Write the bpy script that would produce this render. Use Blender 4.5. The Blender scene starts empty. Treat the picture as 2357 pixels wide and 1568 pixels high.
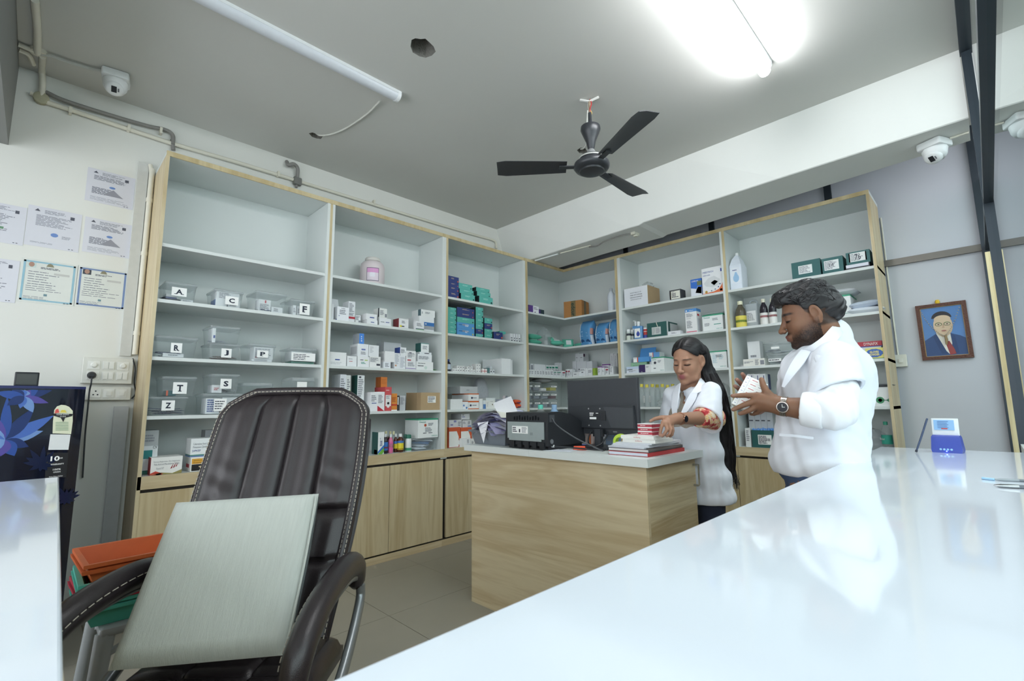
import bpy, bmesh, math, random
import numpy as np
from mathutils import Vector, Matrix

scene = bpy.context.scene
COL = scene.collection
# ------------------------------------------------------------------ camera
W, H = 2357, 1568
FPX = 1091.5835
CAM_P = Vector((3.27556, -4.11250, 1.15151))
YAW, PITCH, ROLL = math.radians(-44.97207), math.radians(7.568455), math.radians(-0.626629)
_f = Vector((math.sin(YAW)*math.cos(PITCH), math.cos(YAW)*math.cos(PITCH), math.sin(PITCH)))
_r = Vector((math.cos(YAW), -math.sin(YAW), 0))
_u = _r.cross(_f)
CR = math.cos(ROLL)*_r + math.sin(ROLL)*_u
CU = -math.sin(ROLL)*_r + math.cos(ROLL)*_u
CF = _f
cam_data = bpy.data.cameras.new('camera')
cam_data.sensor_width = 36.0
cam_data.lens = FPX/W*36.0
cam_data.clip_start = 0.01
cam_data.dof.use_dof = True
cam_data.dof.focus_distance = 2.5
cam_data.dof.aperture_fstop = 8.0
cam = bpy.data.objects.new('camera', cam_data)
COL.objects.link(cam)
cam.matrix_world = Matrix(((CR.x, CU.x, -CF.x, CAM_P.x), (CR.y, CU.y, -CF.y, CAM_P.y),
                           (CR.z, CU.z, -CF.z, CAM_P.z), (0, 0, 0, 1)))
scene.camera = cam

# ------------------------------------------------------------------ daylight and exposure
world = bpy.data.worlds.new('world'); scene.world = world; world.use_nodes = True
bg = world.node_tree.nodes['Background']
bg.inputs['Color'].default_value = (0.90, 0.95, 1.0, 1)
bg.inputs['Strength'].default_value = 1.5
vs = scene.view_settings
vs.view_transform = 'Standard'; vs.look = 'None'; vs.gamma = 1.0
vs.use_curve_mapping = False
vs.exposure = 1.33
scene.cycles.use_denoising = True
scene.cycles.max_bounces = 8
scene.cycles.diffuse_bounces = 4
scene.cycles.glossy_bounces = 3
scene.cycles.transmission_bounces = 6
scene.cycles.adaptive_threshold = 0.03
scene.cycles.transparent_max_bounces = 24
scene.cycles.caustics_reflective = False
scene.cycles.caustics_refractive = False
scene.cycles.sample_clamp_indirect = 4.0
BATTEN_STRENGTH = 20.0          # the lit ceiling batten (built further down)

# ------------------------------------------------------------------ room measures (metres)
CEIL = 3.056
WALL_A = -0.385                 # face of the long left wall (x)
WALL_B = 0.42                   # face of the panelled end wall (y)
PART_X = 3.37                   # glass partition on the right (x)
SHELF_Z = [0.781, 1.105, 1.434, 1.765, 2.092]   # top faces, bottom shelf first
TOP_Z = 2.65
COUNTER_Z = 0.93
DESK_Z = 0.905
def ray(u, v):
 return CF + CR*((u-W/2)/FPX) - CU*((v-H/2)/FPX)
def at(u, v, **k):
 """point of the sight line through a photo pixel that lies on the plane x=, y= or z="""
 (ax, val), = k.items(); i = 'xyz'.index(ax); d = ray(u, v)
 return CAM_P + d*((val-CAM_P[i])/d[i])
# ------------------------------------------------------------------ materials (all procedural)
MATS = {}
def srgb(r, g=None, b=None):
 if g is None: r, g, b = r
 f = lambda c: (c/255/12.92) if c/255 <= 0.04045 else ((c/255+0.055)/1.055)**2.4
 return (f(r), f(g), f(b), 1)
def mat(name, col, rough=0.5, var=0.06, scale=30, bump=0.0, bscale=200, metal=0.0, spec=0.5, trans=0.0,
  alpha=1.0, emit=0.0, coat=0.0, stretch=(1, 1, 1), ior=1.45):
 """plain procedural material: noise varies the colour a little, optional bump"""
 if name in MATS: return MATS[name]
 m = bpy.data.materials.new(name); m.use_nodes = True; nt = m.node_tree; N = nt.nodes
 p = N['Principled BSDF']; c = srgb(col)
 tc = N.new('ShaderNodeTexCoord'); mp = N.new('ShaderNodeMapping'); mp.inputs['Scale'].default_value = stretch
 nt.links.new(tc.outputs['Object'], mp.inputs['Vector'])
 nz = N.new('ShaderNodeTexNoise'); nz.inputs['Scale'].default_value = scale; nz.inputs['Detail'].default_value = 2
 nt.links.new(mp.outputs['Vector'], nz.inputs['Vector'])
 mx = N.new('ShaderNodeMix'); mx.data_type = 'RGBA'
 mx.inputs[6].default_value = tuple(max(0, x*(1-var)) for x in c[:3])+(1,)
 mx.inputs[7].default_value = tuple(min(1, x*(1+var)) for x in c[:3])+(1,)
 nt.links.new(nz.outputs['Fac'], mx.inputs[0]); nt.links.new(mx.outputs[2], p.inputs['Base Color'])
 p.inputs['Roughness'].default_value = rough; p.inputs['Metallic'].default_value = metal
 p.inputs['Specular IOR Level'].default_value = spec; p.inputs['Transmission Weight'].default_value = trans
 p.inputs['Alpha'].default_value = alpha; p.inputs['Coat Weight'].default_value = coat; p.inputs['IOR'].default_value = ior
 if emit:
  p.inputs['Emission Color'].default_value = c; p.inputs['Emission Strength'].default_value = emit
 if bump:
  n2 = N.new('ShaderNodeTexNoise'); n2.inputs['Scale'].default_value = bscale; n2.inputs['Detail'].default_value = 3
  nt.links.new(mp.outputs['Vector'], n2.inputs['Vector'])
  b = N.new('ShaderNodeBump'); b.inputs['Strength'].default_value = bump; b.inputs['Distance'].default_value = 0.01
  nt.links.new(n2.outputs['Fac'], b.inputs['Height']); nt.links.new(b.outputs['Normal'], p.inputs['Normal'])
 MATS[name] = m; return m
def wood(name, grain, light=(210, 194, 158), dark=(190, 169, 130), rough=0.42, seed=0.0):
 """pale laminate; grain = mapping scale, small along the grain"""
 if name in MATS: return MATS[name]
 m = bpy.data.materials.new(name); m.use_nodes = True; nt = m.node_tree; N = nt.nodes; p = N['Principled BSDF']
 tc = N.new('ShaderNodeTexCoord'); mp = N.new('ShaderNodeMapping'); mp.inputs['Scale'].default_value = grain
 mp.inputs['Location'].default_value = (seed, seed*1.7, seed*0.6)
 mp.inputs['Rotation'].default_value = (0.0, 0.07, 0.0)
 nt.links.new(tc.outputs['Object'], mp.inputs['Vector'])
 n1 = N.new('ShaderNodeTexNoise'); n1.inputs['Scale'].default_value = 1.0; n1.inputs['Detail'].default_value = 3; n1.inputs['Distortion'].default_value = 1.2
 n2 = N.new('ShaderNodeTexNoise'); n2.inputs['Scale'].default_value = 9.0; n2.inputs['Detail'].default_value = 5; n2.inputs['Distortion'].default_value = 0.6
 for n in (n1, n2): nt.links.new(mp.outputs['Vector'], n.inputs['Vector'])
 mu = N.new('ShaderNodeMath'); mu.operation = 'MULTIPLY'; mu.inputs[1].default_value = 7.0
 nt.links.new(n1.outputs['Fac'], mu.inputs[0])
 fr = N.new('ShaderNodeMath'); fr.operation = 'PINGPONG'; fr.inputs[1].default_value = 1.0
 nt.links.new(mu.outputs[0], fr.inputs[0])
 ad = N.new('ShaderNodeMix'); ad.data_type = 'FLOAT'; ad.inputs[0].default_value = 0.5
 nt.links.new(fr.outputs[0], ad.inputs[2]); nt.links.new(n2.outputs['Fac'], ad.inputs[3])
 rp = N.new('ShaderNodeValToRGB'); e = rp.color_ramp.elements
 e[0].position = 0.22; e[0].color = srgb(dark); e[1].position = 0.72; e[1].color = srgb(light)
 nt.links.new(ad.outputs[0], rp.inputs['Fac']); nt.links.new(rp.outputs['Color'], p.inputs['Base Color'])
 p.inputs['Roughness'].default_value = rough
 MATS[name] = m; return m
def thin_glass(name, tint=(225, 238, 235), base=0.04, rough=0.0, haze=0.0):
 """thin sheet: Fresnel mix of see-through and mirror"""
 if name in MATS: return MATS[name]
 m = bpy.data.materials.new(name); m.use_nodes = True; nt = m.node_tree; N = nt.nodes
 N.remove(N['Principled BSDF']); out = N['Material Output']
 tr = N.new('ShaderNodeBsdfTransparent'); tr.inputs['Color'].default_value = srgb(tint)
 gl = N.new('ShaderNodeBsdfGlossy'); gl.inputs['Roughness'].default_value = rough; gl.inputs['Color'].default_value = (0.95, 0.97, 0.97, 1)
 fr = N.new('ShaderNodeFresnel'); ge = N.new('ShaderNodeNewGeometry'); io = N.new('ShaderNodeMix'); io.data_type = 'FLOAT'; io.inputs[2].default_value = 1.45; io.inputs[3].default_value = 1/1.45
 nt.links.new(ge.outputs['Backfacing'], io.inputs[0]); nt.links.new(io.outputs[0], fr.inputs['IOR'])       # same reflectance from either face of the sheet
 mx = N.new('ShaderNodeMixShader')
 nt.links.new(fr.outputs[0], mx.inputs[0]); nt.links.new(tr.outputs[0], mx.inputs[1]); nt.links.new(gl.outputs[0], mx.inputs[2])
 last = mx
 if haze:
  df = N.new('ShaderNodeBsdfTranslucent'); df.inputs['Color'].default_value = srgb(240, 244, 246)
  d2 = N.new('ShaderNodeBsdfDiffuse'); d2.inputs['Color'].default_value = srgb(240, 244, 246); ms = N.new('ShaderNodeMixShader'); ms.inputs[0].default_value = .5; nt.links.new(df.outputs[0], ms.inputs[1]); nt.links.new(d2.outputs[0], ms.inputs[2]); df = ms
  m2 = N.new('ShaderNodeMixShader'); m2.inputs[0].default_value = haze
  nt.links.new(mx.outputs[0], m2.inputs[1]); nt.links.new(df.outputs[0], m2.inputs[2]); last = m2
 nt.links.new(last.outputs[0], out.inputs['Surface'])
 MATS[name] = m; return m
_pc = {}
def paint(*c, rough=0.5):
 """carton / print colour"""
 k = tuple(c)+(rough,)
 if k not in _pc: _pc[k] = mat('print_%d_%d_%d_%d' % (c[0], c[1], c[2], int(rough*100)), c, rough, var=0.03, scale=60)
 return _pc[k]

# ------------------------------------------------------------------ mesh builder
class MB:
 def __init__(s): s.v = []; s.f = []; s.m = []
 def add(s, vs, fs, mi=0, M=None):
  o = len(s.v)
  s.v += [tuple(M @ Vector(p)) for p in vs] if M is not None else [tuple(p) for p in vs]
  s.f += [tuple(i+o for i in f) for f in fs]; s.m += [mi]*len(fs); return s
 def box(s, lo, hi, mi=0, M=None):
  (a, b, c), (d, e, f) = lo, hi
  return s.add([(a,b,c),(d,b,c),(d,e,c),(a,e,c),(a,b,f),(d,b,f),(d,e,f),(a,e,f)],
   [(0,3,2,1),(4,5,6,7),(0,1,5,4),(1,2,6,5),(2,3,7,6),(3,0,4,7)], mi, M)
 def cbox(s, lo, hi, r, mi=0, M=None):
  """box with rounded vertical edges in the plan and a chamfer on top and bottom"""
  x0,y0,z0 = lo; x1,y1,z1 = hi; rings = []
  n = 4; r = min(r, (x1-x0)/2.01, (y1-y0)/2.01, (z1-z0)/2.01)
  def ring(z, ins):
   P = []
   for cx, cy, a0 in ((x1-r,y1-r,0),(x0+r,y1-r,90),(x0+r,y0+r,180),(x1-r,y0+r,270)):
    for i in range(n+1):
     a = math.radians(a0+90*i/n); P.append((cx+(r-ins)*math.cos(a), cy+(r-ins)*math.sin(a), z))
   return P
  for z, ins in ((z0, r*0.6), (z0+r*0.25, r*0.15), (z0+r*0.7, 0), (z1-r*0.7, 0), (z1-r*0.25, r*0.15), (z1, r*0.6)): rings.append(ring(z, ins))
  return s.loft(rings, mi, M)
 def loft(s, rings, mi=0, M=None, caps=True, closed=True):
  n = len(rings[0]); V = [p for R in rings for p in R]; F = []
  for k in range(len(rings)-1):
   for i in range(n if closed else n-1):
    j = (i+1) % n; F.append((k*n+i, k*n+j, (k+1)*n+j, (k+1)*n+i))
  if caps: F.append(tuple(range(n-1, -1, -1))); F.append(tuple((len(rings)-1)*n+i for i in range(n)))
  return s.add(V, F, mi, M)
 def lathe(s, prof, n=20, mi=0, M=None, caps=True):
  return s.loft([[(r*math.cos(2*math.pi*i/n), r*math.sin(2*math.pi*i/n), z) for i in range(n)] for r, z in prof], mi, M, caps)
 def tube(s, pts, r, n=8, mi=0, M=None, caps=True, flat=1.0):
  pts = [Vector(p) for p in pts]; rings = []; R = r if hasattr(r, '__len__') else [r]*len(pts)
  t0 = (pts[1]-pts[0]).normalized(); up = Vector((0,0,1)) if abs(t0.z) < 0.9 else Vector((1,0,0))
  nrm = (up - t0*up.dot(t0)).normalized()
  for i, p in enumerate(pts):
   t = ((pts[i]-pts[i-1]).normalized() if i else Vector()) + ((pts[i+1]-pts[i]).normalized() if i < len(pts)-1 else Vector())
   t = t.normalized(); nrm = (nrm - t*nrm.dot(t)).normalized(); b = t.cross(nrm)
   rings.append([p + nrm*(R[i]*flat*math.cos(2*math.pi*k/n)) + b*(R[i]*math.sin(2*math.pi*k/n)) for k in range(n)])
  return s.loft(rings, mi, M, caps)
 def ball(s, c, r, n=12, k=8, mi=0, M=None):
  rx, ry, rz = r if hasattr(r, '__len__') else (r, r, r); prof = []
  rings = []
  for j in range(k+1):
   a = math.pi*(j/k) ; a = min(max(a, 0.02), math.pi-0.02)
   rings.append([(c[0]+rx*math.sin(a)*math.cos(2*math.pi*i/n), c[1]+ry*math.sin(a)*math.sin(2*math.pi*i/n), c[2]-rz*math.cos(a)) for i in range(n)])
  return s.loft(rings, mi, M)
 def prism(s, pts, t0, t1, axis='y', mi=0, M=None):
  """polygon (2-D, counter-clockwise) given thickness along an axis"""
  if axis == 'y': f = lambda p, t: (p[0], t, p[1])
  elif axis == 'z': f = lambda p, t: (p[0], p[1], t)
  else: f = lambda p, t: (t, p[0], p[1])
  return s.loft([[f(p, t0) for p in pts], [f(p, t1) for p in pts]], mi, M)
 def mesh(s, name, mats, smooth=False):
  me = bpy.data.meshes.new(name); me.from_pydata(s.v, [], s.f)
  mats = mats if isinstance(mats, (list, tuple)) else [mats]
  for m in mats: me.materials.append(m)
  if len(mats) > 1: me.polygons.foreach_set('material_index', s.m)
  bm = bmesh.new(); bm.from_mesh(me); bmesh.ops.recalc_face_normals(bm, faces=bm.faces); bm.to_mesh(me); bm.free()
  if smooth:
   me.polygons.foreach_set('use_smooth', [True]*len(me.polygons))
   try: me.set_sharp_from_angle(angle=math.radians(40 if smooth is True else smooth))
   except Exception: pass
  return me
 def build(s, name, mats, parent=None, smooth=False, loc=(0,0,0), rot=(0,0,0)):
  return link(name, s.mesh(name, mats, smooth), parent, loc, rot)
def link(name, data, parent=None, loc=(0,0,0), rot=(0,0,0)):
 o = bpy.data.objects.new(name, data); COL.objects.link(o)
 o.location = loc; o.rotation_euler = rot
 if parent is not None: o.parent = parent
 return o
def tag(o, label, cat, group=None, kind=None):
 if label: o['label'] = label
 if cat: o['category'] = cat
 if group: o['group'] = group
 if kind: o['kind'] = kind
 return o
def structure(o): o['kind'] = 'structure'; return o
def empty(name, loc=(0,0,0), rot=(0,0,0), parent=None):
 o = link(name, None, parent, loc, rot); o.empty_display_size = 0.05; return o
def copy_tree(o, parent=None):
 c = o.copy(); COL.objects.link(c); c.parent = parent
 for ch in list(o.children): copy_tree(ch, c)
 return c
def bez(P, n=12):
 """smooth curve through points (Catmull-Rom)"""
 P = [Vector(p) for p in P]; Q = [P[0]*2-P[1]]+P+[P[-1]*2-P[-2]]; out = []
 for i in range(1, len(Q)-2):
  for k in range(n):
   t = k/n; a, b, c, d = Q[i-1], Q[i], Q[i+1], Q[i+2]
   out.append(0.5*((2*b)+(c-a)*t+(2*a-5*b+4*c-d)*t*t+(3*b-3*c+d-a)*t**3))
 return out+[P[-1]]

# ------------------------------------------------------------------ flat print: lettering, fine lines, patches
_tx = {}
def text_mesh(s, bold=0.0):
 k = (s, bold)
 if k not in _tx:
  cu = bpy.data.curves.new('lettering', 'FONT'); cu.body = s; cu.size = 1.0; cu.resolution_u = 2
  cu.align_x = 'CENTER'; cu.align_y = 'CENTER'; cu.offset = bold
  o = bpy.data.objects.new('tmp', cu); COL.objects.link(o)
  dg = bpy.context.evaluated_depsgraph_get(); me = bpy.data.meshes.new_from_object(o.evaluated_get(dg))
  bpy.data.objects.remove(o); bpy.data.curves.remove(cu); me.name = 'lettering'
  xs = [v.co.x for v in me.vertices] or [0, 1]; zs = [v.co.y for v in me.vertices] or [0, 1]
  _tx[k] = (me, max(xs)-min(xs), max(zs)-min(zs), (max(xs)+min(xs))/2, (max(zs)+min(zs))/2)
 return _tx[k]
_txm = {}
def text(parent, s, x, z, w, h, m, y=-0.0012, bold=0.0, name='lettering', rot=0.0, side=None):
 """lettering on the front (-y) of a part, centred at x, z and fitted to w x h; side='r' puts it on the +x face (y is then x)"""
 me, tw, th, cx, cz = text_mesh(s, bold)
 k = (s, bold, m.name)
 if k not in _txm:
  c = me.copy(); c.materials.clear(); c.materials.append(m); _txm[k] = c
 sx, sz = w/max(tw, 1e-6), h/max(th, 1e-6)
 o = link(name, _txm[k], parent)
 if side == 'r':
  o.matrix_basis = Matrix.Translation((x, y, z)) @ Matrix.Rotation(math.pi/2, 4, 'Z') @ Matrix.Rotation(math.pi/2, 4, 'X') @ Matrix.Diagonal((sx, sz, 1, 1)) @ Matrix.Translation((-cx, -cz, 0))
 else:
  o.matrix_basis = Matrix.Translation((x, y, z)) @ Matrix.Rotation(math.pi/2, 4, 'X') @ Matrix.Rotation(rot, 4, 'Z') @ Matrix.Diagonal((sx, sz, 1, 1)) @ Matrix.Translation((-cx, -cz, 0))
 return o
def patch(parent, x0, x1, z0, z1, m, y=-0.0006, name='printed_panel', t=0.0005):
 return MB().box((x0, y-t, z0), (x1, y, z1)).build(name, m, parent)
_rl = random.Random(5)
def fine_print(parent, x0, x1, z0, z1, n, m, y=-0.0009, name='fine_print', fill=0.55, words=True):
 """rows of tiny unreadable print as thin strips"""
 b = MB(); rows = n; hh = (z1-z0)/rows
 for i in range(rows):
  z = z1-(i+0.5)*hh; x = x0; xe = x0+(x1-x0)*_rl.uniform(0.55, 1.0)
  while x < xe-1e-4:
   wv = min((x1-x0)*_rl.uniform(0.08, 0.3), xe-x) if words else xe-x
   b.box((x, y-0.0003, z-hh*fill/2), (x+wv*0.86, y, z+hh*fill/2)); x += wv
 return b.build(name, m, parent)
# ------------------------------------------------------------------ the room
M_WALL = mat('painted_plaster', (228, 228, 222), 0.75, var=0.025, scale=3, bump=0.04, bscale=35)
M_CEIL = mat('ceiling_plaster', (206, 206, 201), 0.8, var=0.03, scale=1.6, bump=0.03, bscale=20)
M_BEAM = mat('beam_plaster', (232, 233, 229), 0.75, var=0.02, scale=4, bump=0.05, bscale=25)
M_TILE = mat('floor_tile', (158, 154, 142), 0.32, var=0.05, scale=6, bump=0.01, bscale=60)
M_GROUT = mat('grout', (118, 113, 102), 0.8)
M_GREYP = mat('grey_wall_panel', (196, 199, 207), 0.55, var=0.015, scale=3)
M_ALU = mat('dark_aluminium', (52, 60, 68), 0.35, var=0.05, metal=0.3)
M_RUBBLE = mat('raw_concrete', (120, 118, 112), 0.95, var=0.2, scale=60, bump=0.6, bscale=120)
M_PVC = mat('pvc_conduit', (226, 222, 207), 0.45, var=0.04, scale=15)
M_FLEX = mat('grey_flex_hose', (140, 138, 134), 0.55, var=0.1)
M_GLASS = thin_glass('window_glass')
M_WHITE = mat('white_laminate', (222, 226, 224), 0.38, var=0.015, scale=5)
M_LAM = mat('shelf_laminate', (216, 221, 219), 0.42, var=0.015, scale=5)
M_DARKGAP = mat('shadow_gap_black', (40, 34, 28), 0.8)
WOOD_V = wood('wood_vertical', (7, 7, 0.55))
WOOD_H = wood('wood_horizontal', (0.6, 0.6, 8.0), light=(216, 199, 164), dark=(196, 174, 136), seed=2.3)
WOOD_EDGE = wood('wood_edge_band', (5, 5, 0.8), light=(208, 192, 152), dark=(186, 166, 122))
M_YWOOD = wood('pale_pine', (14, 14, 0.7), light=(228, 214, 170), dark=(205, 186, 138))

# floor with tiles
XB0, XB1, YB0 = -0.385, 5.4, -6.6
fl = structure(MB().box((XB0-0.2, YB0, -0.12), (XB1, WALL_B+0.2, -0.004)).build('floor', M_GROUT))
tile_me = MB().box((0.0015, 0.0015, -0.008), (0.5985, 0.5985, 0.0)).mesh('tile', M_TILE)
for i in range(-2, 8):
 for j in range(-7, 6):
  x, y = 0.815+i*0.6, -2.632+j*0.6
  if x < XB0-0.55 or x > XB1-0.6 or y < YB0 or y > WALL_B: continue
  link('tile', tile_me, fl, (x, y, 0))

# ceiling with two broken-out holes
def blob(cx, cy, pts): return [(cx+a, cy+b) for a, b in pts]
def px_poly(P, z): return [(at(u, v, z=z).x, at(u, v, z=z).y) for u, v in P]
hole1 = px_poly([(947, 92), (956, 88), (968, 90), (979, 89), (988, 97), (998, 107), (1003, 119), (994, 128), (980, 133), (966, 130), (950, 121), (945, 107)], CEIL)
hole2 = px_poly([(711, 307), (719, 305), (730, 309), (743, 314), (739, 320), (729, 319), (718, 315)], CEIL)
hole3 = px_poly([(1328, 346), (1336, 340), (1347, 341), (1352, 349), (1345, 354), (1334, 353)], CEIL)
XC = 3.75
outer = [(XB0-0.2, YB0), (XC, YB0), (XC, WALL_B+0.2), (XB0-0.2, WALL_B+0.2)]
from mathutils.geometry import tessellate_polygon
def ceiling_mesh():
 loops = [outer, hole1, hole2, hole3]
 tris = tessellate_polygon([[Vector((x, y, 0)) for x, y in L] for L in loops])
 flat = [p for L in loops for p in L]
 b = MB(); b.add([(x, y, CEIL) for x, y in flat], [tuple(t) for t in tris], 0)
 rr = random.Random(3)
 for L, d in ((hole1, 0.10), (hole2, 0.05), (hole3, 0.05)):
  n = len(L); cx = sum(p[0] for p in L)/n; cy = sum(p[1] for p in L)/n
  r0 = [(x, y, CEIL) for x, y in L]
  r1 = [(cx+(x-cx)*rr.uniform(.72, .9), cy+(y-cy)*rr.uniform(.72, .9), CEIL+d*.5) for x, y in L]
  r2 = [(cx+(x-cx)*.6, cy+(y-cy)*.6, CEIL+d) for x, y in L]
  b.loft([r0, r1, r2], 1, caps=False); b.add(r2, [tuple(range(n))], 1)
 b.box((XB0-0.2, YB0, CEIL+0.14), (XC, WALL_B+0.2, CEIL+0.2), 0)
 return b
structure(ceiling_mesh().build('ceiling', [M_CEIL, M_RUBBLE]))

# long left wall
structure(MB().box((WALL_A-0.2, YB0, -0.1), (WALL_A, WALL_B+0.2, CEIL+0.05)).build('wall_left', M_WALL))
structure(MB().box((WALL_A, YB0, 0.0), (WALL_A+0.012, -3.69, 0.09)).build('baseboard_left', mat('skirting', (190, 190, 186), 0.5)))
structure(MB().box((WALL_A, -3.778, 1.46), (WALL_A+0.02, -3.725, 2.69)).build('trim_1', mat('cable_trunking', (206, 207, 203), 0.5)))
structure(MB().box((WALL_A, -3.78, 0.09), (WALL_A+0.05, -3.715, 1.16)).build('trim_2', mat('metal_strip', (196, 198, 200), 0.35)))

# beam across the room in front of the end wall (slightly uneven plaster edge)
bs = []
for x, zb, yf, yr in ((WALL_A, 2.655, -0.520, -0.045), (0.6, 2.655, -0.560, -0.125), (1.2, 2.652, -0.586, -0.155), (1.30, 2.648, -0.590, -0.16), (1.345, 2.660, -0.592, -0.165), (1.7, 2.660, -0.605, -0.18), (2.4, 2.657, -0.640, -0.255), (3.345, 2.653, -0.676, -0.355)):
 bs.append([(x, yf-0.002, zb+0.005), (x, yf+0.004, zb), (x, yr, zb), (x, yr, CEIL+0.02), (x, -0.676, CEIL+0.02)])
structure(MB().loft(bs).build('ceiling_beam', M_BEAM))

# panelled end wall: backing, grey panels, dark mullions, bar
wb = structure(MB().box((WALL_A-0.2, WALL_B+0.03, -0.1), (XB1, WALL_B+0.2, CEIL+0.05)).build('wall_back', M_ALU))
XM = [-0.40, 0.566, 1.523, 2.490, 3.355]
ZM = [0.0, 2.18, CEIL]
for i in range(len(XM)-1):
 for j in range(2):
  MB().box((XM[i]+0.02, WALL_B, ZM[j]+0.02), (XM[i+1]-0.02, WALL_B+0.03, ZM[j+1]-0.02)).build('panel', M_GREYP, wb)
for x in XM[:-1]:
 MB().box((x-0.025, WALL_B-0.02, 0), (x+0.025, WALL_B+0.03, CEIL)).build('mullion', M_ALU, wb)
MB().box((XM[0], WALL_B-0.025, 2.156), (XM[-1], WALL_B+0.03, 2.204)).build('transom', mat('brown_anodised_bar', (112, 108, 102), 0.35, metal=0.3), wb)
MB().box((3.335, WALL_B-0.045, 0), (3.40, WALL_B+0.03, CEIL)).build('corner_post', M_ALU, wb)

# glass partition on the right
gp = structure(empty('window_1', (PART_X, -1.5, 0)))
def gpart(name, lo, hi, m): MB().box((lo[0]-PART_X, lo[1]+1.5, lo[2]), (hi[0]-PART_X, hi[1]+1.5, hi[2])).build(name, m, gp)
YG0 = -4.9
YM = -0.70
MB().add([(0.0, YG0+1.5, COUNTER_Z), (0.0, YM+1.5, COUNTER_Z), (0.0, YM+1.5, 2.15), (0.0, YG0+1.5, 2.15)], [(0,1,2,3)]).build('pane', M_GLASS, gp)
MB().add([(0.0, YG0+1.5, 2.19), (0.0, YM+1.5, 2.19), (0.0, YM+1.5, CEIL), (0.0, YG0+1.5, CEIL)], [(0,1,2,3)]).build('pane', M_GLASS, gp)
MB().add([(0.0, YM+1.5, 0.05), (0.0, WALL_B-0.02+1.5, 0.05), (0.0, WALL_B-0.02+1.5, 2.15), (0.0, YM+1.5, 2.15)], [(0,1,2,3)]).build('pane', M_GLASS, gp)
MB().add([(0.0, YM+1.5, 2.19), (0.0, WALL_B-0.02+1.5, 2.19), (0.0, WALL_B-0.02+1.5, 2.65), (0.0, YM+1.5, 2.65)], [(0,1,2,3)]).build('pane', M_GLASS, gp)
gpart('transom', (3.352, YG0, 2.15), (3.40, WALL_B-0.05, 2.19), M_ALU)
gpart('top_rail', (3.345, YG0, CEIL-0.045), (3.40, -0.676, CEIL), M_ALU)
gpart('mullion', (3.350, YM-0.02, 0.0), (3.40, YM+0.02, CEIL), M_ALU)
gpart('bottom_panel', (3.355, YG0, 0.0), (3.385, YM, COUNTER_Z), M_WHITE)
ob = MB().box((3.335, -0.41, 0.0), (3.368, -0.36, 1.965)).build('trim_3', M_YWOOD); structure(ob)
# the space beyond the glass and the shopfront behind the camera
structure(MB().box((XB1, YB0, -0.1), (XB1+0.15, WALL_B+0.2, 2.2)).build('wall_right', mat('far_plaster', (214, 219, 219), 0.8)))
sf = structure(empty('window_2', (0, YB0, 0)))
for x in (-0.55, 1.0, 2.5, 4.0, 5.4): MB().box((x, 0, 0), (x+0.12, 0.12, CEIL)).build('mullion', M_ALU, sf)
MB().box((-0.5, 0, 2.75), (5.5, 0.12, CEIL)).build('top_rail', M_WALL, sf)
MB().box((-0.5, 0, 0), (5.5, 0.12, 0.12)).build('bottom_rail', M_ALU, sf)
# dropped loft box above the fridge
structure(MB().box((WALL_A, -5.3, 2.585), (1.15, -4.335, CEIL+0.01)).build('trim_4', mat('grey_loft_panel', (128, 130, 128), 0.6, var=0.05, scale=4)))
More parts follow.
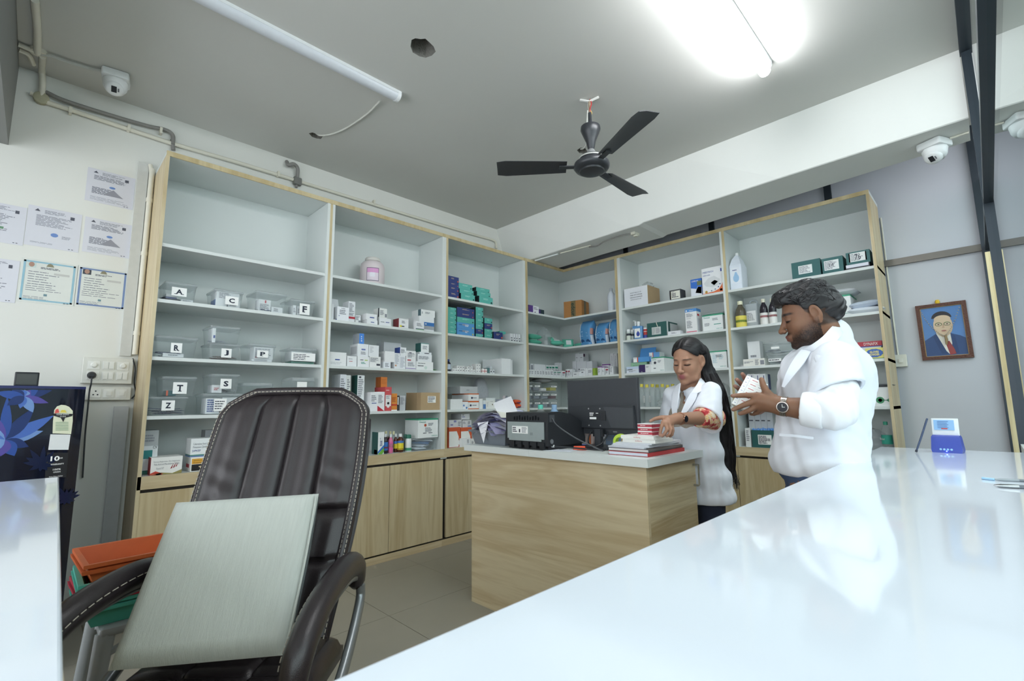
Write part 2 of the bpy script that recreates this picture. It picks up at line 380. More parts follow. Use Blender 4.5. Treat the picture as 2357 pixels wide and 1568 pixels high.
# ------------------------------------------------------------------ wall shelving with base cabinets
DEP = 0.365
def wpart(name, m, root, lo, hi, **k):
 l = root.location
 return MB().box([lo[i]-l[i] for i in range(3)], [hi[i]-l[i] for i in range(3)]).build(name, m, root, **k)
def run_box(side, s0, s1, d0, d1, z0, z1):
 """side A: s runs along y, depth goes to -x; side B: s runs along x, depth goes to +y"""
 if side == 'A': return (-d1, s0, z0), (-d0, s1, z1)
 return (s0, d0, z0), (s1, d1, z1)
def shelf_unit(side, s0, s1, label, left, right, doors, end=None):
 """left / right: list of (width, material) of the upright edges from the outside in"""
 mid = (s0+s1)/2
 root = empty('shelf_unit', (0, mid, 0) if side == 'A' else (mid, 0, 0))
 tag(root, label, 'shelving', 'wall shelving units')
 P = lambda n, m, a, b, d0, d1, z0, z1: wpart(n, m, root, *run_box(side, a, b, d0, d1, z0, z1))
 a, b = s0, s1
 for w, m in left:
  P('side_panel', M_LAM, a, a+w, 0.003, DEP, 0.70, TOP_Z-0.03); P('edge_strip', m, a, a+w, -0.001, 0.003, SHELF_Z[0], TOP_Z-0.03); a += w
 for w, m in right[::-1]:
  P('side_panel', M_LAM, b-w, b, 0.003, DEP, 0.70, TOP_Z-0.03); P('edge_strip', m, b-w, b, -0.001, 0.003, SHELF_Z[0], TOP_Z-0.03); b -= w
 P('back_panel', M_LAM, a, b, DEP, DEP+0.01, 0.05, TOP_Z)
 P('top_panel', M_LAM, s0, s1, 0.004, DEP, TOP_Z-0.028, TOP_Z-0.002)
 P('top_edge', WOOD_EDGE, s0, s1, -0.004, 0.004, TOP_Z-0.030, TOP_Z)
 for z in SHELF_Z[1:]: P('shelf', M_WHITE, a, b, 0.004, DEP, z-0.020, z)
 P('bottom_shelf', M_WHITE, a, b, 0.004, DEP, SHELF_Z[0]-0.02, SHELF_Z[0]-0.001)
 P('rail', WOOD_H, s0, s1, -0.006, 0.003, 0.712, SHELF_Z[0])
 P('gap_strip', M_DARKGAP, s0, s1, 0.006, 0.02, 0.69, 0.712)
 for c, d in doors: P('door', WOOD_V, c+0.0022, d-0.0022, 0.0, 0.018, 0.066, 0.694)
 P('base_back', M_DARKGAP, s0, s1, 0.022, 0.03, 0.05, 0.70)
 P('kick_board', WOOD_H, s0, s1, 0.012, 0.03, 0.0, 0.05)
 if end: P('end_panel', WOOD_V, end[0], end[1], -0.006, DEP+.004, 0.0, TOP_Z-0.03); P('end_lining', M_LAM, *((end[1], end[1]+.002) if side == 'A' else (end[0]-.002, end[0])), 0.003, DEP, SHELF_Z[0], TOP_Z-0.03)
 return root
Wd, Wh = WOOD_EDGE, M_WHITE
shelf_unit('A', -3.688, -2.700, 'shelving unit holding clear lettered boxes, next to the fridge', [], [(0.019, Wh)],
           [(-3.688, -3.195), (-3.195, -2.700)], end=(-3.690, -3.672))
shelf_unit('A', -2.700, -1.660, 'shelving unit with a pink labelled jar on its top shelf', [(0.019, Wd), (0.018, Wh)], [(0.026, Wh)],
           [(-2.700, -2.160), (-2.160, -1.660)])
shelf_unit('A', -1.660, -0.630, 'shelving unit with teal and navy box stacks, left of the corner', [(0.014, Wh), (0.023, Wd)], [(0.034, Wh)],
           [(-1.631, -1.120), (-1.120, -0.630)])
shelf_unit('B', 0.703, 1.760, 'shelving unit behind the woman with long dark hair', [(0.033, Wh)], [(0.018, Wh)],
           [(0.703, 1.230), (1.230, 1.760)])
shelf_unit('B', 1.760, 2.806, 'shelving unit behind the man, right end of the end wall', [(0.021, Wd)], [],
           [(1.760, 2.280), (2.280, 2.806)], end=(2.788, 2.806))
# corner unit, L-shaped
cu = empty('corner_shelf_unit', (0, 0, 0)); tag(cu, 'L-shaped corner shelving unit joining the two runs of shelves', 'shelving', 'wall shelving units')
def Lpoly(f, z0, z1, name, m, xa=-0.63, xb=0.703, parent=cu):
 pts = [(-DEP, xa), (-f, xa), (-f, f), (xb, f), (xb, DEP), (-DEP, DEP)]
 return MB().prism(pts, z0, z1, 'z').build(name, m, parent)
for z in SHELF_Z[1:]: Lpoly(0.004, z-0.020, z, 'shelf', M_WHITE, -0.596, 0.672)
Lpoly(0.004, SHELF_Z[0]-0.02, SHELF_Z[0]-0.001, 'bottom_shelf', M_WHITE, -0.596, 0.672)
Lpoly(0.004, TOP_Z-0.028, TOP_Z-0.002, 'top_panel', M_LAM)
wpart('top_edge', Wd, cu, (-0.004, -0.63, TOP_Z-0.03), (0.004, 0.0, TOP_Z)); wpart('top_edge', Wd, cu, (-0.004, -0.004, TOP_Z-0.03), (0.703, 0.004, TOP_Z))
wpart('rail', WOOD_H, cu, (-0.003, -0.63, 0.712), (0.006, 0.0, SHELF_Z[0])); wpart('rail', WOOD_H, cu, (-0.003, -0.006, 0.712), (0.703, 0.003, SHELF_Z[0]))
wpart('gap_strip', M_DARKGAP, cu, (-0.02, -0.63, 0.69), (-0.006, 0.006, 0.712)); wpart('gap_strip', M_DARKGAP, cu, (-0.006, 0.006, 0.69), (0.703, 0.02, 0.712))
wpart('back_panel', M_LAM, cu, (-DEP-0.01, -0.63, 0.05), (-DEP, DEP+0.01, TOP_Z)); wpart('back_panel', M_LAM, cu, (-DEP, DEP, 0.05), (0.703, DEP+0.01, TOP_Z))
wpart('side_panel', M_LAM, cu, (-DEP, -0.630, 0.0), (-.003, -0.596, TOP_Z-0.03)); wpart('side_panel', M_LAM, cu, (0.672, 0.003, 0.0), (0.703, DEP, TOP_Z-0.03)); wpart('edge_strip', Wd, cu, (-.003, -0.630, .70), (0.001, -0.596, TOP_Z-0.03)); wpart('edge_strip', Wd, cu, (0.672, -.001, .70), (0.703, .003, TOP_Z-0.03))
wpart('door', WOOD_V, cu, (-0.018, -0.628, 0.066), (0.0, -0.003, 0.694)); wpart('door', WOOD_V, cu, (0.003, 0.0, 0.066), (0.701, 0.018, 0.694))
wpart('kick_board', WOOD_H, cu, (-0.03, -0.63, 0), (-0.012, 0.012, 0.05)); wpart('kick_board', WOOD_H, cu, (-0.012, 0.012, 0), (0.703, 0.03, 0.05))
wpart('base_back', M_DARKGAP, cu, (-0.03, -0.63, 0.05), (-0.022, 0.03, 0.70)); wpart('base_back', M_DARKGAP, cu, (-0.022, 0.022, 0.05), (0.703, 0.03, 0.70))

# ------------------------------------------------------------------ billing desk
dk = empty('billing_desk', (1.58, -1.94, 0)); tag(dk, 'wood-fronted billing desk with white top in the room\'s middle', 'desk')
wpart('front_panel', WOOD_H, dk, (0.995, -2.190, 0.0), (2.178, -2.172, 0.868))
wpart('side_panel', wood('wood_desk_side', (0.6, 0.6, 8.0), light=(212, 195, 158), dark=(176, 152, 112), seed=7.1), dk, (2.160, -2.172, 0.0), (2.178, -1.705, 0.868))
wpart('side_panel', WOOD_H, dk, (0.995, -2.172, 0.0), (1.013, -1.705, 0.868))
wpart('desk_top', M_WHITE, dk, (0.965, -2.226, 0.870), (1.507, -1.64, DESK_Z)); wpart('desk_top', M_WHITE, dk, (1.508, -2.226, 0.870), (2.206, -1.64, DESK_Z))
wpart('shelf', M_WHITE, dk, (1.013, -2.172, 0.42), (2.160, -1.75, 0.44))
wpart('drawer_front', M_WHITE, dk, (1.75, -1.72, 0.10), (2.155, -1.702, 0.78))
hd = MB(); hd.tube([(0,0,0),(0.028,0,0),(0.028,0,-0.10),(0,0,-0.10)], 0.006, 6)
hd.build('handle', mat('steel', (190, 192, 194), 0.25, metal=0.9), dk, loc=(2.178-1.58, -1.73+1.94, 0.835))
# ------------------------------------------------------------------ L-shaped service counter the camera looks across
ct = empty('service_counter', (3.12, -2.6, 0)); tag(ct, 'long glossy white service counter in the foreground', 'counter')
M_GLOSS = mat('glossy_white_top', (226, 231, 240), 0.09, var=0.01, scale=4, coat=0.3)
pts = [(3.352, -1.235), (2.884, -1.262), (2.873, -3.92), (2.873, -4.08), (1.10, -4.035), (1.10, -4.60), (3.352, -4.60)]
def ctop():
 o = bpy.data.meshes.new('counter_top'); bm = bmesh.new()
 vs0 = [bm.verts.new((x-3.12, y+2.6, COUNTER_Z-0.035)) for x, y in pts]; f = bm.faces.new(vs0)
 r = bmesh.ops.extrude_face_region(bm, geom=[f]); vv = [e for e in r['geom'] if isinstance(e, bmesh.types.BMVert)]
 bmesh.ops.translate(bm, verts=vv, vec=(0, 0, 0.035)); bmesh.ops.recalc_face_normals(bm, faces=bm.faces)
 eds = [e for e in bm.edges if all(v.co.z > COUNTER_Z-0.001 for v in e.verts)]
 bmesh.ops.bevel(bm, geom=eds, offset=0.004, segments=3, affect='EDGES', profile=0.5)
 bm.to_mesh(o); bm.free(); o.materials.append(M_GLOSS); return o
link('counter_top', ctop(), ct)
wpart('front_panel', WOOD_H, ct, (2.90, -4.05, 0), (2.92, -1.27, COUNTER_Z-0.035)); wpart('front_panel', WOOD_H, ct, (1.13, -4.09, 0), (2.92, -4.07, COUNTER_Z-0.035))
wpart('end_panel', WOOD_H, ct, (2.92, -1.285, 0), (3.34, -1.265, COUNTER_Z-0.035)); wpart('end_panel', M_WHITE, ct, (1.12, -4.58, 0), (1.14, -4.09, COUNTER_Z-0.035))
wpart('shelf', M_WHITE, ct, (2.93, -4.05, 0.45), (3.34, -1.29, 0.47))
# ------------------------------------------------------------------ goods on the shelves
def proj(p):
 d = Vector(p)-CAM_P; z = d.dot(CF)
 return W/2+FPX*d.dot(CR)/z, H/2-FPX*d.dot(CU)/z
INK = paint(60, 62, 74); GREYINK = paint(140, 142, 150); BLUEINK = paint(52, 78, 150); REDINK = paint(188, 48, 62); TEALINK = paint(40, 150, 130)
WHITEP = paint(250, 250, 248); CW = paint(232, 234, 236)
class Spot: pass
def spot(side, idx, u0, u1, vt, sb=0.03, d=None, base=None):
 """where a thing stands: front face in the plane sb behind the shelf edge, edges at the photo columns u0..u1, top at row vt"""
 s = Spot(); s.side = side; z0 = SHELF_Z[idx] if base is None else base
 k = {'x': -sb} if side == 'A' else {'y': sb}
 i = 1 if side == 'A' else 0
 v = vt
 for _ in range(3):
  a, b = at(u0, v, **k)[i], at(u1, v, **k)[i]
  m = (a+b)/2; pm = (-sb, m, z0) if side == 'A' else (m, sb, z0)
  v = (vt+proj(pm)[1])/2
 s.w = b-a; s.h = at((u0+u1)/2, vt, **k).z-z0; s.loc = Vector(pm); s.rot = (0, 0, math.pi/2 if side == 'A' else 0)
 s.d = d if d else min(0.30, max(0.05, s.w*1.1)); s.d = min(s.d, DEP-0.006-sb); s.top = z0+s.h; s.z0 = z0
 return s
def do_prints(o, s, prints):
 w, h, d = s.w, s.h, s.d; vis = -1 if s.side == 'A' else 1
 for p in prints:
  k = p[0]
  if k == 'band': MB().box((-w/2-0.0007, -0.0007, h*p[1]), (w/2+0.0007, d+0.0007, h*p[2])).build('printed_band', p[3], o)
  elif k == 'panel': patch(o, (p[1]-.5)*w, (p[2]-.5)*w, h*p[3], h*p[4], p[5], y=-0.0008)
  elif k == 'text': text(o, p[1], (p[2]-.5)*w, p[3]*h, p[4]*w, p[5]*h, p[6], y=-0.0022, bold=p[7] if len(p) > 7 else 0.0)
  elif k == 'lines': fine_print(o, (p[1]-.5)*w, (p[2]-.5)*w, h*p[3], h*p[4], p[5], p[6] if len(p) > 6 else GREYINK, y=-0.0012)
  elif k == 'side':   # on the visible flank
   x = vis*(w/2+0.0006); MB().box((x-0.0004, d*p[1], h*p[3]), (x+0.0004, d*p[2], h*p[4])).build('printed_panel', p[5], o)
  elif k == 'top': MB().box((-w/2, 0, h), (w/2, d, h+0.0008)).build('printed_panel', p[1], o)
  elif k == 'disc':
   n = 14; r = p[3]*h; pts = [((p[1]-.5)*w+r*math.cos(2*math.pi*i/n), p[2]*h+r*math.sin(2*math.pi*i/n)) for i in range(n)]
   MB().prism(pts, -0.0016, -0.0008).build('printed_disc', p[4], o)
  elif k == 'poly':
   MB().prism([((x-.5)*w, z*h) for x, z in p[1]], -0.0016, -0.0008).build('printed_shape', p[2], o)
def C(side, idx, u0, u1, vt, col, label, prints=(), sb=0.03, d=None, base=None, name='medicine_carton', cat='carton', group='cartons on the shelves', flap=0, turn=0):
 s = spot(side, idx, u0, u1, vt, sb, d, base)
 m = col if not isinstance(col, tuple) else paint(*col)
 b = MB().box((-s.w/2, 0, 0), (s.w/2, s.d, s.h))
 o = b.build(name, m, None, loc=s.loc, rot=(0, 0, s.rot[2]+turn)); tag(o, label, cat, group)
 do_prints(o, s, prints)
 if flap:
  MB().box((-s.w/2, 0, 0), (s.w/2, 0.0012, flap)).build('flap', m, o, loc=(0, s.d-0.002, s.h), rot=(-0.35, 0, 0))
 s.o = o; return s
G = lambda n=4: ('lines', .12, .88, .25, .75, n, GREYINK)
def L(z, h, w, m=GREYINK, x=.5): return ('lines', x-w/2, x+w/2, z-h/2, z+h/2, 1, m)
def T(s, z=.6, h=.16, w=.7, m=INK, x=.5): return ('text', s, x, z, w, h, m)

# --- clear lidded tubs
M_TUB = thin_glass('clear_plastic', tint=(250, 252, 252), haze=0.16, rough=0.08)
M_LID = thin_glass('cloudy_plastic', tint=(250, 252, 252), haze=0.36, rough=0.15)
M_FOIL = mat('foil_strip', (176, 180, 190), 0.3, metal=0.8, var=0.2, scale=90)
M_DFOIL = mat('blue_foil_strip', (88, 98, 128), 0.35, metal=0.4, var=0.3, scale=90)
M_BFOIL = mat('brown_foil_strip', (112, 92, 82), 0.4, metal=0.3, var=0.3, scale=90)
SERIF = {'A': [(-.5, -.5, .38), (.5, -.5, .38)], 'F': [(-.18, -.5, .5)], 'T': [(0, -.5, .5), (-.42, .36, 0)], 'P': [(-.22, -.5, .5)], 'R': [(-.26, -.5, .42), (.42, -.5, .3)], 'J': [(.1, .5, .5)]}
def card(o, x, z, w, h, s, y=-0.004, tiny=False):
 c = patch(o, x-w/2, x+w/2, z-h/2, z+h/2, WHITEP, y=y, name='paper_label')
 if not s: return
 if s == 'lines': fine_print(c, x-w*.42, x+w*.42, z-h*.4, z+h*.38, 4, INK, y=y-0.001, fill=.4); return
 inkm = paint(28, 36, 56)
 text(c, s, x, z, w*.44, h*.56, inkm, y=y-0.0015, bold=0.035)
 for sx, sz, sw in SERIF.get(s, []):
  if sw: patch(c, x+sx*w*.44-sw*w*.25, x+sx*w*.44+sw*w*.25, z+sz*h*.56-h*.02, z+sz*h*.56+h*.05, inkm, y=y-0.0012, name='lettering')
_fr = random.Random(11)
def tub(side, idx, u0, u1, vt, label, letter=None, cd=None, sb=0.02, d=0.22, base=None, fill=(), lid=True, group='clear plastic tubs of loose medicines', strips=0, smat=None):
 s = spot(side, idx, u0, u1, vt, sb, d, base)
 w, h, d = s.w, s.h, s.d; t = 0.86
 root = empty('storage_tub', s.loc, s.rot); tag(root, label, 'plastic tub', group)
 def ring(kx, ky, z, r=0.012, n=3):
  x0, x1, y0, y1 = -w/2*kx, w/2*kx, d/2-d/2*ky, d/2+d/2*ky; P = []
  for cx, cy, a0 in ((x1-r,y1-r,0),(x0+r,y1-r,90),(x0+r,y0+r,180),(x1-r,y0+r,270)):
   for i in range(n+1):
    a = math.radians(a0+90*i/n); P.append((cx+r*math.cos(a), cy+r*math.sin(a), z))
  return P
 hl = h*0.90
 MB().loft([ring(t*.9, t*.9, 0.001), ring(t, t, 0.004), ring(.95, .95, hl*.93), ring(.985, .985, hl*.94), ring(.985, .985, hl)], caps=False).add(ring(t*.9, t*.9, 0.001), [tuple(range(15, -1, -1))]).build('body', M_TUB, root, smooth=50)
 if lid: MB().loft([ring(1, 1, hl), ring(1.0, 1.0, hl+h*.05), ring(.97, .97, h*.99), ring(.90, .90, h)]).build('lid', M_LID, root, smooth=50)
 if cd is not None or letter:
  if cd:
   k = {'x': -sb} if side == 'A' else {'y': sb}; i = 1 if side == 'A' else 0
   a, b = at(cd[0], cd[2], **k), at(cd[1], cd[3], **k); cx = (a[i]+b[i])/2-s.loc[i]; cz = (a.z+b.z)/2-s.z0; cw = abs(b[i]-a[i]); chh = abs(a.z-b.z)
  else: cx, cz, cw, chh = 0, h*.45, w*.4, h*.4
  card(root, cx, cz, cw, chh, letter, y=-0.001)
 # what lies inside
 R = Matrix.Rotation(s.rot[2], 4, 'Z')
 for (x0, x1, z0, z1, y0, y1, m, lb, pr) in fill:
  q = Spot(); q.side = side; q.w = (x1-x0)*w*.84; q.h = (z1-z0)*h*.86; q.d = (y1-y0)*d*.8
  p = s.loc + R @ Vector((((x0+x1)/2-.5)*w*.84, d*.1+y0*d*.8, 0.005+z0*h*.86))
  o = MB().box((-q.w/2, 0, 0), (q.w/2, q.d, q.h)).build('medicine_carton', m, None, loc=p, rot=s.rot); tag(o, lb, 'carton', 'cartons inside the clear tubs'); do_prints(o, q, pr)
 for n in range(strips):
  p = s.loc + R @ Vector((_fr.uniform(-.28, .28)*w, d*_fr.uniform(.2, .55), 0.010+n*0.0045))
  o = blister(smat or M_FOIL); o.location = p; o.rotation_euler = (_fr.uniform(-.12, .12), _fr.uniform(-.12, .12), s.rot[2]+_fr.uniform(-.9, .9))
  tag(o, 'foil blister strip lying in the %s' % ' '.join(label.replace(',', '').split()[:9]), 'blister strip', 'strips: '+label)
 s.o = root; return s
_bl = {}
def blister(m):
 if m.name not in _bl:
  b = MB().box((-.045, -.02, -.0006), (.045, .02, .0006))
  for i in range(5):
   for j in (-1, 1): b.cbox((-.038+i*.0165-.005+.003, j*.009-.005, .0006), (-.038+i*.0165+.005+.003, j*.009+.005, .004), .0028)
  _bl[m.name] = b.mesh('blister_strip', m)
 return link('blister_strip', _bl[m.name])
W1, W2 = paint(236, 238, 240), paint(222, 225, 230)
def wfill(lb, x0=.1, x1=.9, z0=0, z1=.6, y0=.0, y1=.6, pr=(G(3),), m=None): return (x0, x1, z0, z1, y0, y1, m or W1, lb, pr)

# --- bay next to the fridge
tub('A', 3, 378, 455, 650, 'clear tub lettered A, leftmost on the upper tub shelf', 'A', (396, 429, 660, 684), strips=4, smat=M_DFOIL,
 fill=[wfill('white carton on its side inside the tub lettered A', .55, .98, 0, .14), wfill('white and blue carton behind the A card', .02, .4, .12, .4, .1, .7, (('band', 0, .4, paint(70, 84, 140)),))])
tub('A', 3, 493, 562, 667, 'clear tub lettered C, packed with white cartons', 'C', (519, 548, 681, 704),
 fill=[wfill('stack of white cartons inside the tub lettered C', .04, .96, .5, .98, .05, .8, (('lines', .1, .9, .1, .9, 5, GREYINK),)), wfill('white and blue carton low in the tub lettered C', .0, .45, 0, .48, 0, .7, (('side', 0, .9, .1, .9, paint(90, 120, 180)),)), wfill('pale carton behind the card of the tub lettered C', .5, .98, 0, .46, 0, .7)])
tub('A', 3, 588, 662, 672, 'clear tub without a letter, with a tilted white carton inside', None, strips=3, smat=M_DFOIL,
 fill=[wfill('white carton with a red mark in the unlettered tub', .06, .5, .02, .66, 0, .4, (('panel', .5, .62, .7, .95, REDINK), ('lines', .1, .9, .1, .62, 6, GREYINK))), wfill('flat white carton in the unlettered tub beside F', .54, .96, 0, .32, 0, .7, (('lines', .2, .8, .2, .8, 2, GREYINK),))])
tub('A', 3, 669, 726, 690, 'small clear tub lettered F, right end of its shelf', 'F', (690, 712, 698, 726),
 fill=[wfill('upright white carton, left in the tub lettered F', .08, .22, 0, .68, 0, .5), wfill('upright white carton, right in the tub lettered F', .27, .42, 0, .66, 0, .5)])
tub('A', 2, 355, 457, 774, 'wide clear tub lettered R', 'R', (394, 418, 789, 813), strips=6, smat=M_DFOIL, fill=[wfill('flat white carton inside the tub lettered R', .16, .72, 0, .2, 0, .3, (L(.5, .4, .5, GREYINK),))])
tj = tub('A', 2, 480, 554, 791, 'clear tub lettered J under another tub', 'J', (510, 532, 802, 824), strips=5, smat=M_BFOIL)
tub('A', 2, 484, 555, 751, 'clear tub without a card stacked on the tub lettered J', None, base=tj.top, strips=2, smat=M_FOIL,
 fill=[wfill('upright white and blue carton in the tub on top of J', .02, .14, 0, .95, 0, .6, (('panel', .3, .9, .3, .5, BLUEINK),))])
tub('A', 2, 573, 637, 792, 'clear tub lettered P, filled with upright white cartons', 'P', (592, 617, 806, 824),
 fill=[wfill('large white carton inside the tub lettered P', .16, .98, .14, .92, .0, .5, (('lines', .05, .95, .1, .9, 8, GREYINK), ('panel', .06, .2, .1, .2, REDINK))), wfill('flat white carton at the bottom of the tub lettered P', .08, .95, 0, .12, 0, .6)])
tub('A', 2, 668, 731, 801, 'clear tub with a printed list card and a green base', 'lines', (671, 725, 811, 833),
 fill=[wfill('white cartons behind the printed list card', .05, .95, .2, .85, .1, .8, ()), wfill('green carton at the bottom of the list tub', .02, .98, 0, .14, 0, .7, (), paint(60, 130, 110))])
tz = tub('A', 1, 341, 433, 913, 'clear tub lettered Z, below the tub lettered T', 'Z', (373, 401, 922, 945), strips=7, smat=M_DFOIL)
tub('A', 1, 371, 454, 867, 'clear tub lettered T stacked on the tub lettered Z', 'T', (399, 429, 880, 907), base=tz.top, sb=0.03, strips=2,
 fill=[wfill('teal and orange carton inside the tub lettered T', .1, .42, 0, .3, 0, .5, (('panel', 0, .2, 0, 1, paint(214, 92, 52)),), paint(52, 110, 116))])
ts = tub('A', 1, 466, 560, 906, 'clear tub with a dose list under the tub lettered S', 'lines', (493, 520, 918, 946), strips=3,
 fill=[wfill('stack of white leaflets inside the dose list tub', .02, .42, 0, .85, 0, .6, (('lines', .1, .9, .1, .95, 6, BLUEINK),)), wfill('white carton behind the dose list', .5, .95, 0, .9, .05, .7, ())])
tub('A', 1, 484, 553, 861, 'clear tub lettered S stacked beside the chair back', 'S', (508, 532, 872, 895), base=ts.top, strips=4,
 fill=[wfill('white carton with red print in the tub lettered S', .02, .4, 0, .45, 0, .6, (('lines', .2, .8, .3, .7, 2, REDINK),))])
tub('A', 1, 555, 628, 881, 'clear tub behind the chair top, with nothing on its front', None, sb=0.1, d=0.2, strips=2)
tub('A', 1, 672, 725, 869, 'clear tub with a blank white card above the chair back', '', (684, 706, 879, 892), strips=2)
# bottom shelf of that bay
s = C('A', 0, 327, 361, 1027, (224, 228, 230), 'white and teal carton standing behind the red-ended carton', [('panel', .05, .65, .55, .85, paint(44, 128, 128)), T('CV', .95, .1, .3, INK, .8), ('panel', .0, .9, .0, .14, paint(60, 120, 110))], sb=0.10, d=0.14)
C('A', 0, 330, 365, 991, (176, 180, 182), 'grey carton on top of the white and teal carton', [G(3)], sb=0.11, d=0.13, base=s.top)
C('A', 0, 347, 419, 1052, (242, 241, 237), 'white carton with red end and red leaf print, by the wooden end panel',
  [T('Ferrous Bisglycinate, Zinc bisglycinate,', .74, .10, .84, GREYINK), T('Folic Acid and Mecobalamin Tablets', .60, .10, .8, GREYINK), T('Fexid XT', .36, .11, .24, GREYINK, .3), ('poly', [(0, .04), (.35, .12), (.7, .04), (1, .22), (1, .0), (0, 0)], paint(150, 140, 84)), ('poly', [(0, .10), (.16, .22), (.4, .06), (.36, .0), (0, 0)], paint(196, 70, 56)),
   ('poly', [(.62, .3), (.72, .62), (.67, .32)], paint(150, 36, 48)), ('poly', [(.70, .34), (.80, .66), (.75, .36)], paint(150, 36, 48)), ('poly', [(.78, .4), (.86, .64), (.82, .40)], paint(150, 36, 48)), ('side', 0, 1, 0, 1, paint(160, 44, 52))], sb=0.02, d=0.13)
s = C('A', 0, 439, 512, 1051, (244, 243, 238), 'white carton with amber and black panels, low beside the chair', [('panel', .03, 1, .05, .5, paint(32, 30, 30)), ('panel', .03, 1, .53, .9, paint(232, 172, 64)), T('Silodosin 8 mg &', .77, .10, .5, paint(120, 90, 40), .33), T('Dutasteride 0.5', .62, .10, .5, paint(120, 90, 40), .33), L(.33, .14, .5, paint(220, 200, 160), .5), ('side', .3, .9, .25, .5, REDINK)], sb=0.02, d=0.12)
C('A', 0, 439, 512, 1009, (240, 243, 244), 'white carton with blue lettering on the amber and black one', [T('Cefuroxime Axetil And', .72, .11, .52, GREYINK, .33), T('Potassium Clavulanate', .55, .11, .54, GREYINK, .34), T('JUPICEF', .34, .13, .26, BLUEINK, .18), ('band', .08, .14, paint(60, 130, 120)), ('band', .02, .07, paint(60, 100, 170))], sb=0.02, d=0.12, base=s.top)
C('A', 0, 470, 500, 990, (150, 152, 156), 'grey carton at the back, just left of the chair', [], sb=0.2, d=0.1)

# --- bay with the jar
def jar():
 s = spot('A', 4, 845, 896, 589, 0.10, 0.22); r = s.w/2
 root = empty('plastic_jar', s.loc + Vector((-r, 0, 0))); tag(root, 'translucent pink jar with a pink label on the top shelf', 'jar')
 h = s.h; pf = [(r*.9, 0), (r, .01), (r*.97, h*.12), (r, h*.16), (r, h*.66), (r*.93, h*.78), (r*.74, h*.86), (r*.58, h*.885)]
 MB().lathe(pf, 28).build('body', mat('milky_pink_plastic', (226, 214, 216), 0.35, var=0.05, scale=6), root, smooth=50)
 MB().lathe([(r*.55, h*.88), (r*.62, h*.90), (r*.62, h*.97), (r*.56, h), (0.001, h)], 28).build('cap', mat('milky_cap', (222, 219, 213), 0.4), root, smooth=50)
 for i, (a0, a1, z0, z1, m, nm) in enumerate(((-.95, .05, .17, .60, paint(110, 100, 120), 'label'), (-.91, .01, .19, .58, paint(232, 218, 228), 'label'), (-.91, .01, .44, .58, paint(222, 160, 206), 'label_band'), (-.70, -.28, .30, .44, paint(236, 232, 240), 'label_panel'))):
  rr = r*(1.004+.002*i); n = 8
  R = [[(rr*math.cos(a0+(a1-a0)*k/n), rr*math.sin(a0+(a1-a0)*k/n), z*h) for k in range(n+1)] for z in (z0, z1)]
  MB().loft(R, caps=False, closed=False).build(nm, m, root)
jar()
# shelf under the jar
C('A', 3, 776, 803, 707, (240, 242, 246), 'open white carton with a raised flap, under the jar shelf', [T('P-PAN', .88, .08, .3), L(.35, .1, .1, BLUEINK, .18), ('lines', .2, .8, .45, .8, 3, GREYINK), ('side', .0, .35, .0, .1, BLUEINK)], sb=0.02, d=0.16, flap=0.10)
C('A', 3, 763, 768, 700, (238, 240, 243), 'white carton sliver at the left upright, under the jar shelf', [], sb=0.03, d=0.05)
C('A', 3, 802, 817, 694, (238, 240, 243), 'tall white carton with one red band, under the jar shelf', [('lines', .1, .9, .5, .92, 7, GREYINK), ('panel', .0, 1, .18, .28, REDINK), ('lines', .1, .9, .32, .46, 3, GREYINK)], sb=0.05, d=0.10)
C('A', 3, 818, 830, 726, (236, 238, 238), 'short white carton right of the tall red-banded one', [('lines', .1, .9, .4, .9, 4, GREYINK), ('panel', .6, .95, .05, .4, GREYINK)], sb=0.06, d=0.07)
s = C('A', 3, 845, 869, 737, (238, 239, 240), 'flat white carton with blue word, lower of the twin stack', [L(.5, .3, .4, BLUEINK, .55)], sb=0.02, d=0.15)
C('A', 3, 843, 868, 723, (238, 239, 240), 'flat white carton with blue word, upper of the twin stack', [L(.4, .3, .45, BLUEINK, .55)], sb=0.02, d=0.15, base=s.top)
s = C('A', 3, 873, 900, 733, (237, 238, 240), 'white carton with two grey words beside the twin stack', [L(.5, .16, .36, GREYINK, .3), L(.5, .16, .36, BLUEINK, .72)], sb=0.03, d=0.12)
C('A', 3, 873, 891, 710, (232, 234, 230), 'small white carton with striped flank on a white carton', [('lines', .1, .7, .3, .8, 5, GREYINK), ('panel', .72, .95, .1, .45, GREYINK), ('side', .0, .2, .1, 1, INK)], sb=0.03, d=0.09, base=s.top)
C('A', 3, 918, 940, 734, (238, 238, 238), 'white carton with a dark red flank', [L(.2, .2, .5, INK, .55), ('panel', .1, .3, .12, .3, paint(224, 210, 60)), ('lines', .3, .7, .5, .8, 2, GREYINK), ('side', 0, .85, 0, 1, paint(140, 54, 62))], sb=0.03, d=0.10)
s = C('A', 3, 965, 999, 729, (238, 239, 240), 'white carton with broad blue and grey bands', [('panel', .2, 1, .38, .62, paint(62, 120, 186)), ('panel', .2, 1, .14, .38, paint(170, 172, 176)), L(.5, .14, .14, WHITEP, .45)], sb=0.05, d=0.2)
C('A', 3, 969, 1001, 714, (238, 239, 238), 'white carton with green-grey ends on the blue banded one', [('side', 0, .3, 0, 1, paint(86, 110, 118)), L(.5, .6, .08, GREYINK, .1), ('lines', .3, .8, .4, .7, 2, GREYINK)], sb=0.05, d=0.14, base=s.top)
C('A', 3, 957, 976, 740, (240, 240, 242), 'small white carton with purple and green base lines', [('panel', 0, 1, .0, .1, paint(96, 160, 90)), ('panel', 0, 1, .1, .16, paint(130, 100, 170)), ('lines', .1, .8, .4, .8, 3, GREYINK)], sb=0.01, d=0.035)
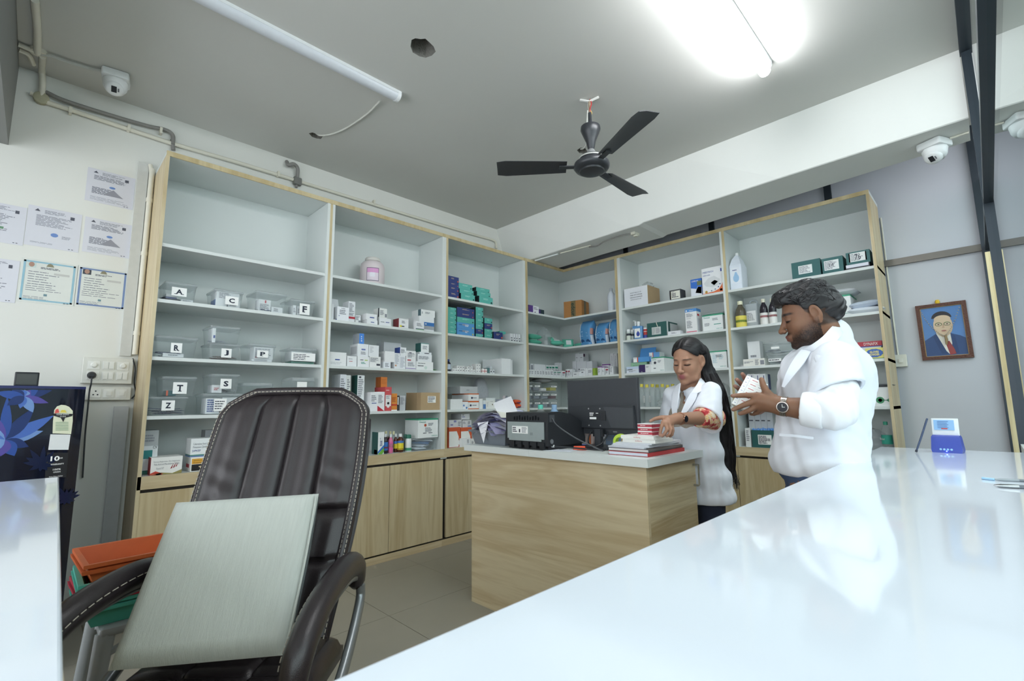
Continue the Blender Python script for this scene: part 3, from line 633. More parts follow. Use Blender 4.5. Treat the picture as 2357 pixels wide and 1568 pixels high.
# second shelf
C('A', 2, 757, 797, 811, (238, 239, 239), 'torn-open white carton with a small blue stamp', [('panel', .35, .62, .42, .5, BLUEINK), ('lines', .1, .9, .1, .3, 2, paint(210, 212, 214))], sb=0.03, d=0.16, flap=0.012)
C('A', 2, 799, 821, 820, (238, 240, 242), 'white carton with grey and red words beside the torn-open one', [L(.72, .09, .7, GREYINK), L(.5, .09, .6, REDINK)], sb=0.03, d=0.12)
s = C('A', 2, 823, 850, 821, (239, 240, 241), 'white carton with green leaf print at a stack\'s bottom', [L(.68, .12, .4, INK, .42), ('panel', .6, .85, .62, .7, paint(176, 200, 90)), ('lines', .3, .7, .3, .5, 2, TEALINK)], sb=0.03, d=0.13)
s = C('A', 2, 823, 848, 792, (238, 240, 243), 'white carton with a blue square, midway in the tallest stack', [('panel', .35, .72, .5, .62, paint(120, 130, 180)), ('lines', .3, .8, .15, .4, 2, GREYINK), ('side', .1, .9, .2, .8, paint(200, 202, 206))], sb=0.03, d=0.12, base=s.top)
C('A', 2, 827, 838, 768, (78, 140, 222), 'upright blue carton on top of the tallest stack', [('lines', .35, .65, .2, .8, 3, WHITEP), ('side', 0, 1, 0, 1, paint(176, 182, 190))], sb=0.04, d=0.10, base=s.top)
s = C('A', 2, 851, 876, 821, (238, 238, 236), 'white carton with small bar code, lower right of the tallest stack', [('lines', .05, .8, .5, .9, 6, GREYINK), ('panel', .62, .95, .2, .36, INK)], sb=0.03, d=0.12)
C('A', 2, 849, 872, 795, (237, 239, 241), 'plain white carton right beside the tallest stack', [('lines', .1, .5, .3, .9, 6, paint(200, 202, 206))], sb=0.03, d=0.11, base=s.top)
C('A', 2, 883, 923, 789, (206, 209, 212), 'wide grey-white carton at the shelf back with two grey lines', [L(.62, .1, .8, INK), L(.5, .08, .7, GREYINK), L(.36, .12, .3, INK, .25)], sb=0.2, d=0.12)
s = C('A', 2, 883, 899, 833, (234, 237, 241), 'small white carton under a plain white cube', [('lines', .2, .8, .2, .8, 3, GREYINK)], sb=0.03, d=0.11)
C('A', 2, 886, 908, 809, (240, 240, 240), 'plain white cube-shaped carton in the middle of the shelf', [('side', .1, .8, .2, .8, paint(216, 217, 219))], sb=0.03, d=0.12, base=s.top)
s1 = C('A', 2, 908, 920, 813, (236, 238, 241), 'upright white carton with faint print, left of an identical one', [('lines', .1, .9, .3, .95, 9, paint(190, 194, 202)), ('panel', .1, .4, .16, .26, paint(200, 150, 120))], sb=0.03, d=0.09)
s2 = C('A', 2, 920, 933, 819, (236, 238, 241), 'upright white carton carrying a blue-sided cube', [('lines', .1, .9, .1, .9, 9, paint(190, 194, 202))], sb=0.03, d=0.09)
C('A', 2, 921, 935, 800, (238, 240, 242), 'small white cube with a dark blue flank', [('side', 0, 1, 0, 1, paint(48, 72, 140)), ('lines', .1, .9, .3, .8, 5, GREYINK)], sb=0.03, d=0.08, base=s2.top)
s = C('A', 2, 934, 957, 832, (236, 237, 238), 'white carton with a violet base line', [('panel', 0, 1, .1, .16, paint(120, 90, 170)), ('lines', .2, .9, .4, .9, 5, GREYINK)], sb=0.03, d=0.09)
C('A', 2, 935, 957, 808, (238, 238, 238), 'white carton with a red tab, on the violet-lined one', [('panel', .12, .5, .06, .16, REDINK), ('lines', .15, .9, .35, .8, 6, GREYINK), ('panel', .3, .55, .78, .85, INK)], sb=0.03, d=0.09, base=s.top)
s = C('A', 2, 958, 997, 833, (240, 241, 240), 'wide white carton at the bottom of the right-end stack', [L(.8, .1, .6, INK, .4), L(.5, .16, .4, INK, .28), ('disc', .55, .3, .2, paint(214, 228, 220))], sb=0.03, d=0.12)
s = C('A', 2, 962, 994, 816, (236, 238, 240), 'white carton with grey print, second in the right-end stack', [('lines', .05, .9, .3, .75, 3, GREYINK)], sb=0.03, d=0.12, base=s.top)
s = C('A', 2, 966, 993, 811, (230, 234, 236), 'thin white carton, third in the right-end stack', [('lines', .4, .95, .2, .8, 1, INK)], sb=0.04, d=0.10, base=s.top)
C('A', 2, 969, 987, 790, (240, 243, 243), 'white cube with dark teal flank topping the right-end stack', [('side', 0, 1, 0, 1, paint(50, 96, 92)), ('panel', 0, 1, .9, 1, paint(120, 160, 156)), ('lines', .2, .8, .3, .7, 4, GREYINK)], sb=0.04, d=0.08, base=s.top)
# third shelf, half hidden by the chair
C('A', 1, 782, 796, 862, (228, 231, 236), 'upright grey-white carton with a blue arch print', [('lines', .1, .9, .5, .9, 7, GREYINK), ('disc', .5, .22, .12, paint(60, 66, 130))], sb=0.05, d=0.14)
C('A', 1, 796, 806, 864, (226, 229, 226), 'upright carton with a green swoosh beside the arch-print one', [('poly', [(0, .3), (1, .5), (1, .6), (0, .38)], paint(170, 196, 70)), ('lines', .2, .9, .6, .9, 5, GREYINK)], sb=0.05, d=0.14)
C('A', 1, 822, 838, 864, (232, 235, 236), 'upright white carton with dark green flank above the chair top', [('lines', .1, .9, .4, .9, 9, GREYINK), ('side', 0, .9, 0, 1, paint(40, 84, 78)), ('panel', .2, .5, .92, .97, INK)], sb=0.05, d=0.10)
RW = paint(200, 70, 76)
s = C('A', 1, 886, 901, 891, (206, 84, 88), 'red carton with white shield print under the orange carton', [('panel', .08, .92, .2, .66, paint(240, 236, 234)), ('disc', .5, .2, .07, paint(240, 236, 234)), ('lines', .15, .85, .5, .64, 4, GREYINK), ('disc', .5, .32, .055, paint(40, 36, 40)), ('lines', .15, .8, .84, .88, 1, WHITEP)], sb=0.02, d=0.16)
C('A', 1, 877, 891, 868, (214, 128, 58), 'orange carton standing on top of the red carton', [('side', 0, 1, 0, 1, paint(176, 96, 44)), ('lines', .1, .9, .3, .8, 4, paint(190, 110, 50))], sb=0.08, d=0.08, base=s.top)
C('A', 1, 869, 885, 902, (240, 240, 242), 'white carton with a red lower corner left of the red carton', [('poly', [(0, .28), (1, .0), (0, 0)], REDINK), ('lines', .1, .9, .4, .85, 6, GREYINK)], sb=0.015, d=0.12)
C('A', 1, 853, 869, 903, (240, 240, 242), 'white carton with blue word at the chair back\'s edge', [L(.42, .07, .7, BLUEINK), ('lines', .1, .9, .5, .85, 4, GREYINK)], sb=0.015, d=0.12)
C('A', 1, 901, 914, 906, (222, 142, 62), 'orange carton with red and white foot, right of the red one', [('panel', 0, 1, .0, .06, WHITEP), ('panel', 0, 1, .3, .38, paint(200, 60, 50)), ('lines', .1, .8, .5, .8, 4, paint(176, 90, 44))], sb=0.03, d=0.1)
C('A', 1, 914, 917.5, 911, (60, 56, 58), 'narrow dark carton edge beside the orange carton', [('panel', .3, .9, .4, .9, WHITEP)], sb=0.03, d=0.08)
C('A', 1, 920, 933, 911, (198, 200, 203), 'grey upright carton with faint print left of the cardboard box', [('lines', .1, .9, .4, .9, 8, GREYINK)], sb=0.05, d=0.09)
M_KRAFT = mat('kraft_cardboard', (184, 158, 122), 0.8, var=0.06, scale=25); M_KRAFT2 = mat('brown_cardboard', (176, 124, 72), 0.8, var=0.06, scale=25)
C('A', 1, 969, 1013, 904, M_KRAFT, 'kraft cardboard box with a white address sticker', [('panel', .34, .76, .42, .8, WHITEP), ('lines', .37, .74, .45, .78, 7, INK), ('side', .3, .32, 0, 1, paint(160, 134, 100))], sb=0.02, d=0.22, name='cardboard_box', cat='box', flap=0.004)
# bottom shelf
C('A', 0, 870, 884, 995, (240, 242, 242), 'upright white carton with green flank and blue name', [('text', 'Zincovit', .5, .55, .16*2.4, .45/1.2, paint(40, 60, 130)), ('poly', [(0, 0), (1, .3), (1, .1), (.7, 0)], paint(120, 180, 70)), ('poly', [(0, .12), (1, .42), (1, .3), (0, .02)], paint(60, 120, 200)), ('side', 0, 1, 0, 1, paint(44, 88, 84)), ('side', .1, .6, .0, .2, paint(226, 150, 60))], sb=0.03, d=0.09)
# --- bottles
def bottle(side, idx, u0, u1, vt, label, body, cap, prof='syrup', sb=0.04, base=None, name='bottle', group='bottles on the shelves', bands=(), cat='bottle', n=18):
 s = spot(side, idx, u0, u1, vt, sb, None, base); r = s.w/2; h = s.h
 p = s.loc + (Vector((-r, 0, 0)) if side == 'A' else Vector((0, r, 0)))
 root = empty(name, p, (0, 0, -0.78)); tag(root, label, cat, group)
 P = {'syrup': [(.88, 0), (1, .02), (1, .62), (.9, .70), (.5, .80), (.46, .84)],
         'saline': [(.86, 0), (1, .03), (1, .58), (.85, .70), (.42, .84), (.40, .87)],
         'water': [(.85, 0), (1, .02), (.96, .2), (1, .4), (1, .62), (.82, .76), (.36, .88), (.34, .90)],
         'pill': [(.92, 0), (1, .02), (1, .66), (.84, .74), (.80, .78)],
         'can': [(.95, 0), (1, .02), (1, .84), (.96, .86)]}[prof]
 MB().lathe([(r*a, h*z) for a, z in P], n).build('body', body, root, smooth=50)
 c0 = P[-1][1]; cr = {'syrup': .5, 'saline': .5, 'water': .42, 'pill': .86, 'can': 1.0}[prof]
 MB().lathe([(r*cr, h*(c0-.005)), (r*cr, h*.975), (r*cr*.9, h)], n).build('cap', cap, root, smooth=50)
 for z0, z1, m in bands:
  MB().lathe([(r*1.012, h*z0), (r*1.012, h*z1)], n, caps=False).build('label', m, root, smooth=50)
 s.o = root; s.r = r; return s
AMBER = mat('amber_glass', (84, 44, 32), 0.12, var=0.1); DARKB = mat('dark_bottle', (44, 40, 48), 0.15); WPL = mat('white_plastic', (236, 238, 238), 0.35)
CLEARP = thin_glass('clear_bottle_plastic', tint=(250, 252, 252), haze=0.20, rough=0.05)
M_BAG = thin_glass('polythene_bag', tint=(250, 252, 252), haze=0.30, rough=0.12)
def bag(p, size, label, m=M_BAG, seed=1, name='plastic_bag', cat='bag', group=None, rz=0.0, amp=0.35, rows=9, n=16, taper=.35):
 """crumpled pouch standing at p, size w, d, h"""
 rr = random.Random(seed); rings = []
 for k in range(rows+1):
  t = k/rows; e = math.sin(math.pi*min(1, .12+t*.88))**.5 if t > .5 else (.75+.5*t)
  e = e*(1-taper*t); R = []
  for i in range(n):
   a = 2*math.pi*i/n; q = 1+amp*(rr.random()-.5)
   R.append((size[0]/2*e*q*abs(math.cos(a))**.7*(1 if math.cos(a) > 0 else -1), size[1]/2*e*q*abs(math.sin(a))**.7*(1 if math.sin(a) > 0 else -1), max(0.0, size[2]*t*(1+.12*(rr.random()-.5)))))
  rings.append(R)
 for i in range(n): rings[0][i] = (rings[0][i][0], rings[0][i][1], 0.001)
 o = MB().loft(rings).build(name, m, None, smooth=30, loc=p, rot=(0, 0, rz)); tag(o, label, cat, group); return o
def pillow(p, w, d, h, m, label, name, cat, group=None, rot=(0, 0, 0), seed=0, parts=()):
 """soft packet: rounded cushion lying with its base at p"""
 nx, ny = 12, 8; rr = random.Random(seed); V = []; F = []
 for s in (1, -1):
  for j in range(ny+1):
   for i in range(nx+1):
    a, b = i/nx*2-1, j/ny*2-1
    z = h/2*(max(0, (1-abs(a)**3.2))*max(0, (1-abs(b)**2.6)))**.42
    V.append((a*w/2, b*d/2, h/2+s*(z+.04*h*(rr.random()-.5)*(z > 0))))
 q = (nx+1)*(ny+1)
 for t in (0, 1):
  for j in range(ny):
   for i in range(nx):
    k = t*q+j*(nx+1)+i; f = (k, k+1, k+nx+2, k+nx+1); F.append(f if t == 0 else f[::-1])
 o = MB().add(V, F).build(name, m, None, smooth=60, loc=p, rot=rot); tag(o, label, cat, group); return o

# bottles on the bottom shelf of the jar bay
bottle('A', 0, 884, 896, 999, 'dark syrup bottle with a blue label and white cap', DARKB, WPL, bands=[(.16, .58, paint(58, 118, 190)), (.26, .34, paint(190, 60, 60))])
bottle('A', 0, 897, 907, 1000, 'pink syrup bottle between dark bottles', paint(222, 120, 158, rough=.2), WPL, bands=[(.12, .6, paint(226, 100, 160)), (.3, .5, paint(240, 190, 214))])
bottle('A', 0, 886, 895, 993, 'bottle with a cream cap behind the blue-labelled bottle', AMBER, paint(214, 206, 160), sb=0.12)
bottle('A', 0, 896, 905, 993, 'bottle with a cream cap behind the pink bottle', AMBER, paint(214, 206, 160), sb=0.12)
bottle('A', 0, 904, 912, 993, 'clear bottle with a pale yellow cap at the back', CLEARP, paint(226, 222, 178), sb=0.10)
bottle('A', 0, 909, 917, 999, 'amber bottle half hidden behind the yellow-labelled one', AMBER, WPL, sb=0.07, bands=[(.2, .46, paint(226, 206, 60)), (.46, .6, paint(70, 120, 190))])
bottle('A', 0, 919, 932, 999, 'amber bottle with yellow and blue label, white cap', AMBER, WPL, bands=[(.13, .50, paint(232, 214, 60)), (.50, .62, paint(70, 124, 196)), (.15, .2, paint(176, 50, 50))])
bottle('A', 0, 937.5, 950, 1001, 'white pill bottle with dark green cap and green base', WPL, paint(44, 112, 92), 'pill', bands=[(.05, .22, paint(70, 150, 116))])
bottle('A', 0, 931, 938, 1000, 'grey-green bottle behind the white pill bottle', paint(130, 140, 132, rough=.3), paint(60, 110, 96), 'pill', sb=0.12)
s = tub('A', 0, 951, 1007, 1008, 'clear tub of folded white masks under a white carton', None, sb=0.03, d=0.2, fill=[])
for k in range(4):
 pillow(s.loc+Vector((-0.09, -0.03+0.02*k, 0.006+.022*k)), .15, .11, .02, paint(226, 232, 240) if k != 2 else paint(120, 150, 190), 'folded mask packet inside the clear tub below the green-edged carton', 'mask_packet', 'packet', 'mask packets in the tub', rot=(.06*k, .05, .4*k))
BGREEN = paint(64, 160, 124)
def braun(side, idx, u0, u1, vt, label, sb=.03, d=.2, base=None, title=True, red=False, top=True, extra=()):
 pr = [('lines', .5, .8, .62, .78, 3, GREYINK), T('B|BRAUN', .09, .06, .28, TEALINK, .82)]+list(extra)
 if title: pr.append(T('Omnican', .84, .1, .32, TEALINK, .22))
 if red: pr += [('disc', .36, .66, .075, paint(190, 84, 56)), ('lines', .35, .75, .3, .55, 5, GREYINK), ('lines', .25, .42, .22, .28, 1, INK), ('lines', .52, .75, .22, .28, 1, INK)]
 if top: pr += [('band', .93, 1.0, BGREEN), ('top', BGREEN)]
 return C(side, idx, u0, u1, vt, (240, 242, 241), label, pr, sb=sb, d=d, base=base)
braun('A', 0, 962, 1008, 964, 'white green-topped carton with a red dot on the mask tub', base=s.top, red=True, sb=.025, d=.19)
pillow(Vector((-.05, at(985, 847, x=-.05).y, SHELF_Z[2]+.001)), .03, .17, .012, paint(70, 130, 70), 'flat green packet lying at the shelf edge', 'flat_packet', 'packet', rot=(0, 0, 0))

# --- bay left of the corner: teal and navy box stacks
TEAL, NAVY, SKY = (96, 184, 172), (52, 66, 124), (92, 158, 216)
TL = paint(*TEAL); DKT = paint(34, 44, 48)
def slim(idx, u0, u1, vts, vb, cols, what, sb=0.03, d=0.2, shifts=None, base=None):
 """a stack of slim cartons, listed from the top down"""
 z = base; n = len(cols); res = None
 order = ['top', 'second', 'third', 'fourth', 'fifth', 'sixth', 'seventh']
 rows = list(range(n))[::-1]
 for r in rows:
  sh = shifts[r] if shifts else 0
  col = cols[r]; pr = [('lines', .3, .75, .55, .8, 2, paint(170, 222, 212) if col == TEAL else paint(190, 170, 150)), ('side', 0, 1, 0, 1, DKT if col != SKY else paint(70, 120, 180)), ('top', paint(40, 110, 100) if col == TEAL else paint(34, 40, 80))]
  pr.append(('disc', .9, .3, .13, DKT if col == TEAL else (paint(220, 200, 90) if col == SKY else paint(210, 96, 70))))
  cn = {TEAL: 'teal', NAVY: 'navy blue', SKY: 'sky blue'}[col]
  if col == SKY: pr += [('lines', .1, .35, .55, .75, 1, paint(60, 100, 150)), ('lines', .45, .7, .4, .8, 3, WHITEP)]
  lb = '%s slim carton, %s of %s' % (cn, order[r] if r < n-1 else ('bottom' if n > 1 else 'only one'), what)
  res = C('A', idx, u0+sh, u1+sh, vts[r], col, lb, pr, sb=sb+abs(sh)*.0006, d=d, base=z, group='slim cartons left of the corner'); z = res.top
 return res
slim(4, 1031, 1056, [637, 651, 660, 672], 685, [NAVY]*4, 'the navy stack on the upper shelf')
slim(4, 1058, 1090, [654, 667, 678], 692, [TEAL]*3, 'the teal stack beside the navy one', shifts=[-3, 0, 3])
slim(4, 1099, 1130, [664, 673, 684], 700, [TEAL]*3, 'the right-hand teal stack on the upper shelf', shifts=[-3, -1, 4])
slim(3, 1031, 1050, [708, 718, 728, 739, 750, 760], 768, [TEAL]*6, 'the leftmost teal column')
slim(3, 1052, 1092, [710, 721, 732, 744, 758], 770, [NAVY, NAVY, TEAL, SKY, SKY], 'the column with sky blue cartons')
slim(3, 1095, 1112, [708, 720, 733, 746, 758, 769], 776, [TEAL]*4+[NAVY, TEAL], 'the teal column with one navy carton low')
slim(3, 1115, 1133, [733, 745, 758, 769], 780, [TEAL, NAVY, TEAL, TEAL], 'the short column second from the right')
slim(3, 1136, 1157, [765], 780, [NAVY], 'the low navy pile', d=.12)
C('A', 3, 1150, 1164, 763, TEAL, 'small teal carton behind the low navy carton', [('lines', .2, .8, .4, .7, 2, paint(170, 222, 212))], sb=0.17, d=0.1)
for k, (a, b) in enumerate(((1174.5, 1180.5), (1182, 1186), (1187.5, 1191.5), (1193, 1198))):
 C('A', 3, a, b, 768+k*.6, (232, 233, 235), 'slim upright white carton, %s of four by the upright' % ['first', 'second', 'third', 'last'][k], [('panel', .3, .8, .05, .2, INK), ('panel', .2, .8, .38, .48, INK)], sb=0.03, d=0.13, group='slim white cartons in a row')
# small boxes shelf
bottle('A', 2, 1030.5, 1040, 827, 'dark bottle with a blue cap at the left upright', paint(36, 40, 56, rough=.2), paint(40, 62, 130), bands=[(.18, .6, paint(200, 210, 226))])
rs = random.Random(8); y_list = [(1042, 0), (1047, 0), (1052, 2), (1058, 2), (1064, 2), (1071, 1), (1076, 2), (1083, 2), (1089, 1), (1096, 3), (1101, 3)]
for u, nlay in y_list:
 z = None
 for q in range(max(1, nlay)):
  vt = proj((-.03, at(u, 856, x=-.03).y, (z or SHELF_Z[2])+.027))[1]
  hh = (z or SHELF_Z[2])+.027
  ss = C('A', 2, u, u+5.2, vt, (236, 236, 234), 'tiny white carton in the row beside the blue-capped bottle', [('panel', .35, .65, .35, .65, INK if u < 1080 else GREYINK)], sb=0.03+.003*rs.random(), d=0.06, base=z, group='tiny white cartons in a row'); z = ss.top
C('A', 2, 1079, 1083, 843, (134, 36, 52), 'dark red tiny carton among the tiny white ones', [], sb=0.10, d=0.03)
C('A', 2, 1110, 1121, 849, (238, 234, 230), 'four-panel white and red small carton', [('band', .42, .52, REDINK), ('panel', .46, .54, 0, 1, REDINK)], sb=0.03, d=0.07)
C('A', 2, 1122, 1127, 847, (84, 116, 118), 'teal-grey small carton beside the red and white one', [], sb=0.03, d=0.06)
for k, (u, v) in enumerate(((1128, 851), (1134, 851))): C('A', 2, u, u+4.6, v, (224, 228, 230), 'tiny grey-white carton next to the big white box', [('panel', .3, .7, .3, .7, INK)], sb=0.03, d=0.05, group='tiny cartons beside the big white box')
o = C('A', 2, 1128, 1133, 843, (206, 212, 216), 'small tilted carton lying on the tiny ones', [], sb=.035, d=.05, base=SHELF_Z[2]+.045)
C('A', 2, 1155, 1176, 826, (236, 238, 239), 'large plain white carton, open flap, small-box shelf', [], sb=0.02, d=0.28, flap=0.01)
C('A', 2, 1176.5, 1179.5, 829, (232, 234, 234), 'white board leaning beside the large white carton', [], sb=0.03, d=0.2)
# orange and white cartons
OR = paint(214, 110, 60)
C('A', 1, 1037, 1064.5, 919, (237, 239, 238), 'blank white carton at the left, in front of orange ones', [], sb=0.02, d=0.05)
C('A', 1, 1065, 1077.5, 925, (240, 242, 244), 'white carton with blue swirls beside the blank one', [('disc', .7, .2, .14, paint(90, 140, 200)), ('disc', .2, .5, .14, paint(120, 150, 200))], sb=0.02, d=0.05)
s1 = C('A', 1, 1078, 1102, 923, (240, 240, 239), 'white carton with orange edges, lower of two', [('band', .0, .1, OR), ('band', .82, 1, OR), ('lines', .38, .8, .38, .55, 1, GREYINK), ('disc', .22, .46, .13, paint(60, 66, 90))], sb=0.03, d=0.24)
s2 = C('A', 1, 1078.5, 1102, 906, (240, 240, 239), 'white carton with orange edges, upper of two', [('band', .86, 1, OR), ('lines', .38, .8, .3, .5, 1, GREYINK), ('disc', .32, .4, .15, paint(60, 66, 90))], sb=0.03, d=0.24, base=s1.top)
C('A', 1, 1059, 1099, 890, (196, 199, 200), 'grey carton resting on the orange-edged cartons', [('lines', .36, .55, .45, .55, 1, INK)], sb=0.08, d=0.2, base=s2.top)
C('A', 1, 1103, 1111, 918, (240, 241, 239), 'narrow blank white carton right of the orange-edged ones', [], sb=0.03, d=0.1)
C('A', 1, 1112, 1118, 922, (232, 238, 240), 'white and blue narrow carton under a grey lid', [('panel', 0, 1, 0, .55, paint(96, 134, 188))], sb=0.03, d=0.09)
s = C('A', 1, 1118.5, 1139, 922, (239, 239, 234), 'white carton with a brown emblem at its centre', [('disc', .72, .5, .08, paint(120, 100, 80)), ('lines', .5, .95, .86, .92, 1, GREYINK), ('lines', .1, .3, .2, .8, 6, paint(205, 205, 203))], sb=0.03, d=0.13)
C('A', 1, 1118.5, 1140, 916, (222, 227, 226), 'flat grey-white carton lying on the brown-emblem carton', [], sb=0.05, d=0.12, base=s.top)
C('A', 1, 1140, 1157, 927, (241, 242, 244), 'white carton with a dark diagonal curve', [('lines', .08, .35, .68, .8, 1, BLUEINK), ('poly', [(.6, 0), (.9, 1), (.98, 1), (.68, 0)], paint(120, 122, 150))], sb=0.02, d=0.06)
s = C('A', 1, 1165, 1181, 919, (224, 226, 240), 'lavender-white open box full of foil strips', [('lines', .55, .8, .42, .48, 1, GREYINK)], sb=0.03, d=0.15)
for k in range(6):
 o = blister(M_FOIL if k % 2 else paint(222, 214, 214)); R = Matrix.Rotation(math.pi/2, 4, 'Z')
 o.location = s.loc+R @ Vector(((k-2.5)*s.w*.13, .05+.012*(k % 3), s.h-.01)); o.rotation_euler = (.1*(k-2), math.pi/2+.06*(k-3), math.pi)
 tag(o, 'foil strip standing upright in the lavender-white open box', 'blister strip', 'strips in the open box')
OPK = paint(226, 98, 56)
def opack(base, label, u0=1183, u1=1202):
 y0, y1 = at(u0, 935, x=-.06).y, at(u1, 935, x=-.06).y
 o = pillow(Vector((-.10, (y0+y1)/2, base)), .1, y1-y0, .042, OPK, label, 'snack_packet', 'packet'); 
 MB().box((.035, -(y1-y0)*.3, .016), (.0455, (y1-y0)*.3, .028)).build('printed_band', paint(240, 226, 214), o)
 MB().box((.030, -(y1-y0)*.1, .008), (.0475, (y1-y0)*.35, .015)).build('printed_band', paint(70, 60, 110), o)
opack(SHELF_Z[1]+.001, 'orange packet with white stripe, lower of two'); opack(SHELF_Z[1]+.043, 'orange packet with white stripe, upper of two', 1182, 1199)
o = pillow(Vector((-.28, at(1118, 910, x=-.2).y+.0, SHELF_Z[1]+.001)), .08, .16, .30, mat('patterned_polythene', (188, 191, 196), .4, var=.12, scale=70), 'grey patterned polythene packet behind the white cartons', 'polythene_packet', 'packet')
# bottom shelf: orange device cartons
for k, (a, b) in enumerate(((1033, 1059.5), (1060.5, 1086))):
 s = C('A', 0, a, b, 984, (206, 92, 56), 'orange carton with white cut-corner panel, %s of the pair' % ['left', 'right'][k], [('poly', [(.02, .02), (.85, .02), (.85, .52), (.68, .8), (.02, .8)], paint(236, 236, 232)), ('lines', .1, .5, .5, .6, 2, GREYINK), ('lines', .1, .4, .14, .34, 4, GREYINK), ('panel', .42, .98, .12, .34, paint(240, 240, 238)), ('lines', .48, .9, .14, .3, 2, GREYINK)], sb=0.04, d=0.2)
tp = s.top
C('A', 0, 1031, 1032.6, 984, (206, 92, 56), 'orange carton sliver at the left upright', [], sb=0.05, d=0.15)
GW = (214, 214, 216)
s = C('A', 0, 1034, 1062.5, 967, GW, 'grey-white carton with violet panels on the orange pair, left', [('panel', .1, .3, .3, .5, paint(140, 140, 180)), ('panel', .36, .56, .7, .95, paint(130, 130, 176)), ('lines', .7, .95, .2, .8, 3, GREYINK)], sb=0.05, d=0.18, base=tp)
C('A', 0, 1064.5, 1085, 967.5, GW, 'grey-white carton with a blue corner on the orange pair, right', [('panel', .58, .95, .06, .24, paint(110, 140, 190)), ('lines', .05, .4, .5, .85, 3, GREYINK), ('lines', .6, .9, .4, .85, 5, GREYINK)], sb=0.05, d=0.18, base=tp)
C('A', 0, 1062, 1081, 953, GW, 'single grey-white carton topping the orange and white pile', [('panel', .08, .42, .38, .56, paint(150, 150, 184)), ('lines', .1, .4, .7, .9, 1, INK)], sb=0.07, d=0.15, base=s.top)
C('A', 0, 1062.5, 1083, 1009, (236, 237, 238), 'white carton with blue panel in front of the orange one', [('panel', .62, .95, .06, .3, paint(96, 134, 190)), ('lines', .6, .95, .4, .85, 4, GREYINK)], sb=0.005, d=0.03)
C('A', 0, 1083.8, 1095, 1010, (238, 238, 236), 'small white carton right beside the blue-panelled one', [('lines', .15, .6, .3, .7, 3, GREYINK)], sb=0.01, d=0.06)

# --- corner unit
C('A', 4, 1217, 1240, 704, (238, 238, 242), 'white carton with a purple end on the corner\'s top shelf', [('panel', 0, .42, .0, 1, paint(96, 66, 140)), ('lines', .5, .9, .5, .85, 2, GREYINK), ('disc', .62, .12, .1, paint(60, 50, 90)), ('side', 0, 1, 0, 1, paint(90, 62, 134))], sb=0.03, d=0.08)
C('A', 4, 1240.5, 1252.5, 713, (40, 62, 66), 'dark green carton with purple edge beside the purple-ended one', [('panel', 0, .25, 0, 1, paint(84, 60, 130))], sb=0.03, d=0.06)
o = MB().box((-.11, -.10, 0), (.11, .10, .20)).build('cardboard_box', M_KRAFT2, None, loc=(.03, .185, SHELF_Z[4]+.001), rot=(0, 0, .22)); tag(o, 'brown cardboard box with dark vertical lettering in the corner', 'box')
q = Spot(); q.side = 'B'; q.w, q.h, q.d = .22, .2, .2
o2 = MB().box((-.02, -.1018, 0), (.035, -.1002, .2)).build('tape', paint(120, 104, 70), o)
t = text(o, 'edcur', .008, .1, .15, .05, paint(30, 60, 50), y=-.1035, rot=-math.pi/2, bold=.02)
MB().box((.1102, -.04, 0), (.1115, .02, .2)).build('tape', paint(104, 92, 66), o); MB().box((-.1115, -.04, 0), (-.1102, .0, .2)).build('tape', paint(104, 92, 66), o)
for k, (a, b, v) in enumerate(((1394, 1410, 663), (1412.5, 1419, 667))):
 s = bottle('B', 4, a, b, v, ['white bottle wrapped in clear film near the upright', 'second white film-wrapped bottle, mostly hidden by the upright'][k], mat('frosted_white', (214, 220, 228), .4), mat('frosted_cap', (190, 196, 204), .4), 'water', sb=.06)
# wipes and diaper packs
MINT = mat('mint_packet', (96, 186, 160), .35, var=.1, scale=20); PW = mat('white_packet', (228, 232, 232), .35, var=.05)
def wipes(p, rot, label, w=.2, d=.11, h=.055):
 o = pillow(p, w, d, h, MINT, label, 'wipes_packet', 'packet', 'wipes packets in the corner', rot=rot, seed=3)
 MB().cbox((-w*.22, -d*.25, h*.93), (w*.22, d*.25, h*1.03), .01).build('lid', PW, o); MB().box((-w*.5, -d*.1, h*.46), (-w*.36, d*.1, h*.62)).build('seal', PW, o); MB().box((w*.36, -d*.3, h*.40), (w*.505, d*.3, h*.60)).build('seal', PW, o)
 return o
Zs = SHELF_Z[3]+.001; zr = math.pi/2
ya = lambda u: at(u, 775, x=-.06).y
wipes(Vector((-.10, ya(1232), Zs)), (0, 0, zr), 'mint wipes packet lying flat, bottom left in the corner')
wipes(Vector((-.10, ya(1232), Zs+.058)), (0, 0, zr), 'mint wipes packet lying flat on another packet')
wipes(Vector((-.11, ya(1278), Zs+.045)), (.9, 0, zr+.3), 'mint wipes packet standing tilted behind two others', h=.06)
wipes(Vector((-.05, ya(1277), Zs+.02)), (.35, 0, zr-.5), 'mint and white wipes packet lying at the shelf front', w=.15)
wipes(Vector((-.03, ya(1299)+.02, Zs+.035)), (1.2, 0, zr-.7), 'mint wipes packet leaning, nearest the corner edge', w=.13)
wipes(Vector((.14, .12, Zs)), (0, 0, .3), 'single mint wipes packet lying beside the blue packs', w=.16, h=.04)
bag(Vector((-.13, ya(1262), Zs)), (.16, .22, .22), 'clear polythene bag slumped over the wipes packets', seed=4, rz=zr, amp=.2)
BLU = mat('blue_diaper_film', (86, 146, 196), .35, var=.10, scale=12); DBL = paint(40, 82, 130)
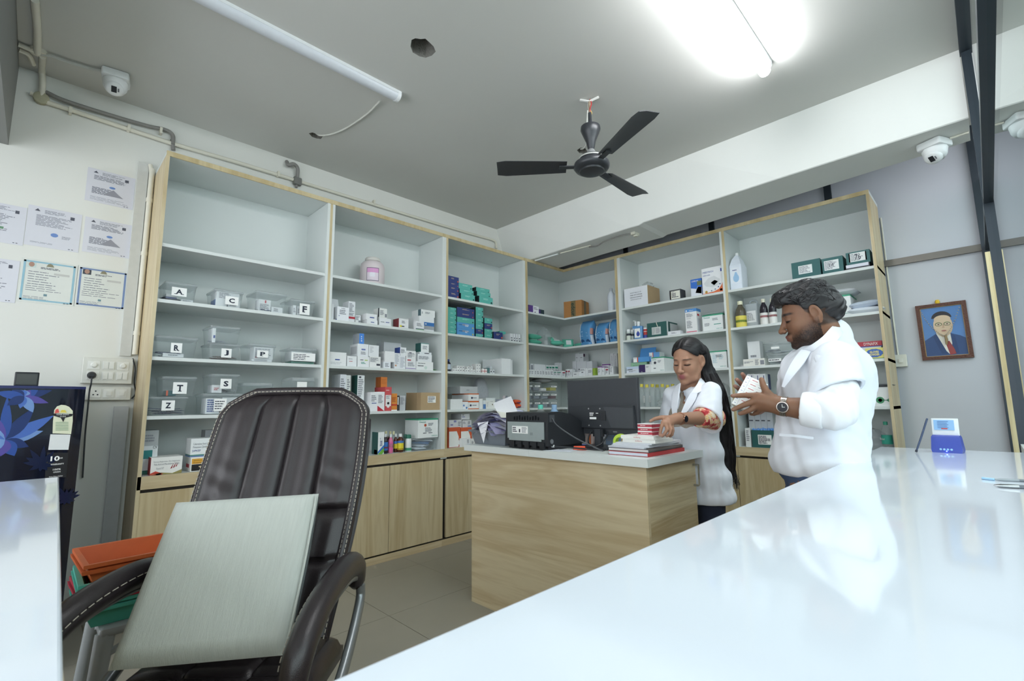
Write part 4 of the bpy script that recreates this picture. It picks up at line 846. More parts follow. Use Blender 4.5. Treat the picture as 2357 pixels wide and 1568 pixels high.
def diapers(u0, u1, vt, label, lean, sb):
 s = spot('B', 3, u0, u1, vt, sb, .16); rr = random.Random(int(u0)); w, h, d = s.w, s.h, s.d
 rings = []; rows = 10
 for k in range(rows+1):
  t = k/rows; e = .90+.12*math.sin(math.pi*t); dd = d*(.55+.5*math.sin(math.pi*min(1, t*.9+.05))) if t > .1 else d*.9
  if t > .85: dd *= (1-t)/.15*.7+.2
  R = []
  for i in range(20):
   a = 2*math.pi*i/20; c, q = math.cos(a), math.sin(a)
   R.append((w/2*e*abs(c)**.5*(1 if c > 0 else -1)+lean*t*h+.004*(rr.random()-.5), d/2+dd/2*abs(q)**.5*(1 if q > 0 else -1)+.004*(rr.random()-.5), h*t))
  rings.append(R)
 o = MB().loft(rings).build('diaper_pack', BLU, None, smooth=50, loc=s.loc+Vector((0, 0, .001)), rot=(0, 0, 0)); tag(o, label, 'diaper pack', 'blue diaper packs')
 yf = lambda t: d/2-d*(.55+.5*math.sin(math.pi*min(1, t*.9+.05)))/2-.004
 MB().tube([(-w*.32+lean*h*t, yf(t), h*t) for t in (.08, .3, .5, .7, .84)], .003, 5).build('seam', paint(222, 232, 238), o)
 for k, (tx, r) in enumerate(((-.2, .11), (.22, .10))):
  n = 12; P = [(w*tx+r*w*1.6*math.cos(math.pi*i/n), h*.12+r*h*1.2*math.sin(math.pi*i/n)) for i in range(n+1)]
  MB().loft([[(x+lean*z, yf(min(.9, z/h))-.001, z) for x, z in P], [(x+lean*z, yf(min(.9, z/h))+.006, z) for x, z in P]]).build('printed_shape', DBL, o)
 b = MB()
 for k in range(9):
  x, z = rr.uniform(-.4, .3)*w, rr.uniform(.3, .55)*h; yy = yf(z/h)-.0015; b.box((x+lean*z-.003, yy, z), (x+lean*z+.003, yy+.006, z+.006))
 b.build('printed_dots', paint(200, 226, 240), o)
 MB().tube([(w*.42+lean*h*t, yf(t)+.035, h*t) for t in (.05, .25, .4)], .022, 8).build('printed_panel', paint(206, 216, 226), o)
 MB().tube([(w*.42+lean*h*t, yf(t)+.035, h*t) for t in (.42, .55, .66)], .022, 8).build('printed_panel', paint(190, 140, 130), o)
diapers(1331, 1360, 738, 'blue diaper pack standing straight, leftmost of three', 0, .05)
diapers(1365, 1393, 742, 'blue diaper pack with a slanted folded top, middle of three', .10, .05)
diapers(1399, 1420, 733, 'blue diaper pack next to the upright, rightmost of three', .03, .05)
# rows of small cartons, corner third shelf
def row(side, idx, us, vt, labels, cols=None, prints=None, sb=.03, d=.08, base=None, grp='small cartons in the corner'):
 r = None
 for k in range(len(us)-1):
  r = C(side, idx, us[k]+.25, us[k+1]-.25, vt if not hasattr(vt, '__len__') else vt[k], cols[k] if cols else (230, 232, 234), labels if isinstance(labels, str) else labels[k], prints[k] if prints else [('lines', .15, .85, .25, .8, 4, GREYINK)], sb=sb, d=d, base=base, group=grp)
 return r
gpr = [('lines', .1, .9, .3, .7, 5, GREYINK), ('panel', .1, .9, .74, .88, paint(60, 140, 116))]; rpr = [('lines', .2, .8, .2, .6, 4, GREYINK), ('panel', .2, .9, .62, .82, paint(160, 48, 72))]
row('A', 2, [1218, 1222, 1230, 1235, 1242, 1248, 1254], 851, 'small plain white carton, bottom row left of the corner fold')
row('A', 2, [1254, 1261, 1266, 1274], 852, 'small white carton with mixed grey print near the corner fold')
row('A', 2, [1274, 1281, 1292], 855, 'small white carton with a green stripe in the corner row', prints=[gpr]*2)
row('A', 2, [1293, 1301], 854, 'small white carton with a red stripe at the corner fold', prints=[rpr])
a = row('A', 2, [1229, 1256], 839, 'long blank white carton behind the small row', prints=[[]], sb=.14, d=.1)
row('A', 2, [1221, 1228], 837.5, 'small carton with grey square atop the left end', prints=[[('panel', .2, .8, .5, .9, GREYINK)]], sb=.14, d=.08)
b = row('A', 2, [1257, 1264, 1270, 1277, 1285], 841, 'upright white carton with green stripe in the raised row', prints=[gpr]*4, sb=.15, d=.08)
row('A', 2, [1286, 1293.5], 835, 'tall pale carton behind the red-striped one', prints=[[]], sb=.19, d=.06)
row('B', 2, [1302, 1307, 1312, 1317], 850, 'white carton with red stripe, right of the corner fold', prints=[rpr, rpr, [('lines', .2, .8, .3, .7, 3, GREYINK)]], sb=.06, d=.06)
row('B', 2, [1318, 1333.5], 856.5, 'small bright white carton at the very front right of the fold', prints=[[('lines', .2, .8, .3, .7, 1, GREYINK)]], sb=.015, d=.04)
b1 = row('B', 2, [1335, 1348, 1353, 1363.5], 848, 'white carton in the lower right row beside the lime one', prints=[[('lines', .2, .8, .4, .6, 1, INK), ('lines', .1, .9, .7, .9, 2, GREYINK)], [], [('lines', .1, .9, .4, .8, 3, GREYINK)]], sb=.06, d=.09)
C('B', 2, 1364.5, 1374.5, 847.5, (150, 178, 66), 'lime green carton in the corner row', [('panel', .6, 1, .0, 1, paint(120, 150, 50))], sb=.05, d=.09)
row('B', 2, [1318, 1327, 1350, 1363.5], 832, 'grey-white carton on the raised back row, right of the fold', prints=[[('lines', .2, .8, .45, .55, 1, INK)]]*3, cols=[(204, 206, 210)]*3, sb=.17, d=.1)
z2 = row('B', 2, [1324, 1334], 814, 'grey-white carton topping the back row, left one', prints=[[('lines', .2, .8, .45, .55, 1, INK)]], cols=[(208, 210, 214)], sb=.19, d=.1, base=at(1340, 832, y=.17).z)
row('B', 2, [1334, 1343], 814, 'grey-white carton with purple square topping the back row', prints=[[('lines', .2, .8, .45, .55, 1, INK), ('side', .0, .3, .6, .95, paint(70, 36, 70))]], cols=[(208, 210, 214)], sb=.19, d=.1, base=at(1340, 832, y=.17).z)
VIO = [('band', .9, 1, paint(120, 60, 140)), ('lines', .15, .6, .3, .75, 4, GREYINK)]
row('B', 2, [1375.5, 1385, 1391.5], 844, 'white carton with violet top edge in the front row', prints=[VIO, [('lines', .2, .8, .4, .6, 2, GREYINK), ('band', .9, 1, paint(120, 60, 140))]], sb=.05, d=.07)
row('B', 2, [1386, 1402], 838.5, 'white carton with violet top edge set further back', prints=[VIO], sb=.14, d=.08)
row('B', 2, [1392.5, 1401], 846.5, 'small white carton with red stripe by the violet ones', prints=[rpr], sb=.05, d=.06)
row('B', 2, [1403, 1412], 843.5, 'white carton with faint print near the upright', prints=[[('lines', .2, .8, .3, .9, 6, GREYINK)]], sb=.05, d=.07)
row('B', 2, [1405, 1413.5, 1421.5], 814, 'tall grey-white carton against the upright', prints=[[('lines', .4, .6, .1, .9, 12, GREYINK)]]*2, cols=[(206, 207, 210)]*2, sb=.16, d=.1)
# stacked small drawers tubs
Z1 = None
labs = [['lower', 'middle', 'upper'], ['first from the upright', 'second from the upright', 'third from the upright', 'fourth from the upright']]
for c, (a, b) in enumerate(((1218, 1226), (1228.5, 1245.5), (1246.5, 1265), (1266, 1284))):
 z = None
 for r in range(3):
  if c == 2 and r == 2: break
  zt = (z or SHELF_Z[1])+.088
  vt = proj((-.05, at((a+b)/2, 915, x=-.05).y, zt))[1]
  s = tub('A', 1, a, b, vt, 'small grey-clear tub with white strip label, %s row, %s' % (labs[0][r], labs[1][c]), None, sb=.05, d=.13, base=z, group='small labelled tubs in the corner'); z = s.top
  patch(s.o, -s.w*.36, s.w*.36, s.h*.44, s.h*.62, WHITEP, y=-.001, name='paper_label'); fine_print(s.o, -s.w*.3, s.w*.3, s.h*.49, s.h*.58, 1, INK, y=-.0022)
  inner = MB().box((-s.w*.36, s.d*.12, .006), (s.w*.36, s.d*.8, s.h*.42)).build('medicine_carton', paint(206, 196, 96) if (c, r) == (3, 2) else (paint(110, 70, 84) if (c, r) == (3, 1) else paint(150, 154, 164)), None, loc=s.loc, rot=s.rot)
  tag(inner, 'carton inside the small tub, %s row, %s' % (labs[0][r], labs[1][c]), 'carton', 'cartons inside small corner tubs')
 if c == 2: C('A', 1, 1246, 1257, 894, (226, 228, 228), 'white carton with slanted top standing on the small tubs', [('lines', .3, .9, .3, .5, 1, GREYINK)], sb=.05, d=.1, base=z)
 if c == 1: topz = z
pillow(Vector((-.13, at(1247, 888, x=-.13).y, topz+.001)), .14, .22, .05, mat('grey_polythene', (170, 172, 174), .4, var=.1, scale=30), 'grey polythene packet lying on the small tubs', 'polythene_packet', 'packet')
tub('B', 1, 1305, 1330, 916, 'low clear tub half hidden by the monitor', None, sb=.08, d=.15, strips=3)

# --- bay behind the woman
s = C('B', 4, 1437, 1491, 661, (232, 234, 240), 'white carton with four printed lines and a cardboard side', [T('ROUS TORO-10, 20', .72, .055, .46, INK, .5), T('RABIL MPT CAPSULES', .60, .055, .50, INK, .52), T('REBILISON NASARULES', .48, .055, .52, INK, .52), T('ORTHOS OSOM (12P)', .36, .055, .46, INK, .5), ('side', .0, 1, 0, 1, M_KRAFT), ('top', M_KRAFT)], sb=0.02, d=0.24, turn=0.0)
bag(s.loc+Vector((.05, .15, s.h+.001)), (.14, .1, .07), 'clear sachets bulging out of the white printed carton', seed=7, amp=.5)
C('B', 4, 1541, 1567, 667, (70, 72, 74), 'small black-edged carton with cream face and yellow stripe', [('panel', .06, .94, .08, .88, paint(236, 234, 222)), ('panel', .06, .14, .08, .88, paint(232, 180, 70)), ('lines', .2, .85, .2, .7, 4, INK), ('lines', .2, .6, .76, .84, 1, INK)], sb=0.02, d=0.10)
C('B', 4, 1590, 1615.5, 642, (60, 116, 206), 'blue and white blood pressure monitor carton', [('poly', [(0, 0), (1, 0), (1, .38), (.5, .44), (0, .52)], paint(232, 236, 244)), T('OMRON', .88, .09, .6, WHITEP, .4), ('panel', .6, 1, .62, .86, paint(120, 130, 90)), ('poly', [(.42, .22), (.95, .14), (1, .5), (.62, .56)], paint(214, 220, 230)), ('poly', [(.5, .34), (.95, .3), (.98, .52), (.66, .54)], paint(62, 90, 168)), ('lines', .1, .4, .08, .14, 1, GREYINK)], sb=0.05, d=0.1)
C('B', 4, 1616, 1663.5, 615, (240, 241, 243), 'tall white carton picturing a white nebulizer, orange corner', [T('MEDTECH', .84, .06, .52, paint(66, 84, 160), .32), T('NEBULIZER', .72, .035, .36, paint(66, 84, 160), .24), ('poly', [(0, 0), (1, 0), (1, .42), (.94, .28), (.8, .14), (.55, .07), (0, .04)], paint(230, 118, 72)), ('poly', [(.08, .42), (.3, .6), (.6, .66), (.88, .50), (.80, .30), (.5, .24), (.18, .30)], paint(222, 224, 226)), ('poly', [(.42, .42), (.62, .5), (.78, .42), (.58, .30)], paint(200, 202, 205)), ('disc', .18, .09, .05, paint(190, 150, 70)), ('disc', .9, .10, .045, paint(240, 200, 180)), ('disc', .44, .11, .025, paint(120, 130, 160)), ('disc', .62, .15, .025, paint(120, 130, 160)), ('disc', .78, .22, .025, paint(90, 100, 140)), ('disc', .86, .32, .025, paint(90, 100, 140)), ('panel', .92, 1, .78, .9, paint(66, 84, 170))], sb=0.03, d=0.13)
bottle('B', 3, 1440, 1449, 758, 'small bottle with black band and white cap, left of two', paint(196, 204, 198, rough=.3), WPL, 'pill', bands=[(.42, .62, paint(50, 54, 62)), (.02, .4, paint(214, 220, 206))], sb=.03)
bottle('B', 3, 1449.5, 1457, 759, 'small bottle with black band and white cap, right of two', paint(196, 204, 198, rough=.3), WPL, 'pill', bands=[(.42, .62, paint(50, 54, 62))], sb=.07)
def handwash(u0, u1, vt, label, sb, pump):
 s = spot('B', 3, u0, u1, vt, sb, .06); w, h = s.w, s.h
 r = empty('handwash_bottle', s.loc); tag(r, label, 'bottle')
 MB().cbox((-w/2, 0, 0), (w/2, .05, h*.74), .012).build('body', mat('blue_liquid_bottle', (104, 156, 206), .25), r, smooth=50)
 b = MB().lathe([(w*.16, h*.73), (w*.16, h*.86), (w*.2, h*.87), (w*.2, h*(1 if not pump else .93)), (w*.12, h)], 12, M=Matrix.Translation((0, .025, 0)))
 if pump: b.box((-.012, .0, h*.97), (.012, .03, h*1.0))
 b.build('pump', WPL, r, smooth=50)
 patch(r, -w*.36, w*.3, h*.08, h*.6, WHITEP, y=-.0005, name='label'); n = 12
 MB().prism([(w*.05+w*.2*math.cos(2*math.pi*i/n), h*.28+h*.13*math.sin(2*math.pi*i/n)+(h*.05 if i == 3 else 0)) for i in range(n)], -.002, -.001).build('printed_drop', paint(66, 84, 168), r)
handwash(1458, 1477, 740, 'blue hand sanitizer bottle with a drop on its label', .02, False); handwash(1455, 1466, 738, 'white pump bottle behind the blue sanitizer bottle', .12, True)
bottle('B', 3, 1479, 1489, 754, 'red and blue tin with a white lid', paint(196, 66, 62), WPL, 'can', bands=[(.02, .32, paint(70, 80, 160)), (.6, .66, paint(230, 220, 214))], sb=.03)
s = C('B', 3, 1489.5, 1535, 742, (46, 92, 88), 'dark green carton with a torn white sticker', [('panel', .24, .70, .16, .68, paint(206, 210, 208)), ('lines', .46, .68, .22, .62, 5, GREYINK), ('lines', .25, .44, .18, .64, 6, paint(168, 174, 172)), ('side', .0, .12, 0, 1, paint(222, 226, 224)), ('side', .12, .3, .35, .95, paint(40, 80, 76)), ('side', .3, 1, 0, .9, paint(200, 204, 204)), ('top', paint(200, 204, 202))], sb=0.02, d=0.22)
MB().tube(bez([(.0, -.004, s.h*1.0), (.004, -.008, s.h*.9), (.012, -.005, s.h*.7)], 4), .0035, 5).build('twine', paint(226, 222, 210), s.o)
C('B', 3, 1537, 1566, 762, (236, 237, 240), 'flat white carton lying beside the dark green carton', [('lines', .3, .7, .3, .7, 2, GREYINK)], sb=0.015, d=0.09)
C('B', 3, 1578, 1604, 711, (240, 240, 240), 'tall white carton with a blue top band', [('band', .88, 1.0, paint(86, 148, 212)), T('Abbott', .93, .05, .4, WHITEP, .55), ('panel', .06, .18, .905, .96, WHITEP), ('lines', .1, .7, .66, .82, 5, GREYINK), L(.6, .02, .5, INK, .35), ('lines', .1, .6, .2, .52, 9, GREYINK), ('panel', .04, .96, .04, .07, paint(200, 50, 84)), ('side', .15, .6, .7, .78, REDINK), ('side', .2, .9, .1, .6, paint(214, 216, 222))], sb=0.03, d=0.09)
s = braun('B', 3, 1617, 1664, 724, 'white green-topped carton behind and left of the upright', d=.2, extra=[('panel', .56, .9, .36, .4, TEALINK), ('lines', .1, .4, .3, .5, 3, GREYINK)])
pillow(s.loc+Vector((0, .1, s.h+.001)), .22, .16, .025, paint(226, 228, 230), 'white paper packet on the green-topped carton', 'paper_packet', 'packet', seed=9)
s0 = C('B', 2, 1442, 1470, 844, (200, 216, 236), 'light blue and white carton with a red line, lower left', [('panel', 0, 1, .0, .62, paint(220, 226, 236)), ('panel', .1, .5, .5, .6, paint(190, 70, 80)), ('lines', .2, .8, .15, .4, 2, GREYINK)], sb=0.02, d=0.09)
C('B', 2, 1453, 1489, 834, (150, 190, 156), 'pale green carton behind the purple and white one', [('lines', .1, .9, .2, .8, 4, paint(126, 170, 134))], sb=0.13, d=0.1)
C('B', 2, 1471.5, 1484, 840, (62, 44, 96), 'dark purple upright carton, front of the shelf', [('lines', .3, .7, .08, .14, 1, WHITEP)], sb=0.02, d=0.08)
C('B', 2, 1484.5, 1499, 839, (236, 236, 236), 'cream-white carton beside the dark purple one', [('lines', .2, .8, .6, .8, 2, GREYINK)], sb=0.03, d=0.08)
s = C('B', 2, 1458, 1494, 822, (92, 158, 220), 'bright blue carton with white end, raised grey flap', [('panel', 0, .24, 0, 1, WHITEP), ('panel', .24, .31, 0, 1, paint(224, 96, 70)), T('JNK', .78, .16, .16, paint(60, 60, 110), .12)], sb=0.12, d=0.12, base=at(1470, 834, y=.13).z, flap=.11)
C('B', 2, 1495, 1519, 811, (236, 238, 240), 'white and blue carton behind the spotted white carton', [('panel', .4, 1, 0, 1, paint(110, 164, 220)), ('panel', .34, .42, 0, 1, paint(220, 90, 70)), T('JNK', .8, .1, .26, paint(60, 60, 110), .17)], sb=0.16, d=0.1)
braun('B', 2, 1500, 1529, 822, 'white carton with a black dot beside the woman\'s face', d=.22, sb=.04, extra=[('disc', .28, .62, .09, INK), ('lines', .15, .35, .2, .3, 1, INK)])
braun('B', 2, 1624, 1673, 808, 'white pale-blue printed carton right of the woman\'s head', d=.2, sb=.03, title=False, extra=[('lines', .05, .3, .3, .8, 9, paint(190, 214, 222)), ('lines', .34, .6, .3, .8, 9, paint(190, 214, 222)), ('lines', .64, .9, .5, .8, 5, paint(190, 214, 222)), T('Omnican', .88, .06, .4, paint(150, 200, 196), .25)])
bottle('B', 2, 1614, 1623, 811, 'steel-capped flask behind the woman\'s head', paint(150, 152, 154, rough=.3), paint(90, 92, 96, rough=.2), 'water', sb=.1)
YC = mat('yellow_cap', (222, 206, 84), .4)
for k, (u, v, sb) in enumerate(((1474, 884, .05), (1486, 885, .04), (1499, 884, .05), (1510, 885, .14), (1522, 884, .06), (1534, 886, .06), (1546, 884, .15))):
 s = bottle('B', 1, u-7, u+7, v, 'clear saline bottle with yellow cap, %s from the monitor' % ['first', 'second', 'third', 'fourth', 'fifth', 'sixth', 'seventh'][k], CLEARP, YC, 'saline', sb=sb, group='saline bottles', n=14)
 if k in (0, 1, 2): patch(s.o, -.022, .022, s.h*.18, s.h*.5, WHITEP, y=-s.r*1.0, name='label')
bag(Vector((at(1532, 925, y=.03).x, .04, SHELF_Z[1]+.001)), (.2, .06, .09), 'crumpled clear film in front of the saline bottles', seed=12)
bag(Vector((at(1666, 910, y=.15).x, .16, SHELF_Z[1]+.001)), (.16, .16, .20), 'clear bag of small items behind the woman\'s hair', seed=15, amp=.4)
for k, u in enumerate((1480, 1500, 1520, 1535)): bag(Vector((at(u, 1000, y=.1).x, .12, SHELF_Z[0]+.001)), (.15, .14, .17), 'pale blue bag of sachets low behind the monitor, %s' % ['first', 'second', 'third', 'fourth'][k], m=thin_glass('blue_polythene', tint=(240, 248, 252), haze=.40, rough=.12), seed=20+k, group='pale blue bags behind the monitor')
bottle('B', 0, 1671, 1684, 947, 'tall steel bottle standing behind the woman\'s hair', mat('steel_bottle', (150, 152, 155), .2, metal=.9), mat('steel_cap', (120, 122, 126), .25, metal=.9), 'can', sb=.03)

# --- bay behind the man
def jerry(side, idx, u0, u1, vt, label, m, sb, lblcol, flat=False):
 s = spot(side, idx, u0, u1, vt, sb, .2); w, h = s.w, s.h; d = .15
 r = empty('jerrycan', s.loc); tag(r, label, 'jerrycan')
 def ring(k, z, ox=0): return [(-w/2*k+ox, d/2-d/2*k, z), (w/2*k+ox, d/2-d/2*k, z), (w/2*k+ox, d/2+d/2*k, z), (-w/2*k+ox, d/2+d/2*k, z)]
 b = MB(); b.cbox((-w/2, 0, 0), (w/2, d, h*(.66 if not flat else .84)), .014)
 if not flat: b.loft([ring(.92, h*.64), ring(.6, h*.82, -.0), ring(.22, h*.93, .0)])
 b.build('body', m, r, smooth=40)
 if flat:
  MB().tube(bez([(-w*.3, d/2, h*.82), (-w*.22, d/2, h*.97), (w*.2, d/2, h*.97), (w*.3, d/2, h*.82)], 6), .008, 8).build('handle', m, r, smooth=50)
 else:
  MB().lathe([(w*.13, h*.92), (w*.13, h*.985), (w*.1, h)], 12, M=Matrix.Translation((0, d/2, 0))).build('cap', WPL, r, smooth=50)
 c = patch(r, -w*.36, w*.36, h*.18, h*.58, lblcol, y=-.0008, name='label'); return r, s, w, h
r, s, w, h = jerry('B', 4, 1677.5, 1706, 578, 'white jerrycan with a blue drop label on the top shelf', mat('white_can', (226, 232, 242), .3), .05, paint(232, 236, 244))
n = 14; MB().prism([(w*.06+w*.24*math.cos(2*math.pi*i/n), h*.30+h*.10*math.sin(2*math.pi*i/n)+(h*.06 if i in (3, 4) else 0)) for i in range(n)], -.003, -.0016).build('printed_drop', paint(160, 196, 228), r); fine_print(r, -w*.2, w*.25, h*.49, h*.53, 1, paint(90, 100, 150), y=-.0018)
GRN = (56, 104, 104)
def greenbox(u0, u1, vt, label, turn, sb, stick, hand=None, ends=None):
 pr = [('panel', stick[0], stick[1], stick[2], stick[3], paint(238, 240, 240)), ('lines', stick[0]+.03, stick[1]-.03, stick[2]+.05, stick[3]-.04, 6, GREYINK)]
 if ends: pr += [('panel', stick[0], stick[0]+.04, stick[2], stick[3], ends), ('panel', stick[1]-.04, stick[1], stick[2], stick[3], ends)]
 if hand: pr.append(T(hand, (stick[2]+stick[3])/2, .22, .22, INK, (stick[0]+stick[1])/2))
 return C('B', 4, u0, u1, vt, GRN, label, pr, sb=sb, d=.18, group='dark green medical boxes', turn=turn)
s = greenbox(1822, 1889, 600, 'dark green box with one white sticker, leftmost of three', 0, .02, (.24, .72, .24, .74))
s = greenbox(1892, 1941, 592, 'dark green shiny box with a handwritten sticker, middle of three', 0, .012, (.1, .8, .2, .82), '14')
s = C('B', 4, 1947, 2002, 607, (70, 72, 78), 'white-fronted base tray under the rightmost green box', [('panel', 0, .96, .35, 1, paint(226, 226, 236))], sb=.012, d=.16)
greenbox(1947, 2003, 578, 'dark green box with orange-edged sticker, rightmost of three', 0, .012, (.14, .86, .22, .92), '76', paint(226, 120, 80)) if False else C('B', 4, 1947, 2003, 578, GRN, 'dark green box with orange-edged sticker, rightmost of three', [('panel', .12, .86, .2, .9, paint(236, 238, 236)), ('panel', .12, .17, .2, .9, paint(226, 120, 80)), ('panel', .81, .86, .2, .9, paint(224, 110, 100)), ('lines', .2, .78, .25, .85, 5, GREYINK), T('76', .55, .44, .26, INK, .5)], sb=.012, d=.18, base=s.top, group='dark green medical boxes')
bottle('B', 3, 1689, 1713, 692, 'spray bottle with yellow label wrapped in clear film', paint(90, 84, 70, rough=.25), mat('cream_cap', (234, 230, 200), .4), 'saline', sb=.04, bands=[(.02, .44, paint(224, 208, 92)), (.2, .28, paint(110, 160, 70))])
r, s, w, h = jerry('B', 3, 1714, 1744, 688, 'translucent grey jerrycan with handle and white label', mat('milky_can', (176, 184, 188), .35), .12, paint(236, 238, 240), flat=True); fine_print(r, -w*.3, w*.3, h*.24, h*.52, 6, GREYINK, y=-.0018)
bottle('B', 3, 1746, 1765, 687, 'brown bottle with red and white label, left of two', DARKB, mat('cream_neck', (224, 220, 200), .4), 'saline', sb=.04, bands=[(.02, .46, paint(232, 230, 226)), (.28, .36, REDINK)])
bottle('B', 3, 1767, 1785, 686, 'brown bottle with red and white label by the man\'s forehead', DARKB, mat('cream_neck', (224, 220, 200), .4), 'saline', sb=.04, bands=[(.02, .46, paint(232, 230, 226)), (.28, .36, REDINK)])
s = braun('B', 3, 1900, 1959, 681, 'large white green-topped carton behind the man\'s head', d=.24, sb=.04)
pillow(s.loc+Vector((-.01, .1, s.h+.001)), .26, .18, .06, paint(214, 216, 220), 'white wrapped bundle on the large green-topped carton', 'wrapped_bundle', 'bundle', seed=31)
for k in range(2): pillow(Vector((at(1992, 705, y=.08).x, .10, SHELF_Z[3]+.001+.045*k)), .22-.03*k, .16, .05, paint(206, 216, 232) if k else paint(232, 236, 242), ['white folded cloth on the shelf right of the man\'s head', 'pale blue folded cloth lying on a white one'][k], 'folded_cloth', 'cloth', seed=33+k, rot=(.04, -.08*k, .1))
s = C('B', 2, 1711, 1760, 826, (238, 236, 228), 'cream carton with lifted lid and small bar code', [('lines', .04, .5, .4, .7, 2, GREYINK), ('panel', .8, .98, .15, .75, GREYINK), ('lines', .56, .76, .1, .9, 6, GREYINK)], sb=.03, d=.12)
C('B', 2, 1722, 1750, 786, (236, 237, 238), 'white carton with grey script standing behind the cream one', [('lines', .2, .8, .35, .5, 1, GREYINK)], sb=.17, d=.08)
for k in range(3): o = MB().box((-.07, -.04, 0), (.07, .04, .008)).build('booklet', paint(226, 228, 228), None, loc=(at(1716, 800, y=.2).x, .22, SHELF_Z[2]+.001+.0085*k), rot=(0, 0, .12*k)); tag(o, 'white booklet in the small pile beside the cream carton', 'booklet', 'white booklets in a pile')
t1 = tub('B', 2, 1764, 1822, 813, 'flat clear tub with white strip label, lower of two', None, sb=.03, d=.18, strips=4); patch(t1.o, -t1.w*.42, t1.w*.1, t1.h*.3, t1.h*.55, WHITEP, y=-.001, name='paper_label'); fine_print(t1.o, -t1.w*.4, t1.w*.06, t1.h*.36, t1.h*.5, 1, INK, y=-.0022)
t2 = tub('B', 2, 1756, 1820, 787, 'flat clear tub with white strip label, upper of two', None, sb=.03, d=.18, base=t1.top, strips=5); patch(t2.o, -t2.w*.2, t2.w*.1, t2.h*.4, t2.h*.58, WHITEP, y=-.001, name='paper_label')
s = C('B', 2, 1974, 2030, 799, (226, 230, 236), 'white carton right of the man\'s shoulder under the red one', [('lines', .1, .4, .3, .7, 3, GREYINK)], sb=.07, d=.18)
C('B', 2, 1974, 2030, 786, (186, 62, 76), 'flat red carton with white capital lettering', [T('DYNAFIX', .55, .5, .58, WHITEP, .55), ('band', 0, .16, paint(70, 90, 160))], sb=.07, d=.18, base=s.top)
s = C('B', 2, 1992, 2034, 801, (236, 226, 132), 'yellow carton with a blue oval glove powder badge', [('band', 0, .06, paint(90, 150, 80))], sb=.012, d=.05)
n = 24; MB().prism([(s.w*.46*(1+.05*(i % 2))*math.cos(2*math.pi*i/n), s.h*.52+s.h*.38*(1+.06*(i % 2))*math.sin(2*math.pi*i/n)) for i in range(n)], -.002, -.001).build('printed_oval', paint(74, 112, 186), s.o)
text(s.o, 'GLOVES', 0, s.h*.62, s.w*.5, s.h*.2, paint(246, 232, 130), y=-.003, bold=.03); text(s.o, 'POWDER', 0, s.h*.38, s.w*.56, s.h*.2, paint(246, 232, 130), y=-.003, bold=.03)
for r_ in range(2):
 for k in range(3):
  vt = 861 if r_ else 886
  if r_ == 0: s = C('B', 1, 1721+k*14, 1734.6+k*14, 897, (228, 229, 232), 'white carton in the lower row behind the man\'s hands', [('lines', .3, .8, .3, .7, 3, GREYINK)], sb=.06, d=.12, group='white cartons behind the man\'s hands')
  else: C('B', 1, 1721+k*14, 1734.6+k*14, 861, (230, 231, 234), 'white carton with navy flank in the upper row behind the hands', [('panel', .66, .8, .3, .9, paint(80, 86, 130)), ('side', .5, 1, 0, 1, paint(60, 70, 110))], sb=.06, d=.12, base=s.top, group='white cartons behind the man\'s hands')
C('B', 1, 1999, 2047, 892, (238, 240, 239), 'white carton with green loop print beside the man\'s back', [('disc', .55, .32, .18, paint(80, 150, 110)), ('disc', .55, .32, .09, paint(238, 240, 239)), ('poly', [(.66, .34), (.85, .30), (1, .42), (1, .2), (.85, .33), (.66, .3)], paint(80, 150, 110)), ('panel', 0, .16, .4, 1, paint(40, 96, 84)), ('lines', .05, .45, .28, .36, 1, GREYINK)], sb=.03, d=.2)
pillow(Vector((at(2030, 885, y=.2).x, .12, at(2020, 891, y=.03).z+.003)), .16, .14, .02, paint(120, 124, 128), 'dark grey sleeve lying on the green loop carton', 'plastic_sleeve', 'packet')
for k in range(4): C('B', 0, 1725+k*14, 1738.5+k*14, 949, (226, 227, 230), 'upright white carton in the back row above the green tray', [('lines', .1, .8, .72, .78, 1, INK), ('lines', .1, .6, .4, .5, 1, GREYINK), ('lines', .1, .6, .2, .28, 1, GREYINK)], sb=.17, d=.12, group='upright white cartons above the green tray')
C('B', 0, 1716, 1728, 986, (232, 233, 234), 'narrow white carton left of the green tray', [('lines', .2, .8, .3, .9, 6, GREYINK)], sb=.03, d=.09)
s = spot('B', 0, 1731, 1788, 991, .03, .2)
tr = empty('supply_tray', s.loc); tag(tr, 'dark green tray with sticker holding blue caps', 'tray'); w, h, d = s.w, s.h, s.d; gm = mat('green_tray', (46, 96, 94), .4)
for lo, hi in (((-w/2, 0, 0), (w/2, .006, h)), ((-w/2, d-.006, 0), (w/2, d, h)), ((-w/2, .006, 0), (-w/2+.006, d-.006, h)), ((w/2-.006, .006, 0), (w/2, d-.006, h)), ((-w/2+.006, .006, 0), (w/2-.006, d-.006, .006))): MB().box(lo, hi).build('wall_panel', gm, tr)
patch(tr, -w*.25, w*.3, h*.18, h*.74, WHITEP, name='sticker'); fine_print(tr, -w*.22, w*.26, h*.22, h*.7, 6, INK, y=-.0015)
capm = MB().lathe([(.011, 0), (.012, .003), (.009, .02), (.006, .022)], 8).mesh('tube_cap', mat('blue_cap', (110, 160, 226), .35), True)
rr = random.Random(2)
for k in range(28):
 o = link('tube_cap', capm, None, s.loc+Vector((-w*.42+w*.84*((k % 7)/6), .03+.035*(k//7), h-.014+.008*rr.random())), (rr.uniform(-.6, .6), rr.uniform(-.6, .6), 0)); tag(o, 'blue tube cap among those filling the green tray', 'cap', 'blue caps in the green tray')
 if k < 7 or k % 3 == 0: pass
sup = MB().box((-w/2+.008, .008, .007), (w/2-.008, d-.008, h-.016)).build('foam_insert', paint(90, 130, 190), tr)
